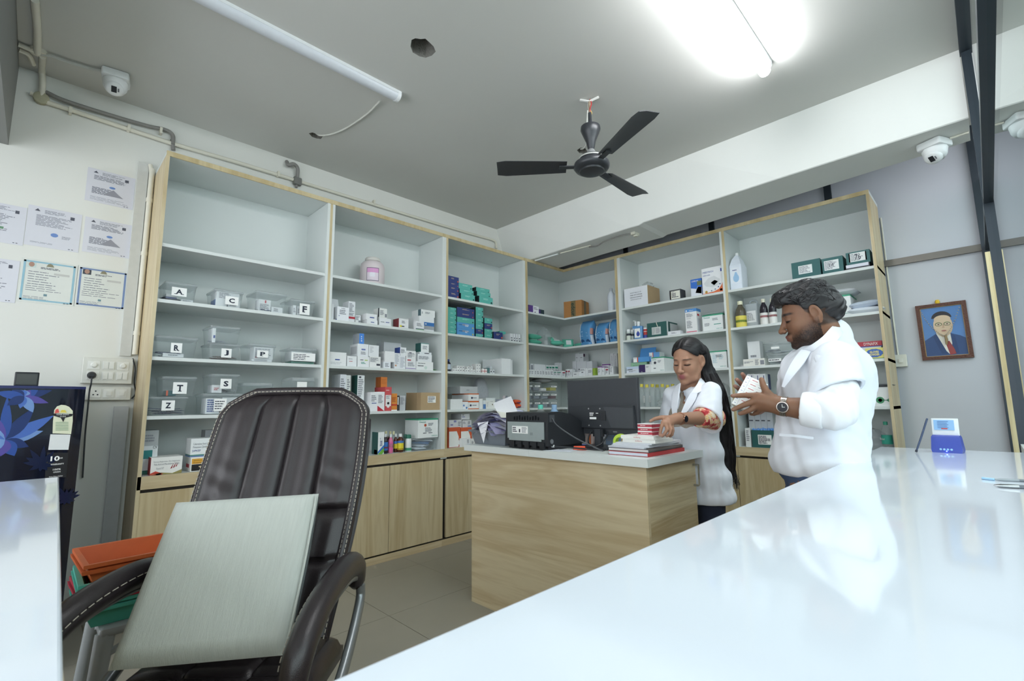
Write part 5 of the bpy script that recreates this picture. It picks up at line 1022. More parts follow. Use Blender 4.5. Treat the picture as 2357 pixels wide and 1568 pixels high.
s = bottle('B', 0, 2027, 2053, 971, 'clear water bottle with green cap and teal label', CLEARP, mat('green_cap', (58, 152, 126), .35), 'water', sb=.05, bands=[(.30, .58, paint(54, 160, 140))])
text(s.o, 'Bisleri', 0, s.h*.46, s.r*1.3, s.h*.07, WHITEP, y=-s.r*1.05)
bag(Vector((at(2005, 1010, y=.14).x, .17, SHELF_Z[0]+.001)), (.24, .2, .17), 'grey crumpled bag beside the green-capped water bottle', m=thin_glass('grey_polythene_bag', tint=(236, 236, 240), haze=.4, rough=.15), seed=41, amp=.3)
# ------------------------------------------------------------------ foreground: fridge, chair, cushion, stool with trays
def fridge():
 fx = .30; p0 = at(200, 890, x=fx); y1 = p0.y; zt = p0.z
 r = empty('refrigerator', (0, y1-.28, 0)); tag(r, 'dark refrigerator with blue lily print beside the wall sockets', 'refrigerator')
 y1 = .28; y0 = y1-.62; blk = mat('glossy_midnight_door', (20, 24, 40), .12, var=.2, scale=5, coat=.4); side = mat('fridge_side', (28, 34, 62), .35)
 MB().cbox((WALL_A+.06, y0+.01, .03), (fx-.06, y1-.008, zt-.02), .012).build('cabinet', side, r, smooth=40)
 # bowed door
 n = 12; f = []; 
 for k in range(n+1):
  t = k/n; y = y0+(y1-y0)*t; f.append((fx-.045+.045*math.sin(math.pi*t)**.35 if 0 < t < 1 else fx-.045, y))
 sec = f+[(fx-.06, y1), (fx-.06, y0)]
 MB().prism(sec, .06, zt-.012, 'z').build('door', blk, r, smooth=50); MB().prism([(x+.002, y) for x, y in sec], zt-.012, zt, 'z').build('top_trim', mat('navy_trim', (40, 46, 92), .3), r, smooth=50)
 MB().box((fx-.25, y0+.1, 0), (fx-.08, y0+.15, .06)).box((fx-.25, y1-.15, 0), (fx-.08, y1-.1, .06)).build('foot', paint(30, 30, 32), r)
 fy = lambda y: fx-.045+.045*math.sin(math.pi*min(.999, max(.001, (y-y0)/(y1-y0))))**.35
 R0 = r.location
 def px(u, v): q = at(u, v, x=fx-.002); return q.y-R0.y, q.z
 # lily petals printed on the door
 PB = [paint(48, 78, 150, rough=.2), paint(74, 106, 180, rough=.2), paint(84, 74, 150, rough=.2), paint(34, 52, 104, rough=.2), paint(112, 144, 196, rough=.2)]; DK = paint(26, 34, 62, rough=.2)
 rr = random.Random(6)
 def petal(cu, cv, ang, L, w, m, lift):
  q0 = px(cu, cv); b = MB(); A = []; B_ = []; L = min(L, (zt-.018-q0[1])/max(.05, math.sin(ang)+.1) if math.sin(ang) > 0 else L)
  for k in range(8):
   t = k/7; ww = w*math.sin(math.pi*t**.8)*.5; a = q0[0]+L*t*math.cos(ang); z = q0[1]+L*t*math.sin(ang)+.1*L*t*t
   A.append((a-ww*math.sin(ang), z+ww*math.cos(ang))); B_.append((a+ww*math.sin(ang), z-ww*math.cos(ang)))
  P = [(fy(a)+lift, a, z) for a, z in A]; Q = [(fy(a)+lift, a, z) for a, z in B_]; V = P+Q
  b.add(V, [(i, i+1, 8+i+1, 8+i) for i in range(7)]); return b.build('printed_petal', m, r)
 for (cu, cv, s) in ((56, 912, 1.0), (12, 1012, 1.35), (96, 1068, .6), (152, 1150, .5)):
  q = s*.125
  for k, a in enumerate((.15, .55, 1.0, 1.57, 2.1, 2.6, 3.0, -.5, -1.1, -1.7, -2.4)):
   petal(cu, cv, a+rr.uniform(-.1, .1), q*rr.uniform(.6, 1.0)*(.75 if a < 0 else 1), q*rr.uniform(.2, .3), PB[(k*2+int(s*3)) % 5] if s > .9 else DK, .0006+.0003*k)
 # stickers
 def sticker(u0, u1, v0, v1, m, name, lift=.0012, shear=4):
  a, b_, c, d = px(u0, v0), px(u1, v0+shear*.3), px(u1-5, v1), px(u0-5, v1); P = [a, b_, c, d]
  return MB().add([(fy(y)+lift, y, z) for y, z in P], [(0, 1, 2, 3)]).build(name, m, r), px((u0+u1)/2-2, (v0+v1)/2)
 def onfr(s_, u, v, w, h, m, bold=0.0):
  y, z = px(u, v); me, tw, th, cx, cz = text_mesh(s_, bold); k = (s_, bold, m.name, 'f'); c = me.copy(); c.materials.clear(); c.materials.append(m); o = link('lettering', c, r)
  sy = w/tw; sz = h/th; dy = .004; slope = math.atan2(fy(y+.02)-fy(y-.02), .04)
  o.matrix_basis = Matrix.Translation((fy(y)+.0045, y, z)) @ Matrix.Rotation(math.pi/2-slope*-1*-1, 4, 'Z') @ Matrix.Rotation(math.pi/2, 4, 'X') @ Matrix.Diagonal((sy, sz, 1, 1)) @ Matrix.Translation((-cx, -cz, 0))
 cream = paint(226, 228, 200); blk2 = paint(28, 28, 30)
 # energy label with arched top
 P = [px(u, v) for u, v in ((121, 998), (122, 970), (125, 944), (131, 936), (141, 932), (151, 933), (160, 937), (168, 946), (168, 970), (164, 1000))]
 MB().add([(fy(y)+.0012, y, z) for y, z in P], [tuple(range(len(P)))]).build('energy_label', cream, r)
 P = [px(u, v) for u, v in ((122, 952), (168, 953), (167, 958), (150, 962), (146, 972), (140, 962), (122, 957))]; MB().add([(fy(y)+.002, y, z) for y, z in P], [tuple(range(len(P)))]).build('printed_band', blk2, r)
 P = [px(u, v) for u, v in ((126, 952), (128, 943), (134, 941), (137, 950))]; MB().add([(fy(y)+.002, y, z) for y, z in P], [tuple(range(len(P)))]).build('printed_wedge', paint(216, 92, 84), r)
 P = [px(u, v) for u, v in ((138, 950), (142, 944), (150, 944), (154, 950))]; MB().add([(fy(y)+.002, y, z) for y, z in P], [tuple(range(len(P)))]).build('printed_wedge', paint(226, 206, 90), r)
 onfr('POWER SAVINGS', 145, 954.5, .042, .006, WHITEP); onfr('GUIDE', 145, 959, .02, .005, WHITEP)
 for i in range(6):
  a, b_ = px(128, 972+i*3.5), px(158, 972+i*3.5); MB().add([(fy(a[0])+.002, a[0], a[1]), (fy(b_[0])+.002, b_[0], b_[1]), (fy(b_[0])+.002, b_[0], b_[1]-.0025), (fy(a[0])+.002, a[0], a[1]-.0025)], [(0, 1, 2, 3)]).build('printed_line', paint(130, 160, 130), r)
 sticker(116, 163, 1000, 1036, paint(228, 230, 230), 'sticker')
 sticker(108, 158, 1042, 1100, paint(30, 30, 34), 'warranty_sticker')
 onfr('10', 127, 1056, .030, .022, WHITEP, .03); onfr('YEAR', 140, 1055, .014, .006, WHITEP); onfr('WARRANTY', 132, 1069, .044, .007, WHITEP, .01); onfr('100%', 131, 1081, .026, .008, WHITEP, .01); onfr('GREEN', 131, 1087, .024, .006, WHITEP); onfr('Works Without Stabilizer', 129, 1097, .046, .005, WHITEP)
 # digital clock on top
 a, b_ = at(32, 880, x=fx-.05), at(89, 880, x=fx-.05)
 ck = empty('digital_clock', (fx-.055, (a.y+b_.y)/2, zt)); tag(ck, 'small black digital clock standing on the refrigerator', 'clock'); w = b_.y-a.y; h = .062
 MB().cbox((-.012, -w/2, 0), (.012, w/2, h), .005).build('case', paint(34, 36, 40, rough=.3), ck); MB().box((.012, -w*.42, h*.12), (.0128, w*.42, h*.86)).build('display', paint(74, 76, 74, rough=.25), ck)
fridge()

# executive chair: everything in a local frame, x to its right as seen from the front, -y the way it faces
LEATHER = mat('brown_black_leather', (46, 40, 42), .30, var=.12, scale=14, bump=.10, bscale=420, spec=.55)
STITCH = mat('pale_thread', (166, 158, 146), .7); CHG = mat('grey_metal_frame', (134, 138, 140), .32, metal=.6)
def chair():
 c = Vector((1.827, -3.738, 0)); yaw = math.radians(48)
 root = empty('office_chair', c, (0, 0, yaw)); tag(root, 'high-backed dark leather office chair in the foreground', 'chair')
 # back: a thick padded sheet, width 2*hw(z), leaning backwards
 NX, NZ = 60, 84; zb, zt = .47, 1.205
 def hw(t): return .232-.012*math.cos(t*math.pi)*1+.018*math.sin(t*math.pi*1.05)-.055*max(0, (t-.9)/.1)**2
 def ctr(t): return .160+.36*t+.02*math.sin(t*3.1)    # y of the sheet's middle (behind the seat)
 def pad(s, t):
  # channels: three long seams, and cross seams at two heights
  d = .045*(1-abs(s)**5)
  for q in (-.5, 0, .5): d -= .020*math.exp(-((s-q*(1-.10*t))/.035)**2)
  for q in (.475, .29): d -= .022*math.exp(-((t-q)/.014)**2)
  d += .006*math.sin(s*2*math.pi*2+.6)**2
  if t > .28: d += .0025*math.sin((t*70+s*9))*math.exp(-((abs(s)-.72)/.25)**2)*math.exp(-((t-.58)/.10)**2)
  return d
 F_, K_ = [], []
 for j in range(NZ+1):
  t = j/NZ
  for i in range(NX+1):
   s = i/NX*2-1; w = hw(t); ed = 1-abs(s)**8; topr = 1-max(0, (t-.90)/.10)**3
   y = ctr(t)-.030-pad(s, t)*max(0, ed)**.5*max(.15, topr)+.03*s*s*0-.035*abs(s)**3; z = zb+(zt-zb)*t-.02*max(0, t-.85)/.15*s*s
   F_.append((s*w, y, z)); K_.append((s*w*1.0, ctr(t)+.045-.02*abs(s)**3, z))
 n = (NX+1); m = n*(NZ+1); V = F_+K_; Q = []
 for j in range(NZ):
  for i in range(NX): k = j*n+i; Q.append((k, k+1, k+n+1, k+n)); Q.append((m+k, m+k+n, m+k+n+1, m+k+1))
 for j in range(NZ): a = j*n; Q.append((a, a+n, m+a+n, m+a)); b_ = j*n+NX; Q.append((b_, m+b_, m+b_+n, b_+n))
 for i in range(NX): Q.append((i, m+i, m+i+1, i+1)); k = NZ*n+i; Q.append((k, k+1, m+k+1, m+k))
 MB().add(V, Q).build('backrest', LEATHER, root, smooth=50)
 # rounded welt round the edge with double stitching
 def edge(s, t): w = hw(t); return Vector((s*w, ctr(t)-.055, zb+(zt-zb)*t-.02*max(0, t-.85)/.15))
 path = [edge(-1, t/20) for t in range(1, 21)]+[Vector((x*hw(1), ctr(1)-.050, zt-.004+.004*(1-x*x))) for x in (-.8, -.5, 0, .5, .8)]+[edge(1, t/20) for t in range(20, 0, -1)]
 MB().tube(path, .016, 8).build('welt', LEATHER, root, smooth=60)
 for o_ in (-.010, .004):
  b = MB()
  for i in range(len(path)-1):
   L = (path[i+1]-path[i]).length; k = max(1, int(L/.012))
   for q in range(k):
    p0 = path[i].lerp(path[i+1], (q+.12)/k); p1 = path[i].lerp(path[i+1], (q+.80)/k); off = Vector((0, -.0158, 0))+Vector((-o_ if p0.x > 0 else o_, 0, 0)); b.tube([p0+off, p1+off], .0017, 4)
  b.build('stitching', STITCH, root)
 # outer shell behind the back
 sh = []
 for j in range(13):
  t = j/12; w = hw(t)*1.02; y = ctr(t)+.03; z = zb+(zt-zb)*(.0+.93*t); r_ = [(-w, y, z), (-w*.9, y+.05, z), (0, y+.062, z), (w*.9, y+.05, z), (w, y, z), (w*.9, y-.03, z), (-w*.9, y-.03, z)]; sh.append(r_)
 MB().loft(sh).build('back_shell', LEATHER, root, smooth=50)
 # seat
 NX2, NY2 = 40, 36; V = []; Q = []
 for side in (0, 1):
  for j in range(NY2+1):
   for i in range(NX2+1):
    s = i/NX2*2-1; t = j/NY2; y = .25-.54*t; wid = .25*(1-.06*t); e = (max(0, 1-abs(s)**6)*max(0, 1-(2*t-1)**8))**.4
    d = .055*e
    for q in (-.36, .36): d -= .014*math.exp(-((s-q)/.03)**2)*e
    d -= .014*math.exp(-((t-.45)/.02)**2)*e; d -= .02*max(0, t-.85)/.15
    V.append((s*wid, y, .43+d if side == 0 else .40-.03*e))
 k0 = (NX2+1)*(NY2+1)
 for j in range(NY2):
  for i in range(NX2): k = j*(NX2+1)+i; Q.append((k, k+NX2+1, k+NX2+2, k+1)); Q.append((k0+k, k0+k+1, k0+k+NX2+2, k0+k+NX2+1))
 b = MB().add(V, Q); 
 ring0 = [j*(NX2+1) for j in range(NY2+1)]; 
 for j in range(NY2):
  a = j*(NX2+1); b.f += [(a, k0+a, k0+a+NX2+1, a+NX2+1)]; q = a+NX2; b.f += [(q, q+NX2+1, k0+q+NX2+1, k0+q)]
 for i in range(NX2):
  b.f += [(i, i+1, k0+i+1, k0+i)]; q = NY2*(NX2+1)+i; b.f += [(q, k0+q, k0+q+1, q+1)]
 b.m = [0]*len(b.f); b.build('seat', LEATHER, root, smooth=50)
 # arms: metal loop with padded leather top
 for s in (-1, 1):
  arm = empty('armrest', (s*.285, 0, 0), parent=root)
  top = bez([(0, .25, .600), (0, .22, .665), (0, .12, .690), (0, -.02, .686), (0, -.13, .662), (0, -.215, .615), (0, -.25, .545)], 5)
  MB().tube(top, [.020, .030, .033, .035]+[.037]*(len(top)-10)+[.037, .036, .035, .033, .030, .026], 14, flat=.85).build('arm_pad', LEATHER, arm, smooth=60)
  lo_ = bez([(s*.012, .25, .60), (s*.014, .24, .56), (s*.016, .15, .49), (s*.016, .04, .43), (s*.012, -.08, .395), (s*.004, -.18, .42), (0, -.245, .52)], 5)
  MB().tube(lo_, .020, 10, flat=.7).build('arm_frame', CHG, arm, smooth=60)
  up = bez([(s*.002, .245, .61), (s*.004, .20, .640), (s*.004, .09, .655), (s*.004, -.06, .645), (s*.004, -.17, .605), (0, -.24, .54)], 4)
  MB().tube(up, .012, 8).build('arm_frame', CHG, arm, smooth=60)
  st = [p+Vector((-.033 if s > 0 else .033, 0, .008)) for p in top[4:-3]]; q = MB()
  for i in range(0, len(st)-1): q.tube([st[i], st[i].lerp(st[i+1], .7)], .0015, 4)
  q.build('stitching', STITCH, arm)
  MB().box((-s*.04-.012, -.03, .395), (-s*.04+.045*(1 if s < 0 else 1)-.0, .03, .42)).build('bracket', CHG, arm)
 MB().lathe([(.03, .10), (.03, .39), (.06, .40)], 14, M=Matrix.Translation((0, 0, 0))).build('gas_lift', paint(40, 40, 42, rough=.3), root, smooth=50)
 MB().box((-.12, -.10, .375), (.12, .12, .40)).build('seat_plate', paint(44, 44, 46), root)
 for k in range(5):
  a = 2*math.pi*k/5+.3; MB().tube([(0, 0, .11), (.15*math.cos(a), .15*math.sin(a), .10), (.30*math.cos(a), .30*math.sin(a), .075)], [.030, .024, .016], 8).build('base_leg', paint(50, 50, 52, rough=.35), root, smooth=60)
  w = MB().lathe([(.010, -.02), (.026, -.016), (.026, .016), (.010, .02)], 12, M=Matrix.Translation((.31*math.cos(a), .31*math.sin(a), .0265)) @ Matrix.Rotation(a, 4, 'Z') @ Matrix.Rotation(math.pi/2, 4, 'X')).build('caster', paint(34, 34, 36), root, smooth=50)
 return root, c, yaw
CH, CHC, CHY = chair()

# grey cushion propped against the chair back
def cushion():
 R = Matrix.Rotation(CHY, 4, 'Z'); cc = CHC
 A = [(415, 1147), (740, 1163), (652, 1482), (298, 1452)]
 ax = R @ Vector((1, 0, 0)); fwd = R @ Vector((0, -1, 0))
 # plane leaning on the back: foot on the seat, head on the backrest
 foot = cc + R @ Vector((.0, -.065, .545)); w, h, th = .41, .41, .05
 up = (R @ Vector((-.02, .25, .36))).normalized(); fwd = ax.cross(up).normalized(); ax = up.cross(fwd)
 M = Matrix.Translation(foot) @ Matrix(((ax.x, up.x, fwd.x, 0), (ax.y, up.y, fwd.y, 0), (ax.z, up.z, fwd.z, 0), (0, 0, 0, 1)))
 o = empty('seat_cushion', (0, 0, 0)); o.matrix_world = M; tag(o, 'square grey woven cushion propped against the leather chair back', 'cushion')
 m = mat('grey_woven_cover', (186, 190, 184), .85, var=.10, scale=16, bump=.25, bscale=60, stretch=(14, .8, 1))
 n = 20; V = []; Q = []
 for sgn in (1, -1):
  for j in range(n+1):
   for i in range(n+1):
    a, b = i/n*2-1, j/n*2-1; z = th/2*((1-abs(a)**14)*(1-abs(b)**14))**.35*(1+.18*(1-a*a)*(1-b*b))
    V.append((a*w/2*(1-.01*b*b), (b+1)*h/2, sgn*z))
 k0 = (n+1)**2
 for t in (0, 1):
  for j in range(n):
   for i in range(n): k = t*k0+j*(n+1)+i; f = (k, k+1, k+n+2, k+n+1); Q.append(f if t == 0 else f[::-1])
 MB().add(V, Q).build('cover', m, o, smooth=60)
 pts = [(w/2-.004, 0.01, -.004), (w/2+.001, h*.5, -.004), (w/2-.004, h-.01, -.004)]
 MB().tube(bez(pts, 6), .0045, 6).build('piping', paint(60, 66, 66), o)
 MB().tube(bez([(w/2-.004, 0.01, .012), (w/2+.001, h*.5, .012), (w/2-.004, h-.01, .012)], 6), .003, 6).build('piping', m, o)
cushion()

# plastic stool carrying a stack of trays
def stool_trays():
 c = Vector((.985, -3.745, 0)); H = .43; rz = 0.0
 r = empty('plastic_stool', c, (0, 0, rz)); tag(r, 'grey plastic stool under the stack of coloured trays', 'stool'); g = mat('grey_plastic', (160, 164, 166), .4)
 MB().cbox((-.155, -.155, H-.03), (.155, .155, H), .02).build('seat', g, r, smooth=40)
 for sx in (-1, 1):
  for sy in (-1, 1): MB().tube([(sx*.135, sy*.135, H-.02), (sx*.155, sy*.155, H*.5), (sx*.175, sy*.175, 0.004)], [.028, .024, .022], 8, flat=.7).build('leg', g, r, smooth=50)
 for sx in (-1, 1): MB().tube(bez([(sx*.14, -.13, H*.80), (sx*.14, 0, H*.90), (sx*.14, .13, H*.80)], 5), .012, 6).build('apron', g, r, smooth=50)
 for sy in (-1, 1): MB().tube(bez([(-.14, sy*.13, H*.80), (0, sy*.13, H*.90), (.14, sy*.13, H*.80)], 5), .012, 6).build('apron', g, r, smooth=50)
 z = H+.001
 specs = [((86, 178, 160), 'teal tray at the bottom of the tray stack', .085), ((170, 50, 66), 'dark red tray second from the bottom of the tray stack', .085), ((92, 190, 172), 'teal tray just below the orange one', .085), ((206, 104, 58), 'orange tray on top of the tray stack', .11)]
 for k, (col, lb, h) in enumerate(specs):
  t = empty('stacking_tray', (c.x, c.y, z), (0, 0, rz+.05*(k % 2))); tag(t, lb, 'tray', 'stacked plastic trays'); w, d = .135, .205; m = mat('tray_%d' % k, col, .4)
  def rg(kk, zz, e=0): return [((w*kk+e)*a, (d*kk+e)*b, zz) for a, b in ((-1, -1), (1, -1), (1, 1), (-1, 1))]
  MB().loft([rg(.84, 0), rg(1, h-.012), rg(1, h-.012, .012), rg(1, h, .012), rg(.985, h), rg(.83, .006), ], caps=False).add(rg(.83, .006), [(0, 1, 2, 3)]).add(rg(.84, 0), [(3, 2, 1, 0)]).build('body', m, t)
  MB().loft([rg(1, h-.03, .014), rg(1, h-.018, .016), rg(1, h-.018, .004), rg(1, h-.03, .004), rg(1, h-.03, .014)], caps=False).build('rim', m, t)
  z += .032 if k < 2 else .038
stool_trays()
# ------------------------------------------------------------------ ceiling and wall fixtures
def cable(pts, r, m, name, parent=None, n=6, k=6): return MB().tube(bez(pts, k), r, n).build(name, m, parent, smooth=60)
BLK = mat('black_plastic', (34, 36, 40), .4); BLK2 = mat('fan_dark_enamel', (52, 54, 58), .3, var=.08)
def fan():
 h = at(1362, 383, z=2.60); c = Vector((h.x, h.y, 0)); r = empty('ceiling_fan', (c.x, c.y, CEIL)); tag(r, 'dark three-bladed ceiling fan hanging from a bare hook', 'ceiling fan')
 Z = lambda z: z-CEIL
 MB().tube([(-.05, -.03, -.002), (0, 0, -.022), (.05, .03, -.002)], .008, 6).build('hook', mat('hook_plate', (200, 200, 196), .5), r)
 MB().tube([(0, 0, -.02), (0, 0, -.10)], .008, 6).build('shackle', mat('shackle', (150, 130, 110), .5), r)
 cable([(.004, .0, -.01), (.012, .004, -.04), (.006, -.004, -.075), (.002, 0, -.105)], .004, paint(170, 60, 60), 'red_wire', r); cable([(-.006, .0, -.01), (-.014, .004, -.05), (-.006, .004, -.09), (-.002, 0, -.12)], .004, paint(222, 220, 212), 'white_wire', r); cable([(.0, .006, -.08), (.006, .01, -.10), (-.002, .004, -.125)], .004, paint(200, 170, 90), 'yellow_wire', r)
 MB().tube([(0, 0, -.10), (0, 0, Z(2.69))], .011, 10).build('down_rod', BLK2, r)
 MB().lathe([(.012, Z(2.70)), (.022, Z(2.72)), (.030, Z(2.76)), (.050, Z(2.81)), (.062, Z(2.84)), (.060, Z(2.86)), (.040, Z(2.868)), (.012, Z(2.87))], 22).build('canopy', BLK2, r, smooth=60)
 MB().lathe([(.012, Z(2.72)), (.030, Z(2.69)), (.034, Z(2.672)), (.020, Z(2.668))], 18).build('coupling', mat('grey_cast', (130, 132, 132), .5), r, smooth=60)
 MB().lathe([(.045, Z(2.672)), (.072, Z(2.660)), (.078, Z(2.630)), (.108, Z(2.615)), (.112, Z(2.595)), (.100, Z(2.578)), (.076, Z(2.572)), (.074, Z(2.562)), (.05, Z(2.556)), (.001, Z(2.555))], 30).build('motor', BLK2, r, smooth=50)
 MB().lathe([(.0795, Z(2.652)), (.0795, Z(2.643))], 30, caps=False).build('label_strip', paint(176, 176, 172), r)
 for tip in ((1155, 388), (1490, 262), (1452, 436)):
  q = at(*tip, z=2.60); a = math.atan2(q.y-c.y, q.x-c.x); L = .585; b = MB(); S = []
  for k in range(9):
   t = k/8; x = .155+(L-.155)*t; wd = .050+.024*t-(.012 if k == 8 else 0); pitch = .20-.06*t
   S.append([(x, -wd, Z(2.598)-wd*pitch-.002), (x, -wd*.3, Z(2.598)-wd*pitch*.1+.003), (x, wd, Z(2.598)+wd*pitch), (x, wd, Z(2.598)+wd*pitch+.003), (x, -wd*.3, Z(2.598)+.007), (x, -wd, Z(2.598)-wd*pitch+.002)])
  bl = MB().loft(S).build('blade', BLK2, r, smooth=40, rot=(0, 0, a)); MB().box((.09, -.018, Z(2.594)), (.20, .018, Z(2.600))).build('blade_iron', BLK2, bl)
 cable([(-.012, -.004, -.08), (-.02, -.01, -.2), (-.025, -.012, -.30), tuple(Vector((hole3[0][0]-c.x, hole3[0][1]-c.y, .0)).lerp(Vector((-.03, -.02, -.33)), .8)), (hole3[0][0]-c.x+.02, hole3[0][1]-c.y+.02, .01)], .005, paint(216, 216, 210), 'supply_cable', r)
fan()
# loose cable from the unlit batten into its ceiling hole
hc = Vector((sum(p[0] for p in hole2)/len(hole2), sum(p[1] for p in hole2)/len(hole2), CEIL))
p = [at(875, 232, z=CEIL-.02), at(845, 262, z=CEIL-.012), at(800, 293, z=CEIL-.010), at(765, 308, z=CEIL-.010), at(738, 312, z=CEIL-.006), hc+Vector((0, 0, .02))]
o = cable([tuple(x) for x in p], .006, paint(214, 214, 206), 'power_cable'); tag(o, 'white cable looping from the unlit batten to a ceiling hole', 'cable')

def dome(loc, nrm_down, aim, label):
 r = empty('security_camera', loc); tag(r, label, 'security camera', 'white dome security cameras')
 w = mat('camera_white', (230, 232, 232), .35)
 rz = math.atan2(aim.y, aim.x); g = Matrix.Rotation(rz, 4, 'Z')
 MB().cbox((-.062, -.062, -.045), (.062, .062, 0), .014, M=g).build('junction_box', w, r, smooth=40)
 MB().lathe([(.058, -.045), (.060, -.052), (.054, -.085), (.040, -.108), (.001, -.112)], 26).build('housing', w, r, smooth=60)
 dirn = (g @ Vector((.72, 0, -.69))).normalized(); q = dirn.to_track_quat('Z', 'Y').to_matrix().to_4x4(); M = Matrix.Translation(g @ Vector((.006, 0, -.082))) @ q
 MB().lathe([(.040, -.01), (.044, .015), (.040, .034), (.030, .042), (.001, .044)], 24, M=M).build('eyeball', w, r, smooth=60)
 MB().box((-.012, -.017, .0435), (.012, .017, .0455), 0, M).build('lens_window', BLK, r); MB().box((.017, -.009, .040), (.023, .009, .0455), 0, M).build('sensor', paint(110, 112, 116), r)
 return r
d1 = at(268, 172, z=CEIL); dome(Vector((d1.x, d1.y, CEIL)), None, Vector((1.0, -.15, 0)), 'white dome security camera on the ceiling above the certificates')
d2 = at(2147, 318, z=2.652); dome(Vector((d2.x, -.50, 2.650)), None, Vector((-.5, -1, 0)), 'white dome security camera under the beam on the right')
o = cable([(d2.x+.07, -.5, 2.643), (d2.x+.13, -.5, 2.645), (3.34, -.5, 2.645)], .006, M_PVC, 'camera_conduit'); tag(o, 'thin white conduit from the right camera to the partition', 'conduit')
# conduits along the left wall
def wallpt(u, v, d=.02): return at(u, v, x=WALL_A+d)
o = empty('wall_conduit', (WALL_A, -2.4, 2.9)); tag(o, 'cream conduit pipe running along the left wall above the shelves', 'conduit pipe')
O0 = o.location
def wp(u, v, d=.02): return tuple(wallpt(u, v, d)-O0)
main = [wp(98, 232), wp(250, 282), wp(395, 330), wp(540, 372), wp(680, 415)]; MB().tube(main, .013, 10).build('pipe', M_PVC, o, smooth=60)
MB().tube(bez([wp(690, 418), wp(900, 483), wp(1080, 537), wp(1130, 551), wp(1141, 558), wp(1143, 572)], 6), .012, 10).build('pipe', M_PVC, o, smooth=60)
MB().tube(bez([wp(106, 212), wp(150, 232, .03), wp(250, 264), wp(340, 290), wp(378, 298), wp(397, 310), wp(398, 332, .03)], 6), .012, 8).build('flexible_hose', M_FLEX, o, smooth=60)
MB().tube([wp(397, 322), wp(399, 346)], .012, 8).build('pipe', M_FLEX, o, smooth=60)
for u, v in ((162, 256), (296, 296), (370, 303), (640, 402), (860, 467)):
 q = Vector(wp(u, v)); MB().box((q.x-.018, q.y-.007, q.z-.018), (q.x+.02, q.y+.007, q.z+.022)).build('clip', M_PVC, o)
jb = wp(684, 418); MB().cbox((jb[0]-.015, jb[1]-.03, jb[2]-.03), (jb[0]+.022, jb[1]+.03, jb[2]+.03), .01).build('junction_box', paint(120, 120, 116), o)
MB().tube(bez([wp(660, 372, .01), wp(664, 380, .04), wp(676, 378, .05), wp(685, 388, .04), wp(684, 412, .02)], 6), .014, 8).build('pipe', M_FLEX, o, smooth=60)
MB().tube([wp(683, 420), wp(682, 432)], .010, 8).build('pipe', M_FLEX, o, smooth=60)
jb = wp(95, 226); MB().lathe([(.032, 0), (.034, .006), (.034, .03), (.028, .034)], 14, M=Matrix.Translation(Vector(jb)+Vector((-.02, 0, 0))) @ Matrix.Rotation(math.pi/2, 4, 'Y')).build('junction_box', mat('open_box', (176, 172, 146), .6, var=.2), o, smooth=50)
MB().tube([wp(70, 214), wp(92, 224)], .011, 8).build('pipe', M_PVC, o); 
MB().tube(bez([tuple(at(98, 130, z=CEIL-.02)-O0), wp(96, 160, .05), wp(98, 190, .03), wp(96, 222)], 6), .015, 8).build('pipe', M_PVC, o, smooth=60)
o = empty('ceiling_conduit', (0, -4.2, CEIL)); tag(o, 'cream conduit with round junction box in the ceiling corner', 'conduit pipe'); O0 = o.location
def cp(u, v, d=.016): return tuple(at(u, v, z=CEIL-d)-O0)
MB().tube([cp(80, 0), cp(86, 70), cp(86, 122)], .016, 8).build('pipe', M_PVC, o, smooth=60)
q = cp(88, 122); MB().lathe([(.035, -.035), (.036, -.005), (.03, 0)], 14, M=Matrix.Translation((q[0], q[1], .016))).build('junction_box', M_PVC, o, smooth=50)
MB().tube([cp(42, 102), cp(84, 120)], .012, 8).build('pipe', M_PVC, o); MB().tube(bez([cp(44, 115), cp(66, 126), cp(76, 148)], 5), .012, 8).build('pipe', M_PVC, o)
MB().tube([cp(92, 124), cp(120, 130), cp(160, 144), cp(205, 158), cp(236, 164)], .009, 8).build('pipe', mat('grey_white_pipe', (196, 196, 190), .5), o)
# vertical pipe beside the end panel
o = empty('drop_conduit', (WALL_A+.03, -3.708, 0)); tag(o, 'vertical cream conduit beside the wooden end panel of the shelving', 'conduit pipe')
MB().tube([(0, 0, 1.47), (0, 0, 2.66)], .015, 10).build('pipe', M_PVC, o, smooth=60); MB().tube([(0, 0, 2.60), (.002, -.006, 2.66), (.0, -.012, 2.685)], .012, 8).build('pipe', M_PVC, o)
for z in (2.45, 2.10, 1.60): MB().lathe([(.018, z-.012), (.018, z+.012)], 10).build('coupling', M_PVC, o, smooth=50)
# beam conduit
o = empty('beam_conduit', (.8, -.5, 2.6)); tag(o, 'white conduit with sagging cable along the underside of the beam', 'conduit pipe'); O0 = o.location
def bp(u, v, z): return tuple(at(u, v, z=z)-O0)
MB().tube([bp(1232, 600, 2.640), bp(1284, 585, 2.640)], .008, 8).build('pipe', WPL if 'WPL' in globals() else M_PVC, o); MB().tube([bp(1290, 583, 2.642), bp(1360, 565, 2.642)], .006, 8).build('pipe', M_PVC, o)
MB().tube(bez([bp(1356, 569, 2.642), bp(1375, 566, 2.630), bp(1392, 556, 2.636), bp(1430, 543, 2.642), bp(1460, 537, 2.64)], 6), .007, 6).build('sagging_cable', M_FLEX, o, smooth=60)
q = bp(1463, 540, 2.64); MB().lathe([(.02, -.02), (.022, .01)], 10, M=Matrix.Translation(q)).build('junction_box', M_PVC, o); MB().box((q[0]-.02, q[1]-.05, q[2]-.01), (q[0]+.02, q[1]+.03, q[2]+.02)).build('clip', M_PVC, o)

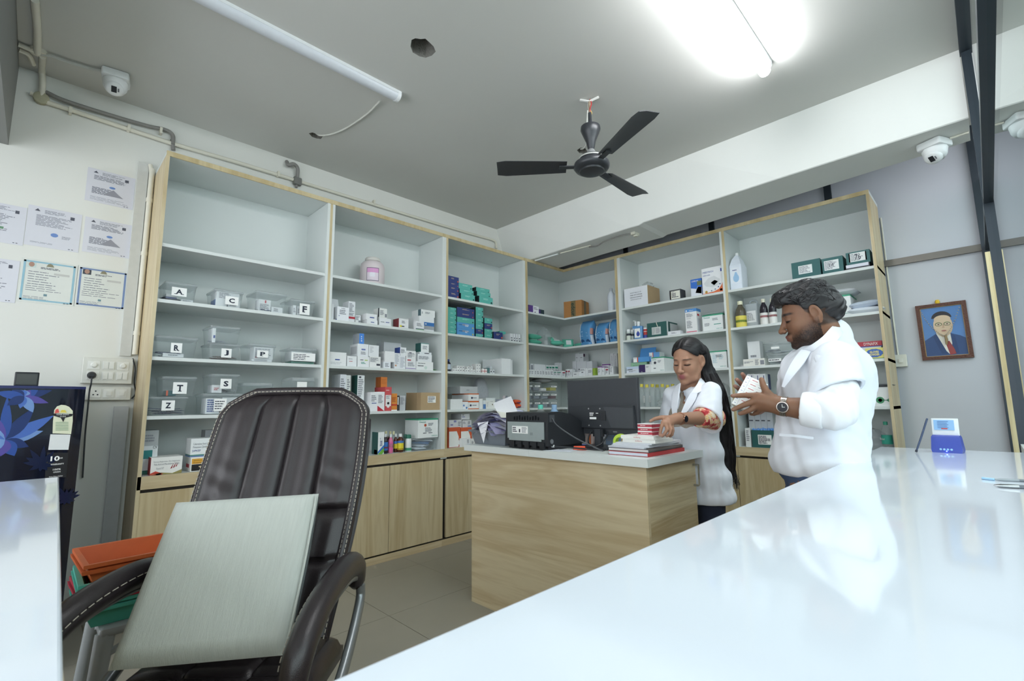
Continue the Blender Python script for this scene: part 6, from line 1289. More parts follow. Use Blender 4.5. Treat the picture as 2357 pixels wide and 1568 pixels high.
# ------------------------------------------------------------------ certificates on the left wall
INKG = paint(120, 122, 134); M_PAPER = mat('laminated_paper', (216, 216, 224), .28, var=.02); M_PAPER2 = mat('laminated_paper_cream', (218, 220, 214), .28, var=.03)
def sheet_on_wall(u0, u1, v0, v1, label, kind):
 a = at(u0, v0, x=WALL_A+.002); b = at(u1, v1, x=WALL_A+.002); w = b.y-a.y; h = a.z-b.z
 o = empty('certificate', (WALL_A+.0005, (a.y+b.y)/2, b.z), (0, 0, math.pi/2)); tag(o, label, 'certificate', 'laminated sheets on the wall')
 MB().box((-w/2, -.0014, 0), (w/2, 0, h)).build('sheet', M_PAPER if kind != 'cert' else M_PAPER2, o); y = -.0016
 dg = paint(84, 86, 98)
 if kind == 'cert':
  bl = paint(150, 190, 206) if u0 < 150 else paint(120, 140, 180); f = .010
  for x0, x1, z0, z1 in ((-w/2+f, w/2-f, f, f*1.9), (-w/2+f, w/2-f, h-f*1.9, h-f), (-w/2+f, -w/2+f*1.9, f, h-f), (w/2-f*1.9, w/2-f, f, h-f)): patch(o, x0, x1, z0, z1, bl, y=y, name='printed_border')
  patch(o, -w*.40, -w*.24, h*.80, h*.92, paint(60, 64, 72) if u0 > 150 else paint(200, 214, 210), y=y, name='printed_photo'); 
  n = 10; MB().prism([(-w*.32+w*.05*math.cos(2*math.pi*i/n), h*.87+w*.06*math.sin(2*math.pi*i/n)) for i in range(n)], y-.0012, y-.0006).build('printed_face', paint(176, 138, 120), o)
  MB().prism([(-w*.07, h*.86), (w*.07, h*.86), (w*.04, h*.92), (0, h*.94), (-w*.04, h*.92)], y-.0008, y).build('printed_emblem', paint(140, 134, 110), o)
  fine_print(o, -w*.16, w*.2, h*.79, h*.84, 2, dg, y=y); fine_print(o, -w*.36, w*.2, h*.40, h*.74, 6, INKG, y=y, fill=.25); fine_print(o, -w*.38, w*.38, h*.26, h*.40, 3, INKG, y=y, fill=.25)
  patch(o, w*.08, w*.36, h*.68, h*.73, paint(196, 196, 192), y=y, name='printed_box'); patch(o, -w*.06, w*.0, h*.17, h*.22, paint(110, 140, 150), y=y, name='printed_stamp'); fine_print(o, -w*.4, w*.1, h*.07, h*.15, 3, INKG, y=y, fill=.3)
 else:
  MB().prism([(-w*.38, h*.88), (-w*.28, h*.88), (-w*.33, h*.945)], y-.0008, y).build('printed_logo', dg, o)
  fine_print(o, -w*.2, w*.3, h*.84, h*.94, 4, INKG, y=y, fill=.4); patch(o, w*.28, w*.36, h*.80, h*.88, dg, y=y, name='printed_photo')
  if kind == 'letter':
   fine_print(o, -w*.34, w*.36, h*.52, h*.80, 10, INKG, y=y, fill=.4); n = 14; MB().prism([(w*.02+w*.07*math.cos(2*math.pi*i/n), h*.34+h*.05*math.sin(2*math.pi*i/n)) for i in range(n)], y-.0008, y).build('printed_seal', paint(110, 140, 196), o); fine_print(o, w*.16, w*.38, h*.27, h*.35, 3, INKG, y=y, fill=.4); fine_print(o, -w*.4, w*.2, h*.08, h*.12, 2, INKG, y=y, fill=.3)
  elif kind == 'plan':
   fine_print(o, -w*.36, w*.36, h*.68, h*.82, 5, INKG, y=y, fill=.5); n = 14; MB().prism([(w*.03+w*.065*math.cos(2*math.pi*i/n), h*.53+h*.035*math.sin(2*math.pi*i/n)) for i in range(n)], y-.0008, y).build('printed_seal', paint(110, 140, 196), o)
   fine_print(o, -w*.38, w*.1, h*.26, h*.46, 7, INKG, y=y, fill=.6); MB().prism([(-w*.14, h*.27), (w*.28, h*.27), (w*.16, h*.37), (w*.06, h*.47), (-w*.02, h*.40)], y-.0012, y-.0004).build('printed_roof', paint(150, 150, 160), o); fine_print(o, -w*.4, w*.4, h*.06, h*.18, 4, paint(150, 152, 162), y=y, fill=.3)
  else:
   fine_print(o, -w*.4, w*.3, h*.3, h*.75, 12, INKG, y=y, fill=.4); patch(o, -w*.1, w*.1, h*.35, h*.41, paint(110, 150, 120), y=y, name='printed_tick')
 for k in range(2): patch(o, w*(.30+.06*k), w*(.335+.06*k), h*.035, h*.05, dg, y=y, name='printed_mark')
sheet_on_wall(203, 305, 384, 484, 'laminated notice with a roof drawing, topmost on the wall', 'plan')
sheet_on_wall(197, 298, 498, 596, 'laminated notice with a roof drawing, below its twin', 'plan')
sheet_on_wall(66, 180, 470, 582, 'laminated letter with a round blue seal', 'letter')
sheet_on_wall(-60, 52, 455, 566, 'laminated sheet with portrait photo and green tick, cut by the frame', 'photo')
sheet_on_wall(-70, 34, 585, 698, 'laminated printed sheet at the lower left, cut by the frame', 'text')
sheet_on_wall(50, 170, 592, 706, 'certificate with pale blue border and small photo', 'cert')
sheet_on_wall(180, 288, 610, 716, 'certificate with dark blue border and dark photo', 'cert')

# ------------------------------------------------------------------ switch boards
SW = mat('switch_white', (222, 222, 214), .4); SW2 = mat('switch_module', (232, 232, 226), .35)
def board(u0, u1, v0, v1, label, rows, cols, kinds, d=.045):
 a = at(u0, v0, x=WALL_A+d); b = at(u1, v1, x=WALL_A+d); w = b.y-a.y; h = a.z-b.z
 o = empty('switch_board', (WALL_A+.001, (a.y+b.y)/2, b.z), (0, 0, math.pi/2)); tag(o, label, 'switch board')
 MB().cbox((-w/2, -d, 0), (w/2, 0, h), .004).build('plate', SW, o)
 for i in range(rows):
  for j in range(cols):
   k = kinds[i*cols+j]; cw, ch = w*.86/cols, h*.82/rows; x = -w*.43+cw*(j+.5); z = h*.91-ch*(i+.5)
   g = MB().cbox((x-cw*.42, -d-.003, z-ch*.40), (x+cw*.42, -d, z+ch*.40), .002).build('module', SW2, o)
   if k == 'knob': MB().lathe([(.016, 0), (.016, .004), (.012, .006), (.011, .012), (.0, .013)], 16, M=Matrix.Translation((x, -d-.003, z)) @ Matrix.Rotation(math.pi/2, 4, 'X')).build('knob', SW2, g, smooth=50)
   elif k == 'switch':
    for s in (-1, 1): MB().box((x+s*cw*.19-cw*.16, -d-.009, z-ch*.30), (x+s*cw*.19+cw*.16, -d-.003, z+ch*.30)).build('rocker', SW2, g)
   elif k == 'one': MB().box((x-cw*.2, -d-.009, z-ch*.22), (x+cw*.2, -d-.003, z+ch*.22)).build('rocker', SW2, g)
   else:
    for dx, dz in ((0, .2), (-.16, -.12), (.16, -.12)): MB().lathe([(.004, 0), (.004, .001)], 8, M=Matrix.Translation((x+dx*cw, -d-.0032, z+dz*ch)) @ Matrix.Rotation(math.pi/2, 4, 'X')).build('socket_hole', BLK, g)
 return o, w, h, d
o, w, h, d = board(192, 303, 822, 884, 'large white switch board with regulator knobs and a plugged socket', 2, 3, ['knob', 'switch', 'knob', 'socket', 'switch', 'switch'])
board(198, 300, 890, 921, 'narrow white socket strip below the large switch board', 1, 3, ['socket', 'plain1', 'one'] if False else ['socket', 'one', 'one'], d=.035)
pq = at(211, 864, x=WALL_A+.055); plug = empty('power_plug', pq); tag(plug, 'black power plug with a cord hanging to the fridge', 'plug')
MB().lathe([(.020, -.01), (.021, .004), (.016, .022), (.010, .030)], 14, M=Matrix.Rotation(math.pi/2, 4, 'Y')).build('plug_body', BLK, plug, smooth=50)
pe = [Vector((.02, 0, -.01)), Vector((.022, .0, -.05)), at(206, 900, x=WALL_A+.06)-pq, at(202, 940, x=WALL_A+.05)-pq, at(196, 1000, x=WALL_A+.03)-pq, at(190, 1100, x=WALL_A+.02)-pq]
MB().tube(bez([tuple(x) for x in pe], 6), .0045, 6).build('cord', paint(60, 62, 66), plug, smooth=60)
o = cable([tuple(at(306, 826, x=WALL_A+.04)), tuple(at(311, 850, x=WALL_A+.06)), tuple(at(309, 880, x=WALL_A+.05)), tuple(at(312, 905, x=WALL_A+.03)), tuple(at(303, 918, x=WALL_A+.03))], .004, BLK, 'loose_wire'); tag(o, 'loose dark wires beside the large switch board', 'cable')
# small switch on the end wall, beside the shelving
q = at(2074, 829, y=WALL_B-.02); o = empty('wall_switch', (q.x, WALL_B, q.z-.05)); tag(o, 'small white switch box right of the shelving, left of the portrait', 'switch')
MB().cbox((-.035, -.035, 0), (.035, 0, .09), .004).build('box', SW, o); MB().box((-.012, -.042, .03), (.012, -.035, .06)).build('rocker', SW2, o)
o = cable([(q.x-.015, WALL_B-.008, q.z+.04), (q.x-.02, WALL_B-.008, 2.0), (q.x-.022, WALL_B-.008, 2.55)], .006, M_PVC, 'switch_conduit'); tag(o, 'thin grey conduit rising from the small wall switch', 'conduit')

# ------------------------------------------------------------------ framed portrait
def portrait():
 a = at(2108, 703, y=WALL_B-.012); b = at(2243, 822, y=WALL_B-.012); x0, x1, z1, z0 = a.x, b.x, (a.z+at(2228, 693, y=WALL_B-.012).z)/2, (b.z+at(2122, 831, y=WALL_B-.012).z)/2
 w, h = x1-x0, z1-z0; o = empty('framed_portrait', ((x0+x1)/2, WALL_B-.002, z0), (0, -.012, 0)); tag(o, 'framed portrait of a man in a blue suit with garland', 'picture')
 fm = mat('carved_brown_frame', (92, 56, 44), .35, var=.45, scale=110, bump=.5, bscale=150); f = .022
 for lo, hi in (((-w/2, -.022, 0), (w/2, 0, f)), ((-w/2, -.022, h-f), (w/2, 0, h)), ((-w/2, -.022, f), (-w/2+f, 0, h-f)), ((w/2-f, -.022, f), (w/2, 0, h-f))): MB().box(lo, hi).build('frame_rail', fm, o)
 gm = paint(176, 146, 96); g = .004
 for lo, hi in (((-w/2+f, -.014, f), (w/2-f, -.008, f+g)), ((-w/2+f, -.014, h-f-g), (w/2-f, -.008, h-f)), ((-w/2+f, -.014, f), (-w/2+f+g, -.008, h-f)), ((w/2-f-g, -.014, f), (w/2-f, -.008, h-f))): MB().box(lo, hi).build('gilt_edge', gm, o)
 bgm = mat('portrait_blue_ground', (74, 124, 184), .3, var=.12, scale=6); MB().box((-w/2+f, -.008, f), (w/2-f, -.002, h-f)).build('picture_ground', bgm, o)
 X = lambda s: s*w; Z = lambda t: t*h; n = 20; lay = [0]
 def poly(pts, m, nm):
  lay[0] += 1; y = -.008-.00035*lay[0]; MB().prism([(X(a_), Z(b_)) for a_, b_ in pts], y-.0003, y).build(nm, m, o)
 ell = lambda cx, cz, rx, rz, k=n, a0=0, a1=2*math.pi: [(cx+rx*math.cos(a0+(a1-a0)*i/k), cz+rz*math.sin(a0+(a1-a0)*i/k)) for i in range(k if a1-a0 > 6 else k+1)]
 skin = paint(212, 188, 160); suit = paint(52, 78, 124)
 poly([(-.42, .07), (.42, .07), (.42, .34), (.30, .40), (.10, .46), (-.14, .47), (-.34, .38), (-.42, .34)], suit, 'painted_suit')
 poly([(-.16, .47), (.12, .46), (.14, .30), (.06, .08), (-.02, .16)], paint(226, 224, 216), 'painted_shirt')
 poly([(.0, .30), (.08, .32), (.20, .09), (.06, .07)], paint(150, 66, 66), 'painted_tie')
 poly([(-.16, .47), (-.22, .40), (-.10, .10), (.02, .09), (-.02, .18)], paint(44, 68, 112), 'painted_lapel'); poly([(.12, .46), (.20, .40), (.24, .10), (.18, .09), (.13, .28)], paint(44, 68, 112), 'painted_lapel')
 poly(ell(0, .60, .19, .20), skin, 'painted_face'); poly(ell(-.01, .73, .20, .125, 16, .05, math.pi-.05), paint(40, 38, 46), 'painted_hair'); poly(ell(.0, .715, .165, .07), skin, 'painted_forehead')
 poly([(-.10, .46), (.09, .46), (.06, .40), (-.05, .40)], skin, 'painted_neck')
 for s in (-.085, .085): poly(ell(s, .625, .070, .034), paint(92, 108, 72), 'painted_glasses'); poly(ell(s, .622, .056, .024), paint(206, 186, 162), 'painted_glasses')
 for s in (-.085, .085): poly(ell(s, .622, .020, .009), paint(60, 48, 44), 'painted_eye')
 poly([(-.02, .56), (.03, .56), (.005, .62)], paint(190, 160, 134), 'painted_nose'); poly(ell(.005, .505, .05, .012), paint(160, 104, 96), 'painted_mouth')
 ga = [(-.40, .90), (-.32, .72), (-.20, .56), (-.06, .44), (.02, .42), (.12, .50), (.24, .66), (.36, .88)]
 pts = bez([(X(a_), -.024, Z(b_)) for a_, b_ in ga], 5); b_ = MB()
 for p in pts: b_.ball(tuple(p), (.004, .004, .004), 6, 4)
 b_.build('garland_beads', mat('garland', (176, 166, 150), .5, var=.4, scale=200), o); MB().tube([(X(.02), -.024, Z(.42)), (X(.03), -.024, Z(.34)), (X(.02), -.024, Z(.25))], [.006, .009, .005], 6).build('tassel', paint(150, 128, 92), o)
 MB().lathe([(.012, 0), (.014, .012), (.010, .026), (.001, .028)], 10, M=Matrix.Translation((X(-.04), -.012, h))).build('marigold', paint(224, 186, 50), o)
portrait()
# ------------------------------------------------------------------ things on the counter
def on_counter(u, v): return at(u, v, z=COUNTER_Z)
def sound_box():
 a, b = on_counter(2144, 1041), on_counter(2217, 1045); c = (a+b)/2; w = (b-a).length; yaw = math.atan2(b.y-a.y, b.x-a.x); k = w/.075
 o = empty('payment_soundbox', (c.x, c.y, COUNTER_Z), (0, 0, yaw)); tag(o, 'blue payment speaker with a white card stand on the counter', 'payment speaker')
 bl = mat('soundbox_blue', (66, 82, 168), .35); w = .075*k; h = .054*k; d = .05*k
 MB().loft([[(-w*.47, 0, 0), (w*.47, 0, 0), (w*.47, d, 0), (-w*.47, d, 0)], [(-w*.5, .002, h*.15), (w*.5, .002, h*.15), (w*.5, d, h*.15), (-w*.5, d, h*.15)], [(-w*.49, .016*k, h*.9), (w*.44, .016*k, h*.9), (w*.44, d, h*.9), (-w*.49, d, h*.9)], [(-w*.45, .020*k, h), (w*.40, .020*k, h), (w*.40, d, h), (-w*.45, d, h)]]).build('speaker_body', bl, o, smooth=30)
 tilt = math.atan2(.014*k, h*.75)
 f = empty('front', (0, .0035*k, h*.15), (-tilt, 0, 0), o)
 MB().box((-w*.40, -.0015, h*.12), (w*.40, 0, h*.30)).build('display', paint(50, 58, 66, rough=.15), o, loc=(0, .003*k, h*.15), rot=(-tilt, 0, 0))
 for i in range(4): MB().lathe([(.0032*k, 0), (.0032*k, .0015)], 10, M=Matrix.Translation((-w*.19+i*w*.115, 0, h*.045)) @ Matrix.Rotation(math.pi/2, 4, 'X')).build('button', paint(150, 196, 226), o, loc=(0, .002*k, h*.15), rot=(-tilt, 0, 0))
 bpy.data.objects.remove(f)
 MB().lathe([(.0018*k, 0), (.0018*k, .002)], 8, M=Matrix.Translation((0, .001, h*.10)) @ Matrix.Rotation(math.pi/2, 4, 'X')).build('indicator_light', mat('blue_led', (70, 90, 255), .3, emit=6.0), o)
 g = MB()
 for i in range(7):
  for j in range(5): g.box((-w*.10+i*w*.035, -.001, h*.50+j*h*.06), (-w*.10+i*w*.035+.0012*k, 0, h*.50+j*h*.06+.0012*k))
 g.build('speaker_grille', paint(50, 62, 138), o, loc=(0, .003*k, h*.15), rot=(-tilt, 0, 0))
 H = .110*k
 MB().cbox((-w*.44, .026*k, 0), (w*.44, .030*k, H), .004, M=Matrix.Translation((-w*.03, 0, 0)) @ Matrix.Rotation(-.10, 4, 'X')).build('card_stand', mat('white_card_stand', (236, 238, 238), .3), o)
 MB().box((-w*.36, .0243*k, H*.66), (w*.30, .0255*k, H*.95), 0, Matrix.Translation((-w*.03, 0, 0)) @ Matrix.Rotation(-.10, 4, 'X')).build('printed_panel', paint(150, 192, 232), o)
 M = Matrix.Translation((-w*.03, 0, 0)) @ Matrix.Rotation(-.10, 4, 'X')
 q = MB()
 for i in range(5): q.box((-w*.24, .0235*k, H*(.90-.045*i)), (w*(.12-.04*(i % 2)), .0242*k, H*(.912-.045*i)), 0, M)
 q.build('fine_print', paint(80, 110, 170), o); MB().box((w*-.12, .0235*k, H*.685), (w*.08, .0242*k, H*.715), 0, M).build('printed_tag', paint(214, 90, 84), o)
 pa, pb = on_counter(2109, 1042), at(2134, 964, y=c.y+.02)
 p = MB().tube([pa+Vector((0, 0, .0035)), (pa+pb)/2, pb], [.0032, .0036, .0036], 8).build('pen', mat('slate_pen', (58, 72, 100), .4), None, smooth=60); tag(p, 'slate blue pen leaning against the payment speaker', 'pen')
 MB().tube([pa+Vector((0, 0, .0035)), pa.lerp(pb, .05)+Vector((0, 0, .003))], .0044, 8).build('pen_tip', paint(40, 44, 56), p)
sound_box()
for u0, v0, u1, v1, m, lb, rr_ in ((2287, 1107, 2420, 1113, mat('clear_grey_pen', (150, 156, 160), .25), 'thin grey pen lying on the counter at the right edge', .0035), (2288, 1122, 2420, 1130, mat('chrome_pen', (170, 172, 174), .15, metal=.9), 'chrome pen lying on the counter, nearer of two', .0048)):
 a, b = on_counter(u0, v0)+Vector((0, 0, rr_)), on_counter(u1, v1)+Vector((0, 0, rr_)); p = MB().tube([a, a.lerp(b, .12), a.lerp(b, .4), b], [rr_*.35, rr_, rr_, rr_], 10).build('pen', m, None, smooth=60); tag(p, lb, 'pen')
 MB().tube([a.lerp(b, .45), a.lerp(b, .6)], rr_*1.06, 10).build('grip', paint(110, 116, 122), p, smooth=60)
 if u0 == 2287: MB().tube([on_counter(2261, 1104)+Vector((0, 0, .0035)), on_counter(2290, 1107.2)+Vector((0, 0, .0035))], .0034, 8).build('pen_tip', mat('pale_blue_cap', (160, 200, 226), .3), p, smooth=60)

# ------------------------------------------------------------------ things on the billing desk
DZ = DESK_Z+.001
def desk_things():
 pr = empty('printer', (1.475, -2.0, DZ)); tag(pr, 'black laser printer showing its rear metal plate', 'printer')
 x0, x1, y0, y1, h = -.165, .150, -.205, .12, .195; dk = mat('printer_black', (38, 40, 44), .45)
 prof = [(y0, .02), (y0+.006, h), (y0+.10, h+.004), (y0+.20, h-.010), (y1-.02, h-.06), (y1, .05), (y1, .02)]
 MB().prism([(a, b) for a, b in prof], x0, x1, 'x').build('body', dk, pr, smooth=30); MB().box((x0+.01, y0+.02, 0), (x1-.01, y1-.02, .02)).build('base', BLK, pr)
 MB().box((x0+.022, y0-.006, .055), (x1-.022, y0, .145)).build('rear_plate', mat('galvanised_plate', (164, 174, 174), .4, metal=.3), pr); MB().box((x0+.035, y0-.007, .044), (x1-.04, y0-.001, .056)).build('plate_lip', mat('galvanised_plate', (164, 174, 174), .4), pr)
 lb = patch(pr, -.105, .015, .082, .122, WHITEP, y=y0-.0065, name='rating_label'); fine_print(pr, -.10, -.06, .088, .118, 3, INK, y=y0-.0072); fine_print(pr, -.03, .01, .086, .118, 5, GREYINK, y=y0-.0072); patch(pr, -.052, -.042, .088, .106, INK, y=y0-.0072)
 patch(pr, .03, .05, .075, .09, paint(140, 150, 150), y=y0-.0065)
 q = MB()
 for i in range(10): q.box((-.10+.02*i, y0-.003, .156), (-.094+.02*i, y0+.002, .172+.004*(i % 3)))
 q.build('vents', BLK, pr)
 for i in range(5): MB().box((-.12+.055*i, y0-.008, .008), (-.09+.055*i, y0+.004, .040)).build('roller_guide', BLK, pr)
 MB().box((x1, y0+.015, h-.05), (x1+.003, y0+.055, h-.012)).build('socket', paint(70, 72, 76), pr); MB().lathe([(.012, 0), (.012, .004)], 12, M=Matrix.Translation((x1, y0+.03, .045)) @ Matrix.Rotation(math.pi/2, 4, 'Y')).build('latch', paint(110, 112, 116), pr)
 c = cable([(1.475+x1+.004, -2.0+y0+.035, DZ+h-.03), (1.66, -2.17, DZ+.13), (1.74, -2.13, DZ+.07), (1.84, -2.09, DZ+.02), (1.88, -2.08, DZ+.006)], .004, paint(70, 72, 76), 'usb_cable'); tag(c, 'grey cable running from the printer to the monitor foot', 'cable')
 c = cable([(1.60, -2.165, DZ+.02), (1.64, -2.15, DZ+.018), (1.70, -2.10, DZ+.012), (1.80, -2.06, DZ+.006), (1.87, -2.05, DZ+.006)], .004, BLK, 'power_lead'); tag(c, 'black lead lying along the desk below the printer', 'cable'); MB().tube([(1.588, -2.170, DZ+.02), (1.628, -2.157, DZ+.02)], .0065, 8).build('ferrite', paint(222, 222, 220), c)
 # paper tray
 t = empty('paper_basin', (1.10, -2.02, DZ), (0, 0, -.03)); tag(t, 'grey plastic basin heaped with papers on the desk\'s left end', 'basin'); gm = mat('slate_plastic', (122, 128, 136), .4); W_, D_, H_ = .16, .13, .085
 rg = lambda kx, z, e=0: [((W_*kx+e)*a, (D_*kx+e)*b, z) for a, b in ((-1, -1), (-.2, -1.03), (.6, -1.02), (1, -1), (1, 1), (-1, 1))]
 MB().loft([rg(.88, 0), rg(1, H_-.012), rg(1, H_-.012, .012), rg(1, H_, .014), rg(.98, H_), rg(.87, .006)], caps=False).add(rg(.87, .006), [(0, 1, 2, 3, 4, 5)]).add(rg(.88, 0), [(5, 4, 3, 2, 1, 0)]).build('body', gm, t, smooth=30)
 rr = random.Random(17); pm = [paint(226, 226, 240), paint(206, 206, 236), paint(186, 184, 222), paint(232, 232, 236), paint(160, 156, 190), paint(214, 212, 200)]
 for k in range(26):
  n = 7; w, d = rr.uniform(.12, .17), rr.uniform(.09, .13); a = rr.uniform(-.5, .5); bend = rr.uniform(.03, .08); tilt = rr.uniform(-.15, .35); V = []; Q = []
  for j in range(2):
   for i in range(n):
    s = i/(n-1)*2-1; V.append((s*w, (j*2-1)*d, bend*(1-s*s)*.6-bend*.35*max(0, -s)**2+.012*math.sin(3*s+k)*j))
  Q = [(i, i+1, n+i+1, n+i) for i in range(n-1)]
  b = MB().add(V, Q).add([(x, y, z+.0006) for x, y, z in V], [tuple(q[::-1]) for q in Q])
  o = b.build('paper_sheet', pm[k % 6], None, smooth=60, loc=(1.11+rr.uniform(-.03, .05), -2.02+rr.uniform(-.03, .03), DZ+.060+.0042*k), rot=(rr.uniform(-.08, .08), tilt*.25, a)); tag(o, 'loose crumpled sheet in the heap inside the grey basin', 'paper', 'papers heaped in the grey basin')
 o = MB().box((-.06, -.001, 0), (.06, .001, .12)).build('paper_sheet', paint(228, 228, 232), None, loc=(1.20, -2.06, DZ+.16), rot=(.25, -.35, .5)); tag(o, 'white sheet standing up behind the paper heap', 'paper')
 o = MB().prism([(-.05, .10), (.04, .11), (.015, -.02)], -.0008, .0008).build('paper_sheet', paint(236, 236, 240), None, loc=(1.075, -2.175, DZ+.03), rot=(-.12, 0, .1)); tag(o, 'pointed white sheet hanging over the basin\'s rim', 'paper')
 # bottles behind the printer
 for (x, y, h, bm, cm, lb) in ((1.13, -1.70, .235, CLEARP, mat('teal_cap', (92, 200, 176), .35), 'clear water bottle with teal cap behind the printer'), (1.25, -1.70, .235, mat('blue_bottle', (136, 168, 200), .35), mat('blue_bottle', (136, 168, 200), .35), 'pale blue bottle behind the printer')):
  r = empty('bottle', (x, y, DZ)); tag(r, lb, 'bottle'); MB().lathe([(.036, 0), (.040, .005), (.040, h*.62), (.034, h*.76), (.018, h*.86), (.016, h*.9)], 18).build('body', bm, r, smooth=60); MB().lathe([(.017, h*.88), (.017, h*.985), (.014, h)], 16).build('cap', cm, r, smooth=50)
 # monitor
 m = empty('monitor', (1.745, -1.88, DZ)); tag(m, 'black computer monitor seen from behind', 'monitor'); mk = mat('monitor_black', (54, 57, 62), .5); w, z0, z1 = .232, .072, .374
 MB().cbox((-w, -.012, z0), (w, .014, z1), .005).build('screen_shell', mk, m); MB().prism([(-w+.01, z0+.035), (w-.01, z0+.035), (w-.02, .228), (-w+.02, .228)], -.030, -.012).build('rear_cover', mat('monitor_rear', (48, 51, 56), .5), m)
 MB().prism([(.075, z0+.04), (w-.02, z0+.04), (w-.02, .215), (.03, .222)], -.0312, -.030).build('cover_facet', mat('monitor_facet', (62, 65, 70), .45), m)
 patch(m, -.065, .008, .150, .195, paint(40, 42, 46), y=-.0305, name='rating_label'); fine_print(m, -.062, -.03, .172, .192, 4, WHITEP, y=-.0314); patch(m, -.062, -.018, .154, .166, WHITEP, y=-.0312); fine_print(m, -.02, .004, .184, .190, 1, WHITEP, y=-.0314); MB().box((.016, -.034, .148), (.045, -.030, .200)).build('cable_clip', BLK, m)
 for x, z in ((-.068, .212), (.008, .212), (-.068, .12), (.008, .12)): MB().lathe([(.004, 0), (.004, .003)], 8, M=Matrix.Translation((x, -.030, z)) @ Matrix.Rotation(math.pi/2, 4, 'X')).build('screw', paint(150, 150, 150), m)
 q = MB()
 for i in range(7): q.box((-w+.025, -.0315, .10+.011*i), (-w+.035, -.030, .104+.011*i))
 q.build('vents', BLK, m); patch(m, .075, .10, .085, .092, paint(120, 122, 126), y=-.0125); MB().box((-.035, -.045, z0-.01), (.03, -.028, .10)).build('stand_collar', BLK, m)
 MB().box((-.020, -.05, .0), (.018, -.022, z0+.03)).build('stand_neck', mk, m); MB().cbox((-.11, -.13, 0), (.11, .07, .010), .004).build('stand_foot', BLK, m)
 for pts in ([(-.055, -.03, .085), (-.062, -.045, .06), (-.04, -.08, .03), (.02, -.13, .012)], [(.055, -.03, .088), (.06, -.05, .07), (.05, -.09, .03), (.035, -.14, .012)]): MB().tube(bez(pts, 6), .0042, 6).build('cable', BLK, m, smooth=60)
 # second dark thing behind the monitor: webcam-like chair top is left out; carton and tub behind
 bx = [C_box((1.52, -1.74, DZ), (.10, .05, .085), (206, 190, 186), 'pale carton with an orange edge behind the monitor', OR), C_box((1.62, -1.735, DZ), (.05, .05, .08), (222, 224, 226), 'white carton behind the monitor stand', None), C_box((1.70, -1.735, DZ), (.07, .05, .075), (120, 140, 164), 'grey-blue carton behind the monitor stand', None)]
 # orange cap, pens, sheets
 a = at(1335, 1036, z=DZ); o = empty('stapler', (a.x, a.y, DZ), (0, 0, .5)); tag(o, 'small bright orange stapler lying on the desk', 'stapler'); om = mat('orange_plastic', (236, 92, 60), .35)
 MB().cbox((-.035, -.010, 0), (.035, .010, .010), .004).build('base', om, o); MB().cbox((-.032, -.009, .011), (.028, .009, .020), .004).build('arm', om, o)
 a, b = at(1335, 1026, z=DZ), at(1364, 1027, z=DZ); o = MB().tube([a+Vector((0, 0, .004)), b+Vector((0, 0, .004))], .004, 8).build('pen', paint(70, 100, 210), None, smooth=60); tag(o, 'blue pen lying on the desk near the orange stapler', 'pen')
 a = at(1290, 1037, z=DZ); o = MB().box((-.075, -.05, 0), (.075, .05, .0012)).build('paper_sheet', paint(226, 230, 238), None, loc=(a.x, a.y, DZ), rot=(0, 0, .25)); tag(o, 'white sheet lying flat in front of the printer', 'paper')
 # lime tape dispenser
 a = at(1407, 1012, z=DZ+.03); o = empty('tape_dispenser', (1.93, -1.99, DZ)); tag(o, 'lime green tape dispenser behind the pile of books', 'tape dispenser'); MB().lathe([(.026, -.014), (.040, -.014), (.043, 0), (.040, .014), (.026, .014), (.026, -.014)], 22, caps=False, M=Matrix.Translation((0, 0, .045)) @ Matrix.Rotation(math.pi/2, 4, 'X')).build('body', mat('lime_plastic', (190, 220, 72), .3), o, smooth=60); MB().cbox((-.04, -.016, 0), (.04, .016, .012), .005).build('base', paint(60, 66, 60), o)
 # pile of books
 X0, X1, Y0, Y1 = 1.955, 2.165, -2.145, -1.785; z = DZ
 def slab(name, lb, x0, x1, y0, y1, h, cov, pages, rz=0, spine='x'):
  nonlocal z
  o = empty(name, ((x0+x1)/2, (y0+y1)/2, z), (0, 0, rz)); tag(o, lb, 'notebook' if name != 'paper_pad' else 'paper'); w, d = (x1-x0)/2, (y1-y0)/2
  MB().box((-w+.003, -d+.002, .002), (w-.003, d-.002, h-.002)).build('pages', pages, o); MB().box((-w, -d, 0), (w, d, .002)).build('cover', cov, o); MB().box((-w, -d, h-.002), (w, d, h)).build('cover', cov, o); MB().box((w-.003, -d, .002), (w, d, h-.002)).build('spine', cov, o); z += h+.0006; return o
 slab('ledger_book', 'red-spined ledger at the bottom of the book pile', X0, X1, Y0, Y1, .017, paint(176, 56, 58), paint(206, 214, 226))
 z_sp = z; o = slab('spiral_notebook', 'spiral notebook on top of the red-spined ledger', X0-.01, X1-.006, Y0+.01, Y1, .014, paint(96, 96, 100), paint(222, 222, 220), .02)
 b = MB()
 for i in range(34): b.tube([(.100+.010*math.cos(t), -.17+.010*i, .007+.011*math.sin(t)) for t in (0, 1.2, 2.4, 3.6, 4.8, 6.0)], .0011, 4)
 b.build('spiral_wire', mat('spiral', (110, 96, 84), .3, metal=.6), o)
 for k in range(4): slab('paper_pad', 'loose stack of white papers, %s layer under the flat boxes' % ['lowest', 'second', 'third', 'top'][k], X0-.01+.008*k, X1-.02+.004*k, Y0+.02+.006*k, Y1-.01, .0055, paint(222, 224, 230), paint(230, 230, 234), [-.05, .04, -.02, .03][k])
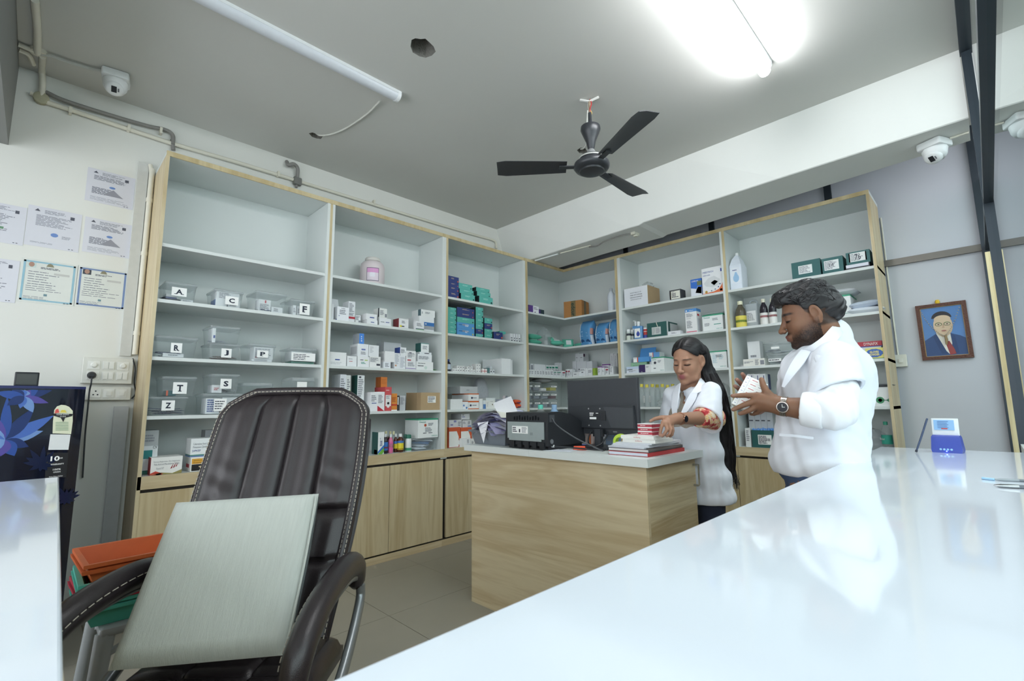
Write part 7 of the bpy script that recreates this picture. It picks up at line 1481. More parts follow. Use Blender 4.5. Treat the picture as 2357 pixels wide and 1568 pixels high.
 def flat(lb, x0, x1, y0, y1, h, col, rz=0.0, word=None):
  nonlocal z
  o = MB().box((-(x1-x0)/2, 0, 0), ((x1-x0)/2, y1-y0, h)).build('medicine_carton', paint(*col), None, loc=((x0+x1)/2, y0, z), rot=(0, 0, rz)); tag(o, lb, 'carton', 'cartons on the book pile')
  if word: text(o, word, .0, h*.5, .035, h*.42, REDINK, y=-.001, rot=math.pi)
  z += h+.0004; return o
 flat('flat white carton with red script, lower of the pair', 2.008, 2.178, -2.100, -1.93, .0165, (240, 239, 234), .0, 'Foslignas')
 flat('flat white carton with red script, upper of the pair', 2.002, 2.174, -2.105, -1.94, .0165, (240, 239, 234), .0, 'Foslignas')
 for k, nm in enumerate(('lowest', 'middle', 'topmost')):
  o = flat('small red and white carton, %s of three' % nm, 2.070, 2.143, -2.062, -1.975, .0175, (184, 60, 76), [.05, -.02, .03][k]); h = .0175
  MB().box((-.0368, -.0003, h*.80), (.0368, .0875, h+.0004)).build('white_top', paint(232, 230, 228), o); MB().box((-.0368, -.0004, 0), (.0368, -.0001, h*.14)).build('white_edge', paint(232, 226, 226), o); fine_print(o, -.022, .024, h*.38, h*.62, 1, WHITEP, y=-.0004)
 z0_ = z-.0525-.0012; o = MB().tube([(2.160, -2.035, z0_+.004), (2.176, -2.015, z0_+.004)], .0035, 8).build('pen', paint(140, 60, 90), None, smooth=60); tag(o, 'short maroon pen under the woman\'s fingertips', 'pen')
def C_box(loc, size, col, lb, edge):
 o = MB().box((-size[0]/2, 0, 0), (size[0]/2, size[1], size[2])).build('medicine_carton', paint(*col), None, loc=loc); tag(o, lb, 'carton', 'cartons behind the monitor')
 if edge: MB().box((size[0]*.30, -.0005, 0), (size[0]*.42, .0, size[2])).build('printed_band', edge, o)
 fine_print(o, -size[0]*.4, size[0]*.2, size[2]*.3, size[2]*.8, 4, GREYINK, y=-.0006); return o
desk_things()
# ------------------------------------------------------------------ ceiling battens
def batten(x, y0, y1, lit, label):
 r = empty('ceiling_batten', (x, (y0+y1)/2, CEIL)); tag(r, label, 'ceiling light')
 L = (y1-y0)/2
 dz = -0.05 if lit else 0.0
 n = 10; prof = [(0.034*math.cos(math.pi*i/n), -0.018-0.030*math.sin(math.pi*i/n)) for i in range(n+1)]
 if lit: prof = [(0.030*math.cos(2*math.pi*i/16), -0.060+0.030*math.sin(2*math.pi*i/16)) for i in range(16)]
 b = MB(); b.loft([[(px, s*(L-0.02), pz) for px, pz in prof] for s in (-1, 1)])
 dm = mat('lit_diffuser', (250, 252, 255), 0.4, emit=BATTEN_STRENGTH) if lit else mat('milky_diffuser', (212, 216, 222), 0.35)
 b.build('diffuser', dm, r, smooth=50)
 MB().box((-0.036, -L+0.02, -0.018), (0.036, L-0.02, 0.0)).build('housing', mat('batten_housing', (226, 229, 230), 0.4), r)
 for s in (-1, 1):
  pr = [(0.0365*math.cos(math.pi*i/n), -0.018-0.032*math.sin(math.pi*i/n)) for i in range(n+1)]+[(-0.0365, 0), (0.0365, 0)]
  MB().loft([[(px, s*(L-0.022), pz) for px, pz in pr], [(px*0.98, s*L, pz*0.97) for px, pz in pr]]).build('end_cap', mat('batten_cap', (235, 237, 238), 0.35), r, smooth=50)
 return r
batten(2.56, -2.55, -1.33, True, 'lit ceiling batten above the man and the counter')
batten(0.876, -3.90, -2.68, False, 'unlit ceiling batten with a loose cable at its end')
# ------------------------------------------------------------------ people: signed-distance modelling, then surface nets
def PT(u, v, t): return np.array(CAM_P + ray(u, v)*t)
def sd_cone(P, a, b, ra, rb):
 a = np.asarray(a, float); b = np.asarray(b, float); ab = b-a; h = np.clip(((P-a) @ ab)/max(ab @ ab, 1e-9), 0, 1)
 return np.linalg.norm(P-(a+h[:, None]*ab), axis=1)-(ra+(rb-ra)*h)
def sd_ell(P, c, r, R=None):
 q = P-np.asarray(c, float)
 if R is not None: q = q @ R
 r = np.asarray(r, float); k0 = np.linalg.norm(q/r, axis=1); k1 = np.linalg.norm(q/(r*r), axis=1)
 return np.where(k1 > 1e-9, k0*(k0-1)/np.maximum(k1, 1e-9), -r.min())
def sd_box(P, c, h, r, R=None):
 q = P-np.asarray(c, float)
 if R is not None: q = q @ R
 q = np.abs(q)-(np.asarray(h, float)-r)
 return np.linalg.norm(np.maximum(q, 0), axis=1)+np.minimum(q.max(axis=1), 0)-r
def smin(a, b, k):
 if k <= 0: return np.minimum(a, b)
 h = np.clip(0.5+0.5*(b-a)/k, 0, 1); return b+(a-b)*h-k*h*(1-h)
def smax(a, b, k): return -smin(-a, -b, k)
def nets(fn, lo, hi, vx):
 """naive surface nets on a dense grid; returns vertices and quads"""
 lo = np.asarray(lo, float); hi = np.asarray(hi, float); n = np.ceil((hi-lo)/vx).astype(int)+1
 ax = [lo[i]+vx*np.arange(n[i]) for i in range(3)]
 st = 5; nb = -(-n//st)                       # coarse pass: only blocks near the surface are sampled finely
 cx = [lo[i]+vx*(st*np.arange(nb[i])+(st-1)/2) for i in range(3)]
 X, Y, Z = np.meshgrid(*cx, indexing='ij'); Dc = fn(np.stack([X.ravel(), Y.ravel(), Z.ravel()], 1)).reshape(nb)
 D = np.repeat(np.repeat(np.repeat(Dc, st, 0), st, 1), st, 2)[:n[0], :n[1], :n[2]].astype(np.float32)
 near = np.argwhere(np.abs(Dc) < vx*st*1.35+.006); off = np.stack(np.meshgrid(*[np.arange(st)]*3, indexing='ij'), -1).reshape(-1, 3)
 I = (near[:, None, :]*st+off[None]).reshape(-1, 3); I = I[(I < n).all(1)]
 for k in range(0, len(I), 400000):
  J = I[k:k+400000]; D[J[:, 0], J[:, 1], J[:, 2]] = fn(lo+vx*J)
 S = D < 0
 c = [(i, j, k) for i in (0, 1) for j in (0, 1) for k in (0, 1)]
 m = n-1; cnt = np.zeros(m, np.int8)
 for i, j, k in c: cnt += S[i:i+m[0], j:j+m[1], k:k+m[2]]
 act = (cnt > 0) & (cnt < 8); idx = np.full(m, -1, np.int64); A = np.argwhere(act); idx[act] = np.arange(len(A))
 acc = np.zeros((len(A), 3)); w = np.zeros(len(A))
 for p in c:
  for d in range(3):
   if p[d]: continue
   q = list(p); q[d] = 1
   a = D[A[:, 0]+p[0], A[:, 1]+p[1], A[:, 2]+p[2]]; b = D[A[:, 0]+q[0], A[:, 1]+q[1], A[:, 2]+q[2]]
   x = (a < 0) != (b < 0); t = np.where(x, a/np.where(x, a-b, 1), 0)
   v = np.tile(np.array(p, float), (len(A), 1)); v[:, d] = t
   acc += v*x[:, None]; w += x
 V = lo+vx*(A+acc/w[:, None]); F = []
 for d in range(3):
  e1, e2 = (d+1) % 3, (d+2) % 3
  s0 = [slice(None)]*3; s1 = [slice(None)]*3; s0[d] = slice(0, -1); s1[d] = slice(1, None)
  x = S[tuple(s0)] != S[tuple(s1)]; E = np.argwhere(x); fl = S[tuple(s0)][x]
  ok = (E[:, e1] > 0) & (E[:, e2] > 0) & (E[:, e1] < m[e1]) & (E[:, e2] < m[e2]); E = E[ok]; fl = fl[ok]
  def cell(a, b):
   C_ = E.copy(); C_[:, e1] += a; C_[:, e2] += b; return idx[C_[:, 0], C_[:, 1], C_[:, 2]]
  q = np.stack([cell(-1, -1), cell(0, -1), cell(0, 0), cell(-1, 0)], 1); q[~fl] = q[~fl][:, ::-1]; F.append(q)
 return V, np.concatenate(F)
def np_mesh(name, pieces, mats, cols=None, mi=None):
 V = np.concatenate([p[0] for p in pieces]); o = 0; F = []
 for v, f in pieces: F.append(f+o); o += len(v)
 F = np.concatenate(F); me = bpy.data.meshes.new(name)
 me.vertices.add(len(V)); me.vertices.foreach_set('co', V.astype(np.float32).ravel())
 me.loops.add(F.size); me.loops.foreach_set('vertex_index', F.astype(np.int32).ravel())
 me.polygons.add(len(F)); me.polygons.foreach_set('loop_start', np.arange(0, F.size, 4, dtype=np.int32))
 me.update(calc_edges=True); me.validate()
 me.polygons.foreach_set('use_smooth', [True]*len(me.polygons))
 for m in (mats if isinstance(mats, (list, tuple)) else [mats]): me.materials.append(m)
 if cols is not None:
  a = me.color_attributes.new('Pigment', 'FLOAT_COLOR', 'POINT'); a.data.foreach_set('color', np.concatenate([cols, np.ones((len(cols), 1))], 1).astype(np.float32).ravel())
 return me
def relax(V, F, n=2, k=0.5):
 for _ in range(n):
  acc = np.zeros_like(V); w = np.zeros(len(V))
  for i in range(4):
   a, b = F[:, i], F[:, (i+1) % 4]; np.add.at(acc, a, V[b]); np.add.at(w, a, 1); np.add.at(acc, b, V[a]); np.add.at(w, b, 1)
  V = V*(1-k)+k*acc/np.maximum(w, 1)[:, None]
 return V
def pigment(name, rough=0.5, sss=0.0, bump=0.0):
 m = bpy.data.materials.new(name); m.use_nodes = True; nt = m.node_tree; p = nt.nodes['Principled BSDF']
 at_ = nt.nodes.new('ShaderNodeAttribute'); at_.attribute_name = 'Pigment'; nz = nt.nodes.new('ShaderNodeTexNoise'); nz.inputs['Scale'].default_value = 120
 mx = nt.nodes.new('ShaderNodeMix'); mx.data_type = 'RGBA'; mx.blend_type = 'MULTIPLY'; mx.inputs[0].default_value = 0.14
 nt.links.new(at_.outputs['Color'], mx.inputs[6]); nt.links.new(nz.outputs['Color'], mx.inputs[7]); nt.links.new(mx.outputs[2], p.inputs['Base Color'])
 p.inputs['Roughness'].default_value = rough; p.inputs['Specular IOR Level'].default_value = 0.35
 return m
M_SKIN = pigment('skin', 0.5)
def cloth(name, col, scale=900, rough=0.85):
 return mat(name, col, rough, var=0.02, scale=12, bump=0.15, bscale=scale)
M_COAT = cloth('white_coat_cotton', (236, 239, 247)); M_SHIRT = cloth('white_shirt_cotton', (244, 244, 246)); M_NAVY = cloth('navy_trousers', (36, 42, 60)); M_JEAN = cloth('blue_jeans', (66, 84, 116))
M_HAIR = mat('black_hair', (30, 28, 30), 0.42, var=0.3, scale=60, spec=0.4); M_HAIRM = mat('dark_wavy_hair', (42, 40, 42), 0.40, var=0.35, scale=90, spec=0.45)
def lin(*c): return np.array(srgb(*c)[:3])
# canonical head: +x forward, +y its left, +z up, origin between the ears
def head_sdf(Q, male):
 w = 1.0 if male else 0.955
 d = sd_ell(Q, (-.012, 0, .035), (.098, .076*w, .088))
 d = smin(d, sd_ell(Q, (.030, 0, -.028), (.062, .060*w, .086)), .03)
 jw = .048 if male else .040
 d = smin(d, sd_ell(Q, (.040, 0, -.083), (.046, jw, .034)), .028)
 for s in (-1, 1):
  d = smin(d, sd_ell(Q, (.050, s*.038*w, -.030), (.030, .024, .030)), .022)
  d = smin(d, sd_cone(Q, (-.012, s*.060*w, -.035), (.035, s*.040*w, -.090), .022 if male else .017, .016), .025)
 d = smin(d, sd_ell(Q, (.080, 0, -.104), (.017, .019, .015)), .02)
 d = smin(d, sd_cone(Q, (.080, -.030, .022), (.080, .030, .022), .011 if male else .008, .011 if male else .008), .016)
 for s in (-1, 1): d = smax(d, -sd_ell(Q, (.102, s*.032, .003), (.017, .021, .013)), .016)
 for s in (-1, 1): d = smin(d, sd_ell(Q, (.0775, s*.031, .001), (.0145, .0165, .0125)), .004)
 d = smin(d, sd_cone(Q, (.087, 0, .012), (.111, 0, -.030), .0075, .0105), .011)
 d = smin(d, sd_ell(Q, (.114, 0, -.035), (.0105, .0115, .0095)), .008)
 for s in (-1, 1): d = smin(d, sd_ell(Q, (.104, s*.0125, -.0375), (.0095, .0075, .008)), .005)
 for s in (-1, 1): d = smax(d, -sd_ell(Q, (.108, s*.007, -.0455), (.005, .0035, .004)), .003)
 d = smin(d, sd_ell(Q, (.086, 0, -.066), (.018, .026, .016)), .014)
 lk = 1.0 if male else .8
 d = smin(d, sd_cone(Q, (.096, -.017, -.0645), (.1015, 0, -.0615), .0036*lk, .0052*lk), .004); d = smin(d, sd_cone(Q, (.096, .017, -.0645), (.1015, 0, -.0615), .0036*lk, .0052*lk), .004)
 d = smin(d, sd_cone(Q, (.094, -.015, -.0725), (.0985, 0, -.0742), .004*lk, .0060*lk), .004); d = smin(d, sd_cone(Q, (.094, .015, -.0725), (.0985, 0, -.0742), .004*lk, .0060*lk), .004)
 for s in (-1, 1):
  R = np.array(Matrix.Rotation(math.radians(12), 3, 'Y') @ Matrix.Rotation(math.radians(-s*18), 3, 'Z'))
  e = sd_ell(Q, (-.010, s*.079*w, -.004), (.020, .009, .034), R); e = smax(e, -sd_ell(Q, (-.006, s*.087*w, .000), (.011, .007, .020), R), .005)
  e = smin(e, sd_ell(Q, (-.003, s*.078*w, -.030), (.009, .007, .011)), .005); d = smin(d, e, .006)
 return d
def head_cols(Q, male):
 n = len(Q)
 base = lin(*( (138, 98, 76) if male else (176, 132, 108) )); c = np.tile(base, (n, 1))
 def blend(mask, col): c[:] = c*(1-mask[:, None])+np.array(col)*mask[:, None]
 g = lambda p, r: np.exp(-((Q-np.array(p))**2/np.array(r)**2).sum(1))
 rng = np.random.RandomState(4); nz = rng.rand(n)
 lip = np.clip(1.6*g((.101, 0, -.0615), (.012, .017, .0055))+1.8*g((.099, 0, -.074), (.012, .016, .0065)), 0, 1)
 blend(lip*.9, lin(132, 78, 74) if male else lin(158, 84, 92))
 bt = .0042 if male else .0029; by = np.abs(Q[:, 1])
 brow = np.clip(2.0*np.exp(-((Q[:, 2]-(.0255-6*(by-.030)**2-.06*np.maximum(0, by-.034)))/bt)**2-((by-.034)/.019)**4)*(Q[:, 0] > .05), 0, 1)
 blend(brow*(.92 if male else .75), lin(34, 28, 28))
 eye = np.clip(2.2*np.exp(-((Q[:, 2]+.0055)/.0030)**2-((np.abs(Q[:, 1])-.032)/.0155)**4)*(Q[:, 0] > .062), 0, 1); blend(eye, lin(26, 20, 20))
 lid = np.clip(np.exp(-((Q[:, 2]-.004)/.008)**2-((np.abs(Q[:, 1])-.032)/.018)**4)*(Q[:, 0] > .06), 0, 1); blend(lid*.35*(1-eye), base*.55)
 blend(np.clip(1.2*g((.114, 0, -.036), (.01, .012, .01)), 0, 1)*.25, base*1.25)
 if male:
  x, y, z = Q.T
  line = -.060+.62*(.075-x)*.75                      # cheek line rises from mouth corner to the ear
  b = 1/(1+np.exp((z-line)/.007))*(x > -.012)*(x < .088)*(z < .030)*(np.abs(y) > .012); b = np.maximum(b, 1/(1+np.exp((z+.088)/.005))*(x > .0))
  chin = np.clip(1.5*g((.082, 0, -.100), (.03, .032, .020)), 0, 1); must = np.clip(1.7*g((.1, 0, -.0525), (.02, .030, .0065)), 0, 1)
  b = np.maximum(np.maximum(b*np.clip(.55+9*(-.03-z), .5, .95), chin), must*.9); b *= (1-lip); b = np.clip(b*(.75+.5*nz), 0, .94)
  blend(b, lin(34, 28, 27)); top = np.where(x > .070, z-.062, np.where(x > .024, z-(.036+.62*(x-.028)), np.where(x > -.004, z-(-.016+1.2*x*(x > 0)), z+.060))); blend(np.clip(top/.008, 0, 1)*.8*(np.abs(y) < .0785), lin(34, 30, 30))
 return c
def facing(u, v, deg):
 """horizontal direction at an angle from 'towards the camera' (0) to 'image left' (90), seen at a photo column"""
 vd = ray(u, v); vd = Vector((vd.x, vd.y, 0)).normalized(); rt = Vector((vd.y, -vd.x, 0)); a = math.radians(deg)
 return -vd*math.cos(a)-rt*math.sin(a)
def drape(fn, pts, lift=.0012):
 """move points onto a surface given by its distance function"""
 P = np.array(pts, float)
 for _ in range(4):
  d = fn(P)-lift; e = 1e-3; g = np.stack([fn(P+np.eye(3)[i]*e)-fn(P-np.eye(3)[i]*e) for i in range(3)], 1)/(2*e)
  P = P-g*(d/np.maximum((g*g).sum(1), .2))[:, None]
 return P
def frame(fwd, up=(0, 0, 1), pitch=0.0, roll=0.0):
 """columns: forward, left, up of a head or body; pitch > 0 looks down"""
 f = Vector(fwd).normalized(); u = Vector(up); l = u.cross(f).normalized(); u = f.cross(l)
 M = Matrix((f, l, u)).transposed(); M = M @ Matrix.Rotation(pitch, 3, 'Y') @ Matrix.Rotation(roll, 3, 'X'); return np.array(M)
def fingers(P, d, chains, k=.006):
 for ch in chains:
  f = None
  for (a, ra), (b, rb) in zip(ch[:-1], ch[1:]):
   e = sd_cone(P, a, b, ra, rb); f = e if f is None else np.minimum(f, e)
  d = smin(d, f, k)
 return d
def box_of(pts, pad): A = np.array(pts); return A.min(0)-pad, A.max(0)+pad
def cone_chain(P, pts, k=.03, flat=None):
 d = None
 for (a, ra), (b, rb) in zip(pts[:-1], pts[1:]):
  e = sd_cone(P, a, b, ra, rb); d = e if d is None else smin(d, e, k)
 return d
def hand_cols(V, base, tips, nail):
 c = np.tile(base, (len(V), 1))
 for t in tips:
  m = np.exp(-((V-t)**2).sum(1)/.012**2); c = c*(1-.55*m[:, None])+nail*.55*m[:, None]
 return c
def wrinkle(P, amp, A, ph=0.0):
 """soft cloth folds running across the direction A"""
 q = P @ np.asarray(A, float); r = P @ np.array([37., -21., 13.]); return amp*(np.sin(q+1.3*np.sin(r*.35+ph))*.6+np.sin(q*1.9+2*np.sin(r*.22+1+ph))*.4)
H_CF = Vector((CF.x, CF.y, 0)).normalized(); H_CR = Vector((CR.x, CR.y, 0)).normalized()
def band_ring(c, axis, r0, r1, h, n=20):
 axis = Vector(axis).normalized(); a = axis.orthogonal().normalized(); b = axis.cross(a); b_ = MB()
 rings = [[Vector(c)+axis*z+(a*math.cos(2*math.pi*i/n)+b*math.sin(2*math.pi*i/n))*r for i in range(n)] for r, z in ((r0, -h/2), (r1, -h/2), (r1, h/2), (r0, h/2), (r0, -h/2))]
 return b_.loft(rings, caps=False)

# ================================================================== the man
def man():
 T0 = 1.85
 fwd = facing(1862, 722, 82)
 R = frame(fwd, pitch=math.radians(13)); O = PT(1863, 727, T0); S = .965
 neck0 = PT(1888, 775, T0+.01); base = PT(1905, 840, T0+.02)
 def hs(P): return head_sdf((P-O) @ R/S, True)*S
 def f_head(P):
  d = hs(P); d = smin(d, sd_cone(P, O+R @ np.array((-.02, 0, -.06)), neck0, .060, .064), .02); return smin(d, sd_cone(P, neck0, base, .066, .085), .03)
 V, F = nets(f_head, O-np.array((.15, .15, .30)), O+np.array((.15, .15, .16)), .003)
 cols = head_cols((V-O) @ R/S, True)
 pieces = [(V, F)]; allc = [cols]
 skin = lin(134, 96, 74); nail = lin(170, 128, 112)
 # near (left) forearm and hand
 el = PT(1921, 950, 1.60); wr = PT(1797, 935, 1.70); pc = PT(1765, 923, 1.735)
 idx = [(PT(1742, 911, 1.74), .0115), (PT(1715, 910, 1.755), .0098), (PT(1697, 911, 1.765), .0085), (PT(1686, 911.5, 1.77), .0072)]
 mid = [(PT(1741, 922, 1.735), .0115), (PT(1716, 931, 1.745), .0100), (PT(1699, 938, 1.755), .0088), (PT(1688, 943, 1.762), .0075)]
 rng_ = [(PT(1744, 934, 1.735), .0110), (PT(1726, 944, 1.745), .0096), (PT(1712, 950, 1.758), .0084), (PT(1703, 952.5, 1.768), .0072)]
 pin = [(PT(1752, 941, 1.735), .0098), (PT(1744, 949, 1.75), .0088), (PT(1735, 953, 1.768), .0078), (PT(1729, 953, 1.78), .0068)]
 thu = [(PT(1784, 922, 1.715), .015), (PT(1764, 902, 1.725), .0135), (PT(1757, 888, 1.745), .0115), (PT(1753, 874, 1.765), .0092)]
 def f_hand(P):
  d = sd_cone(P, el, wr, .052, .030); d = smin(d, sd_cone(P, wr, pc, .029, .030), .02)
  d = smin(d, sd_ell(P, (pc+PT(1752, 926, 1.735))/2, (.034, .034, .028)), .02)
  for k in (idx, mid, rng_, pin): d = smin(d, sd_cone(P, wr, k[0][0], .018, k[0][1]), .012)
  return fingers(P, d, (idx, mid, rng_, pin, thu))
 lo, hi = box_of([el, wr]+[q[0] for k in (idx, mid, rng_, pin, thu) for q in k], .06)
 V, F = nets(f_hand, lo, hi, .0027); pieces.append((V, F)); allc.append(hand_cols(V, skin, [idx[3][0], mid[3][0], rng_[3][0], thu[3][0]], nail))
 # far (right) hand behind the pack
 fw = PT(1772, 925, 1.98); fe = PT(1850, 930, 2.08); fp = PT(1742, 915, 1.93)
 f1 = [(PT(1730, 893, 1.90), .0105), (PT(1719, 878, 1.88), .0096), (PT(1713, 868, 1.865), .0085), (PT(1709, 861, 1.85), .0075)]
 f2 = [(PT(1724, 902, 1.90), .0105), (PT(1710, 888, 1.88), .0098), (PT(1702, 880, 1.865), .0086), (PT(1696, 874, 1.85), .0076)]
 f3 = [(PT(1720, 912, 1.90), .0100), (PT(1707, 901, 1.88), .0094), (PT(1699, 894, 1.865), .0084), (PT(1692, 889, 1.85), .0074)]
 f4 = [(PT(1720, 922, 1.91), .0094), (PT(1708, 916, 1.89), .0086), (PT(1700, 912, 1.88), .0078), (PT(1694, 909, 1.87), .0068)]
 ft = [(PT(1760, 940, 1.94), .013), (PT(1748, 948, 1.90), .0115), (PT(1741, 950, 1.86), .010), (PT(1736, 951, 1.83), .0085)]
 def f_hand2(P):
  d = sd_cone(P, fe, fw, .05, .030); d = smin(d, sd_cone(P, fw, fp, .028, .030), .02)
  for k in (f1, f2, f3, f4): d = smin(d, sd_cone(P, fp, k[0][0], .02, k[0][1]), .012)
  return fingers(P, d, (f1, f2, f3, f4, ft))
 lo, hi = box_of([fe, fw]+[q[0] for k in (f1, f2, f3, f4, ft) for q in k], .06)
 V, F = nets(f_hand2, lo, hi, .003); pieces.append((V, F)); allc.append(hand_cols(V, lin(150, 104, 86), [f1[3][0], f2[3][0], f3[3][0]], nail))
 # trunk and legs inside the clothes
 B = frame(fwd); hip = PT(1885, 1055, T0+.03)
 lft = B[:, 1]; f3d = B[:, 0]
 hipc = PT(1866, 1075, T0); hipc[2] = .90
 footL = np.array((hipc[0], hipc[1], 0))+lft*.10; footR = np.array((hipc[0], hipc[1], 0))-lft*.10
 def f_trunk(P):
  d = sd_cone(P, PT(1900, 850, T0+.02), hipc+np.array((0, 0, .02)), .10, .11)
  for s, ft_ in ((1, footL), (-1, footR)):
   h0 = hipc+lft*.075*s; kn = (h0+ft_)/2+f3d*.03+np.array((0, 0, .04))
   d = smin(d, cone_chain(P, [(h0, .085), (kn, .06), (ft_+np.array((0, 0, .08)), .042)], .03), .03); d = smin(d, sd_cone(P, ft_+np.array((0, 0, .045)), ft_+f3d*.16+np.array((0, 0, .035)), .04, .033), .02)
  return d
 V, F = nets(f_trunk, np.array((2.3, -2.6, -.02)), np.array((3.2, -1.5, 1.32)), .012); pieces.append((V, F)); allc.append(np.tile(skin, (len(V), 1)))
 person = link('person', np_mesh('person', pieces, M_SKIN, np.concatenate(allc)))
 tag(person, 'man in a white coat looking down at a medicine pack', 'person')
 # hair
 def f_hair(P):
  Q = (P-O) @ R/S
  d = sd_ell(Q, (-.014, 0, .050), (.105, .0815, .094)); d = smin(d, sd_ell(Q, (.056, 0, .096), (.056, .060, .038)), .03); d = smin(d, sd_ell(Q, (-.085, 0, .005), (.042, .066, .050)), .03)
  x, y, z = Q.T
  d = d+.004*np.sin(62*x+50*z+5*np.sin(38*y))*np.sin(45*y+30*x+3*np.sin(40*z))+.0016*np.sin(150*y+60*x+5*np.sin(50*z))
  hl = np.where(x > .070, z-.066, np.where(x > .028, z-(.040+.62*(x-.028)), np.where(x > -.006, z-(-.014+1.6*(x-.0)*(x > 0)), z+.058)))
  d = smax(d, -hl, .006)
  e = sd_ell(Q, (-.010, .083, -.006), (.026, .018, .036)); d = smax(d, -e, .006); return d*S
 V, F = nets(f_hair, O-np.array((.17, .17, .14)), O+np.array((.17, .17, .18)), .003)
 hair = link('hair', np_mesh('hair', [(V, F)], M_HAIRM), person); hair['label'] = 'dark wavy short hair'
 rr = random.Random(5); st = MB(); rows = []
 for k in range(620):
  a0 = rr.uniform(-1.6, 1.6); x0 = rr.uniform(-.08, .135); L = rr.uniform(.03, .075); w0 = rr.uniform(-.02, .02)
  for i in range(8):
   t = i/7; x = x0-L*t; a = a0+.10*math.sin(4*t+k)+w0*t*4; rows.append(O+R @ (np.array((x, .09*math.sin(a), .045+.12*math.cos(a)*(1 if x > -.09 else .7)))*S))
 rows = drape(f_hair, rows, .0005).reshape(-1, 8, 3)
 for q in rows:
  if max(np.linalg.norm(np.diff(q, axis=0), axis=1)) > .03: continue
  st.tube([Vector(p) for p in q], [.0005, .0013, .0017, .0018, .0017, .0014, .001, .0005], 3)
 st.build('hair_strands', M_HAIRM, person, smooth=80)
 # coat
 sh = PT(1922, 838, 1.68); shf = PT(1905, 832, 2.04); upel = PT(1928, 935, 1.62)
 def f_coat(P):
  d = sd_ell(P, PT(1902, 850, T0), (.150, .17, .11), B); 
  for (u, v, r, rs) in ((1898, 885, .148, .185), (1894, 940, .150, .185), (1888, 1000, .154, .185), (1879, 1062, .164, .190)):
   R2 = B; d = smin(d, sd_ell(P, PT(u, v, T0), (r, rs, .11), R2), .07)
  d = smin(d, sd_cone(P, sh, shf, .072, .072), .05); d = smin(d, sd_cone(P, PT(1905, 800, T0), PT(1912, 776, T0+.01), .085, .072), .03)
  d = d+wrinkle(P, .0035, (55, -20, 18))+wrinkle(P, .002, (-30, 60, 70), 2)
  zb = .885+.0*P[:, 2]
  low = (P-PT(1768, 1080, T0)) @ B[:, 0]   # front is +
  d = smax(d, (.868+.18*np.maximum(0, -low-.12)*1.4)-P[:, 2], .006)
  return d
 lo = PT(1893, 930, T0)-np.array((.42, .42, .28)); hi = PT(1893, 930, T0)+np.array((.42, .42, .36))
 V, F = nets(f_coat, lo, hi, .0065); coat = link('coat', np_mesh('coat', [(relax(V, F, 1), F)], M_COAT), person)
 # short coat sleeve, near arm: open tube
 ax = (upel-sh)/np.linalg.norm(upel-sh)
 fa0 = (wr-el)/np.linalg.norm(wr-el)
 def f_slv(P):
  d = sd_cone(P, sh-ax*.01, sh+ax*.11, .074, .090)
  d = d+wrinkle(P, .002, (28, 34, -18), 1)+wrinkle(P, .0012, (-90, 40, 60), 3)
  inner = d+.014; d = smax(d, ((P-(sh+ax*.105)) @ (ax*.93-fa0*.36)), .004); return smax(d, -np.maximum(inner, -((P-(sh+ax*.05)) @ ax)), .003)
 V, F = nets(f_slv, sh-np.array((.2, .2, .24)), sh+np.array((.2, .2, .15)), .0055); link('coat_sleeve', np_mesh('coat_sleeve', [(relax(V, F, 1), F)], M_COAT), coat)
 # rolled shirt sleeve round the elbow
 fa = (wr-el)/np.linalg.norm(wr-el)
 def f_shirt(P):
  d = smin(sd_cone(P, sh+ax*.10, el-ax*.01, .066, .062), sd_cone(P, el-ax*.012, el+fa*.07, .060, .056), .03)
  d = d+wrinkle(P, .003, (70, 60, 45), 1)+wrinkle(P, .0015, (-120, 40, 90))
  return smax(d, (P-(el+fa*.08)) @ fa, .004)
 V, F = nets(f_shirt, el-np.array((.2, .2, .15)), el+np.array((.2, .2, .2)), .005); shirt = link('shirt_sleeve', np_mesh('shirt_sleeve', [(relax(V, F, 1), F)], M_SHIRT), person)
 def f_cuff(P):
  d = sd_cone(P, el+fa*.03, el+fa*.10, .063, .059); d = d+wrinkle(P, .0012, (90, 70, 40)); d = smax(d, (P-(el+fa*.098)) @ fa, .008); d = smax(d, -((P-(el+fa*.030)) @ fa), .008); return smax(d, -(sd_cone(P, el, el+fa*.2, .050, .046)), .004)
 V, F = nets(f_cuff, el+fa*.08-.11, el+fa*.08+.11, .0045); link('cuff', np_mesh('cuff', [(relax(V, F, 1), F)], M_SHIRT), shirt)
 # far sleeve
 def f_far(P): return cone_chain(P, [(shf, .09), (PT(1885, 920, 2.12), .078), (PT(1835, 930, 2.06), .062)], .03)+wrinkle(P, .003, (60, 50, 40))
 lo, hi = box_of([shf, PT(1885, 920, 2.12), PT(1835, 930, 2.06)], .12); V, F = nets(f_far, lo, hi, .009); link('coat_sleeve', np_mesh('coat_sleeve', [(V, F)], M_COAT), coat)
 # collar: raised fold round the neck and lapel running down the chest
 def sheet(name, pts_a, pts_b, th, m, parent):
  a = bez([Vector(p) for p in pts_a], 5); b = bez([Vector(p) for p in pts_b], 5); n = len(a); rings = []
  for i in range(n):
   e = (b[i]-a[i]); tn = (a[min(i+1, n-1)]-a[max(i-1, 0)]).normalized(); nr = tn.cross(e).normalized()*th
   rings.append([a[i]+nr, a[i]+e*.5+nr*1.4, b[i]+nr*.6, b[i]-nr*.6, a[i]+e*.5-nr, a[i]-nr])
  return MB().loft(rings).build(name, m, parent, smooth=50)
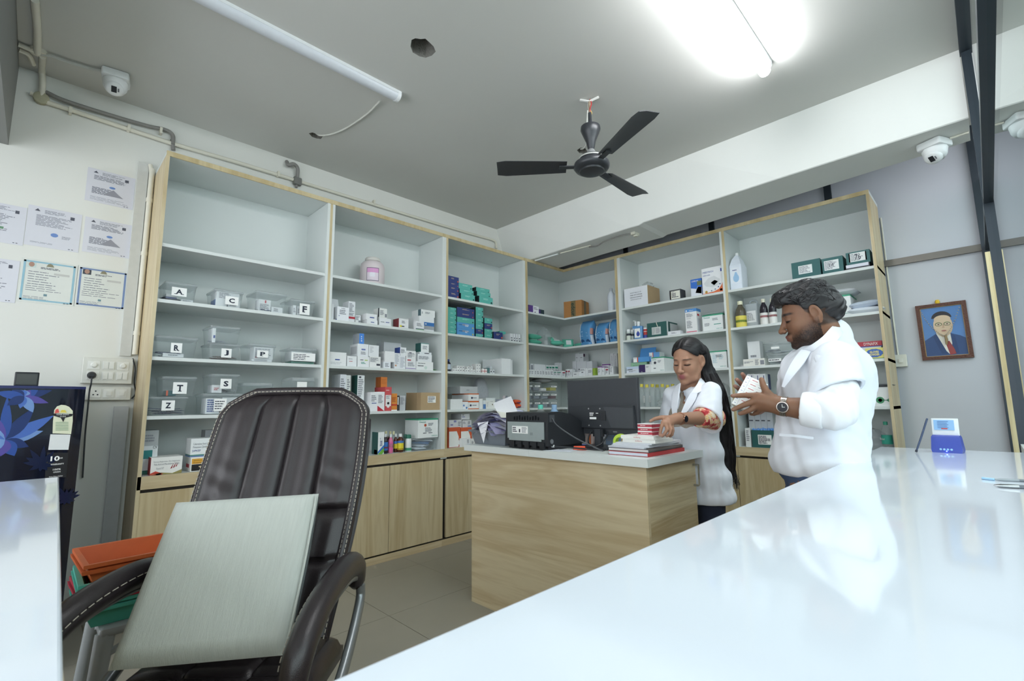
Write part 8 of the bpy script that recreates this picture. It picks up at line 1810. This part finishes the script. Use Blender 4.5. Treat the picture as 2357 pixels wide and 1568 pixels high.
 # near-side collar fall
 sheet('collar', [PT(1934, 736, 1.86), PT(1915, 752, 1.775), PT(1893, 777, 1.745), PT(1866, 797, 1.755), PT(1845, 806, 1.80)], [PT(1941, 758, 1.87), PT(1936, 772, 1.745), PT(1915, 796, 1.705), PT(1884, 806, 1.715), PT(1856, 813, 1.775)], .004, M_COAT, coat)
 sheet('collar', [PT(1934, 736, 1.86), PT(1926, 745, 1.93), PT(1905, 768, 1.97), PT(1868, 792, 1.95), PT(1845, 806, 1.88)], [PT(1941, 758, 1.87), PT(1932, 768, 1.96), PT(1910, 792, 2.0), PT(1872, 806, 1.97), PT(1848, 814, 1.89)], .004, M_COAT, coat)
 sheet('lapel', [PT(1845, 806, 1.785), PT(1825, 832, 1.755), PT(1809, 862, 1.745), PT(1800, 890, 1.752)], [PT(1866, 810, 1.742), PT(1852, 834, 1.722), PT(1830, 862, 1.722), PT(1806, 892, 1.742)], .003, M_COAT, coat)
 # pocket and waist seam
 sheet('pocket_flap', [PT(1795, 998, 1.70), PT(1835, 1001, 1.652), PT(1872, 1006, 1.635)], [PT(1794, 1004, 1.70), PT(1835, 1007, 1.652), PT(1872, 1012, 1.635)], .0025, M_COAT, coat)
 # jeans
 def f_jean(P):
  d = sd_ell(P, hipc+np.array((0, 0, .0)), (.118, .140, .10), B)
  for s, ft_ in ((1, footL), (-1, footR)):
   h0 = hipc+lft*.075*s; kn = (h0+ft_)/2+f3d*.03+np.array((0, 0, .04)); d = smin(d, cone_chain(P, [(h0, .082), (kn, .078), (ft_+np.array((0, 0, .09)), .066)], .03), .03)
  d = d+wrinkle(P, .003, (40, 20, 80)); return smax(d, .06-P[:, 2], .004)
 V, F = nets(f_jean, np.array((2.3, -2.5, .03)), np.array((3.1, -1.5, 1.06)), .012); link('jeans', np_mesh('jeans', [(V, F)], M_JEAN), person)
 def f_shoe(P):
  d = None
  for ft_ in (footL, footR):
   e = smax(sd_cone(P, ft_+np.array((0, 0, .045)), ft_+f3d*.17+np.array((0, 0, .035)), .052, .042), -P[:, 2]+.002, .004); d = e if d is None else np.minimum(d, e)
  return d
 V, F = nets(f_shoe, np.array((2.3, -2.5, -.02)), np.array((3.0, -1.6, .12)), .009); link('shoes', np_mesh('shoes', [(V, F)], paint(40, 38, 38)), person)
 # wrist watch
 wx = (wr-el); wx = Vector(wx/np.linalg.norm(wx)); wc = Vector(el+(wr-el)*.93)
 watch = empty('wristwatch', wc, parent=person); mt = mat('steel_watch', (176, 168, 160), .25, metal=.9)
 b = MB()
 for i in range(26):
  a = 2*math.pi*i/26; u_ = wx.orthogonal().normalized(); v_ = wx.cross(u_); c = (u_*math.cos(a)+v_*math.sin(a))*.0345
  Mx = Matrix.Translation(c) @ Matrix((( wx.x, -u_.x*math.sin(a)+v_.x*math.cos(a), c.normalized().x, 0), (wx.y, -u_.y*math.sin(a)+v_.y*math.cos(a), c.normalized().y, 0), (wx.z, -u_.z*math.sin(a)+v_.z*math.cos(a), c.normalized().z, 0), (0, 0, 0, 1)))
  b.box((-.009, -.0036, -.0015), (-.0033, .0036, .0018), 0, Mx); b.box((-.0027, -.0036, -.0015), (.0027, .0036, .0022), 0, Mx); b.box((.0033, -.0036, -.0015), (.009, .0036, .0018), 0, Mx)
 b.build('strap', mt, watch)
 tow = (Vector(PT(1797, 948, 1.5))-wc); tow = (tow-wx*tow.dot(wx)).normalized()
 Mq = Matrix.Translation(tow*.034) @ tow.to_track_quat('Z', 'Y').to_matrix().to_4x4()
 MB().lathe([(.020, -.003), (.0205, .003), (.019, .006), (.0165, .0062)], 24, M=Mq).build('case', mt, watch, smooth=50); MB().lathe([(.0165, .0063), (.0163, .0066)], 24, M=Mq).build('dial', mat('black_dial', (30, 32, 38), .15), watch)
 MB().box((-.0006, -.001, .0067), (.0006, .010, .0072), 0, Mq).box((-.001, -.0006, .0067), (.008, .0006, .0072), 0, Mq).build('watch_hands', WHITEP, watch)
 return person
man()
# the medicine pack he holds
def pack():
 a, b_, c = Vector(PT(1719, 864, 1.815)), Vector(PT(1684, 929, 1.80)), Vector(PT(1753, 884, 1.785))
 L = (b_-a); w = (c-a); n = L.cross(w).normalized(); w = n.cross(L).normalized()*.078; th = n*.028
 if n.dot(CAM_P-a) < 0: th = -th; n = -n
 root = empty('medicine_pack', a); tag(root, 'bundle of white cartons with red lettering in the man\'s hands', 'carton')
 k = 7
 for i in range(k):
  o = L*(i/k); e = L*((i+1)/k*0.985+.0)-L*(i/k)+L*(0) ; l1 = L*((i+.97)/k)
  P = [o, l1, l1+w, o+w]; vs_ = [p for p in P]+[p-th for p in P]
  ob = MB().add(vs_, [(0,1,2,3),(4,7,6,5),(0,4,5,1),(1,5,6,2),(2,6,7,3),(3,7,4,0)]).build('carton', WHITEP, root)
  m0 = (o+l1)/2+n*.0008
  for (s0, s1, mm, hw) in ((.32, .58, paint(206, 110, 116), .13), (.70, .82, GREYINK, .10), (.07, .15, paint(130, 140, 190), .09)):
   q = [m0+w*s0-L/k*hw*.5, m0+w*s0+L/k*hw*.5, m0+w*s1+L/k*hw*.5, m0+w*s1-L/k*hw*.5]; MB().add(q, [(0,1,2,3)]).build('printed_line', mm, ob)
 MB().add([n*.001+w*.21, L+n*.001+w*.21, L+n*.001+w*.225, n*.001+w*.225], [(0,1,2,3)]).build('crease', paint(206, 206, 216), root)
pack()
# ================================================================== the woman
def woman():
 T0 = 2.56
 fwd_b = facing(1600, 950, 50); fwd_h = facing(1585, 828, 27)
 R = frame(fwd_h, pitch=math.radians(17), roll=math.radians(-3)); B = frame(fwd_b); O = PT(1584, 830, T0-.02); S = .955
 skin = lin(174, 130, 106); nail = lin(196, 150, 136)
 def hs(P): return head_sdf((P-O) @ R/S, False)*S
 n0 = PT(1590, 885, T0+.01); n1 = PT(1594, 925, T0+.02)
 def f_head(P):
  d = hs(P); d = smin(d, sd_cone(P, O+R @ np.array((-.025, 0, -.06)), n0, .046, .048), .015); d = smin(d, sd_cone(P, n0, n1, .048, .07), .03)
  return smin(d, sd_ell(P, PT(1592, 934, T0), (.080, .11, .045), B), .03)
 V, F = nets(f_head, O-np.array((.16, .16, .33)), O+np.array((.15, .15, .15)), .003)
 pieces = [(V, F)]; allc = [head_cols((V-O) @ R/S, False)]
 # left forearm and hand reaching over the books
 el = PT(1641, 962, 2.40); wr = PT(1557, 964, 2.215); kn = PT(1536, 970, 2.175)
 idx = [(PT(1527, 972, 2.160), .0092), (PT(1522, 984, 2.150), .0080), (PT(1520, 994, 2.148), .0070), (PT(1519, 1002, 2.148), .0060)]
 mid = [(PT(1533, 975, 2.155), .0094), (PT(1536, 989, 2.135), .0084), (PT(1529, 1000, 2.135), .0074), (PT(1524, 1004, 2.142), .0062)]
 rin = [(PT(1540, 975, 2.160), .0090), (PT(1545, 989, 2.140), .0080), (PT(1541, 1000, 2.135), .0072), (PT(1535, 1004, 2.142), .0062)]
 pin = [(PT(1546, 975, 2.170), .0082), (PT(1549, 991, 2.155), .0072), (PT(1547, 1001, 2.150), .0064), (PT(1542, 1005, 2.155), .0056)]
 thu = [(PT(1544, 962, 2.195), .0115), (PT(1523, 961, 2.185), .0098), (PT(1508, 964, 2.185), .0082), (PT(1497, 969.5, 2.188), .0066)]
 def f_hand(P):
  d = sd_cone(P, el, wr, .042, .024); d = smin(d, sd_cone(P, wr, kn, .023, .022), .015)
  for k in (idx, mid, rin, pin): d = smin(d, sd_cone(P, wr, k[0][0], .014, k[0][1]), .010)
  return fingers(P, d, (idx, mid, rin, pin, thu), .005)
 lo, hi = box_of([el, wr]+[q[0] for k in (idx, mid, rin, pin, thu) for q in k], .05)
 V, F = nets(f_hand, lo, hi, .0026); pieces.append((V, F)); allc.append(hand_cols(V, skin, [idx[3][0], thu[3][0], mid[3][0], rin[3][0]], nail))
 # right arm hangs beside the body towards the desk
 shR = PT(1552, 914, 2.63); elR = PT(1547, 1000, 2.66); wrR = PT(1556, 1062, 2.60)
 fr = [wrR+B[:, 0]*.03*k-np.array((0, 0, .022*k)) for k in range(4)]
 def f_arm2(P):
  d = cone_chain(P, [(shR, .05), (elR, .038), (wrR, .024)], .02); d = smin(d, sd_cone(P, wrR, wrR+B[:, 0]*.05-np.array((0, 0, .05)), .024, .026), .015)
  for s in (-1.5, -.5, .5, 1.5):
   a = wrR+B[:, 0]*.055-np.array((0, 0, .055))+B[:, 1]*.015*s; b = a+B[:, 0]*.035-np.array((0, 0, .035+.004*(2-abs(s)))); c = b+B[:, 0]*.006-np.array((0, 0, .03)); d = smin(d, np.minimum(sd_cone(P, a, b, .008, .0075), sd_cone(P, b, c, .0075, .006)), .004)
  a = wrR+B[:, 0]*.03-np.array((0, 0, .02))-B[:, 1]*(-.02); return smin(d, sd_cone(P, a, a+B[:, 0]*.045+B[:, 1]*.02-np.array((0, 0, .03)), .01, .007), .006)
 lo, hi = box_of([shR, elR, wrR, wrR+B[:, 0]*.1-np.array((0, 0, .14))], .06); V, F = nets(f_arm2, lo, hi, .0045); pieces.append((V, F)); allc.append(np.tile(skin, (len(V), 1)))
 hipc = PT(1612, 1075, T0+.03); lft = B[:, 1]; f3 = B[:, 0]
 feet = [np.array((hipc[0], hipc[1], 0))+lft*.08*s for s in (1, -1)]
 def f_trunk(P):
  d = sd_cone(P, PT(1600, 965, T0+.01), hipc, .085, .10)
  for s, ft in zip((1, -1), feet):
   h0 = hipc+lft*.075*s; k = (h0+ft)/2+f3*.02
   d = smin(d, cone_chain(P, [(h0, .075), (k, .05), (ft+np.array((0, 0, .07)), .035)], .03), .03); d = smin(d, sd_cone(P, ft+np.array((0, 0, .035)), ft+f3*.14+np.array((0, 0, .025)), .034, .027), .02)
  return d
 c0 = np.array((hipc[0], hipc[1], 0)); V, F = nets(f_trunk, c0-np.array((.3, .3, .02)), c0+np.array((.3, .3, 1.24)), .011); pieces.append((V, F)); allc.append(np.tile(skin, (len(V), 1)))
 person = link('person', np_mesh('person', pieces, M_SKIN, np.concatenate(allc))); tag(person, 'woman with waist-long black hair reaching to the red boxes', 'person')
 # hair: cap with centre parting, then the long fall behind the near shoulder
 fall = [(O+R @ np.array((-.085, .02, .02)), .055), (PT(1624, 862, T0+.03), .046), (PT(1643, 900, T0-.02), .048), (PT(1657, 950, T0-.01), .046), (PT(1664, 1005, T0), .048), (PT(1668, 1050, T0), .048), (PT(1673, 1078, T0), .034), (PT(1679, 1094, T0), .010)]
 def f_cap(P):
  Q = (P-O) @ R/S; x, y, z = Q.T
  d = sd_ell(Q, (-.014, 0, .040), (.106, .083, .092)); d = smin(d, sd_ell(Q, (-.07, 0, -.01), (.05, .07, .07)), .03)
  d = d+.0012*np.sin(160*y+30*x)+.004*np.exp(-(y/.006)**2)*(x > -.05)
  hl = np.where(x > .0, z-(.060+.35*(x-.045)-9*y*y), z-(.022+.9*np.minimum(x, 0)*1.1)-.0)
  hl = np.where(x > .02, z-(.082-10.5*y*y-.35*np.maximum(0, .07-x)*0), np.where(x > -.03, z-(.030+.6*(x-.0)), z+.07))
  d = smax(d, -hl, .008); e = sd_ell(Q, (-.008, .080, -.006), (.020, .016, .030)); return smax(d, -e, .006)*S
 def f_hair(P):
  d = f_cap(P); g = cone_chain(P, fall, .03); g = g+wrinkle(P, .003, (90, 120, 20))+wrinkle(P, .0015, (-210, 160, 12)); return smin(d, g, .02)
 lo, hi = box_of([p for p, r in fall]+[O+.1, O-.1], .07); V, F = nets(f_hair, lo, hi, .0042); hair = link('hair', np_mesh('hair', [(relax(V, F, 1), F)], M_HAIR), person); hair['label'] = 'long straight black hair'
 rr = random.Random(9); st = MB(); rows = []
 for k in range(170):
  a = rr.uniform(0, 2*math.pi); e_ = rr.uniform(0, .05)
  for i in range(1, len(fall)):
   p, r = fall[i]; ph = a+.1*math.sin(i+k); rows.append(np.array(p)+np.array((math.cos(ph), math.sin(ph), 0))*r)
 A = drape(f_hair, rows, .0008).reshape(-1, len(fall)-1, 3)
 for q in A:
  e_ = rr.uniform(0, .07); pts = [Vector(p) for p in q]; d_ = Vector((rr.uniform(-1, 1), rr.uniform(-1, 1), 0))*.02
  pts[-1] = pts[-2]+Vector((0, 0, -.05-e_))+d_; st.tube(bez(pts, 3), .0010, 3)
 rows = []
 for k in range(150):
  y0 = rr.uniform(-1, 1); sg = 1 if y0 > 0 else -1; y0 = abs(y0)
  for i in range(8):
   t = i/7; x = .085-.16*y0*.8-t*.11; yy = sg*(.006+.085*math.sin(1.5*t**.8)); rows.append(O+R @ (np.array((x, yy, .12-.10*t))*S))
 A = drape(f_hair, rows, .0006).reshape(-1, 8, 3)
 for q in A:
  if max(np.linalg.norm(np.diff(q, axis=0), axis=1)) < .035: st.tube([Vector(p) for p in q], [.0004, .0009, .001, .001, .001, .001, .0008, .0004], 3)
 st.build('hair_strands', M_HAIR, person, smooth=80)
 # coat
 shL = PT(1634, 908, 2.44); 
 def f_coat(P):
  d = sd_ell(P, PT(1596, 925, T0+.01), (.088, .150, .055), B)
  for (u, v, a, b, c) in ((1594, 950, .112, .150, .09), (1596, 990, .115, .140, .09), (1604, 1040, .125, .150, .10), (1614, 1095, .140, .160, .10), (1622, 1140, .150, .165, .09)): d = smin(d, sd_ell(P, PT(u, v, T0+.01), (a, b, c), B), .06)
  d = smin(d, sd_cone(P, shL, shR, .050, .050), .04)
  d = d+wrinkle(P, .0035, (70, 45, 8))+wrinkle(P, .0018, (-60, 80, 60), 1)
  Q = (P-PT(1572, 905, T0-.06)) @ B; x, y, z = Q.T      # neck opening: V at the front
  vee = np.maximum(np.abs(y+.012)-.030-.36*np.maximum(z+.03, -.085), -x-.02); d = smax(d, -np.maximum(vee, -(z+.13)), .006)
  d = smax(d, PT(1640, 1150, T0)[2]-.006-P[:, 2], .005); return smax(d, -(sd_cone(P, n0, PT(1592, 915, T0), .056, .066)), .006)
 c0 = PT(1605, 1030, T0); V, F = nets(f_coat, c0-np.array((.27, .27, .32)), c0+np.array((.27, .27, .34)), .0055); coat = link('coat', np_mesh('coat', [(relax(V, F, 1), F)], M_COAT), person)
 elb = PT(1640, 960, 2.40); ax = PT(1622, 985, 2.36)-shL; ax = ax/np.linalg.norm(ax)
 fa1 = (wr-el)/np.linalg.norm(wr-el)
 def f_slv(P):
  d = sd_cone(P, shL-ax*.01, shL+ax*.19, .056, .086); d = d+wrinkle(P, .003, (36, 46, -16), 2)+wrinkle(P, .0012, (-70, 60, 60)); inn = d+.013
  d = smax(d, (P-PT(1618, 957, 2.38)) @ (ax*.78+fa1*.62), .003); return smax(d, -np.maximum(inn, -((P-(shL+ax*.05)) @ ax)), .003)
 V, F = nets(f_slv, shL-np.array((.17, .17, .25)), shL+np.array((.17, .17, .12)), .005); link('coat_sleeve', np_mesh('coat_sleeve', [(relax(V, F, 1), F)], M_COAT), coat)
 def f_slr(P): return cone_chain(P, [(shR, .062), (PT(1545, 965, 2.66), .060), (PT(1543, 990, 2.66), .060)], .03)+wrinkle(P, .003, (60, 50, 40))
 lo, hi = box_of([shR, elR], .1); V, F = nets(f_slr, lo, hi, .008); link('coat_sleeve', np_mesh('coat_sleeve', [(V, F)], M_COAT), coat)
 # printed kurta: sleeve showing under the coat sleeve, neckline in the V
 mk = mat('floral_print', (226, 196, 172), .8, var=.05); nt = mk.node_tree; N = nt.nodes; p_ = N['Principled BSDF']
 tc = N.new('ShaderNodeTexCoord'); nz = N.new('ShaderNodeTexNoise'); nz.inputs['Scale'].default_value = 34; nz.inputs['Detail'].default_value = 3; nt.links.new(tc.outputs['Object'], nz.inputs['Vector'])
 rp = N.new('ShaderNodeValToRGB'); rp.color_ramp.interpolation = 'EASE'; e = rp.color_ramp.elements; e[0].position = .36; e[0].color = srgb(172, 44, 52); e[1].position = .62; e[1].color = srgb(232, 214, 190)
 for q, cc in ((.45, (206, 96, 88)), (.52, (234, 200, 170)), (.57, (226, 186, 120))): x = rp.color_ramp.elements.new(q); x.color = srgb(cc)
 nt.links.new(nz.outputs['Fac'], rp.inputs['Fac']); nt.links.new(rp.outputs['Color'], p_.inputs['Base Color'])
 fa = (wr-el)/np.linalg.norm(wr-el)
 def f_kur(P):
  d = smin(sd_cone(P, shL+ax*.10, el, .058, .056), sd_cone(P, el, el+fa*.13, .055, .046), .02)+wrinkle(P, .002, (90, 70, 60)); return smax(d, (P-(el+fa*.128)) @ fa, .004)
 V, F = nets(f_kur, el-np.array((.24, .24, .12)), el+np.array((.24, .24, .15)), .0045); link('kurta_sleeve', np_mesh('kurta_sleeve', [(relax(V, F, 1), F)], mk), person)
 def f_kur2(P):
  d = sd_ell(P, PT(1592, 962, T0), (.112, .132, .10), B); d = smin(d, sd_cone(P, PT(1594, 915, T0+.01), PT(1594, 945, T0), .074, .10), .03)
  Q = (P-PT(1577, 905, T0-.06)) @ B; x, y, z = Q.T; return smax(d, -np.maximum(np.maximum(np.abs(y)-.045-.45*np.maximum(z+.01, -.06), -x-.03), -(z+.055)), .006)
 c0 = PT(1592, 950, T0); V, F = nets(f_kur2, c0-np.array((.16, .16, .12)), c0+np.array((.16, .16, .12)), .006); link('kurta', np_mesh('kurta', [(V, F)], mat('beige_print', (176, 164, 150), .85, var=.25, scale=160)), person)
 def sheet(name, pa, pb, th, m, parent):
  a = bez([Vector(p) for p in pa], 5); b = bez([Vector(p) for p in pb], 5); n = len(a); rings = []
  for i in range(n):
   e = b[i]-a[i]; tn = (a[min(i+1, n-1)]-a[max(i-1, 0)]).normalized(); nr = tn.cross(e).normalized()*th
   rings.append([a[i]+nr, a[i]+e*.5+nr*1.5, b[i]+nr*.6, b[i]-nr*.6, a[i]+e*.5-nr, a[i]-nr])
  return MB().loft(rings).build(name, m, parent, smooth=50)
 # collar and lapels
 sheet('collar', [PT(1612, 866, T0+.02), PT(1607, 880, 2.475), PT(1598, 895, 2.445), PT(1589, 908, 2.43)], [PT(1628, 882, T0), PT(1624, 893, 2.455), PT(1612, 902, 2.42), PT(1597, 908, 2.42)], .003, M_COAT, coat)
 sheet('lapel', [PT(1590, 905, 2.432), PT(1579, 924, 2.425), PT(1570, 945, 2.425), PT(1560, 968, 2.43)], [PT(1606, 904, 2.412), PT(1600, 922, 2.405), PT(1584, 945, 2.41), PT(1562, 972, 2.425)], .003, M_COAT, coat)
 sheet('lapel', [PT(1566, 882, 2.50), PT(1563, 905, 2.47), PT(1559, 935, 2.45), PT(1555, 968, 2.44)], [PT(1556, 890, 2.53), PT(1549, 908, 2.52), PT(1546, 935, 2.49), PT(1551, 972, 2.45)], .003, M_COAT, coat)
 # trousers
 def f_leg(P):
  d = sd_ell(P, hipc, (.085, .11, .09), B)
  for s, ft in zip((1, -1), feet):
   h0 = hipc+lft*.075*s; k = (h0+ft)/2+f3*.02; d = smin(d, cone_chain(P, [(h0, .075), (k, .062), (ft+np.array((0, 0, .06)), .055)], .03), .04)
  return smax(d+wrinkle(P, .002, (40, 20, 80)), .045-P[:, 2], .004)
 c0 = np.array((hipc[0], hipc[1], 0)); V, F = nets(f_leg, c0-np.array((.25, .25, -.03)), c0+np.array((.25, .25, 1.0)), .011); link('trousers', np_mesh('trousers', [(V, F)], M_NAVY), person)
 # watch
 wx = Vector(fa); wc = Vector(el+(wr-el)*.90); watch = empty('wristwatch', wc, parent=person); mt = mat('rose_gold', (172, 126, 104), .25, metal=.9)
 r_ = .0265; u_ = wx.orthogonal().normalized(); v_ = wx.cross(u_); b = MB()
 for i in range(28):
  a = 2*math.pi*i/28; c = (u_*math.cos(a)+v_*math.sin(a))*r_; b.ball(c, (.0042, .0042, .0042), 6, 4)
 b.build('strap', mt, watch, smooth=60)
 tow = Vector(PT(1560, 973, 1.9))-wc; tow = (tow-wx*tow.dot(wx)).normalized(); Mq = Matrix.Translation(tow*.0265) @ tow.to_track_quat('Z', 'Y').to_matrix().to_4x4()
 MB().lathe([(.0165, -.002), (.017, .003), (.0155, .005)], 22, M=Mq).build('case', mt, watch, smooth=50); MB().lathe([(.0150, .0052), (.0148, .0056)], 22, M=Mq).build('dial', mat('black_dial', (30, 32, 38), .15), watch)
 # nose pin
 q = O+R @ (np.array((.1085, .0175, -.036))*S); MB().ball(tuple(q), .0016, 6, 4).build('nose_pin', mat('gold', (214, 180, 110), .2, metal=1), person)
woman()
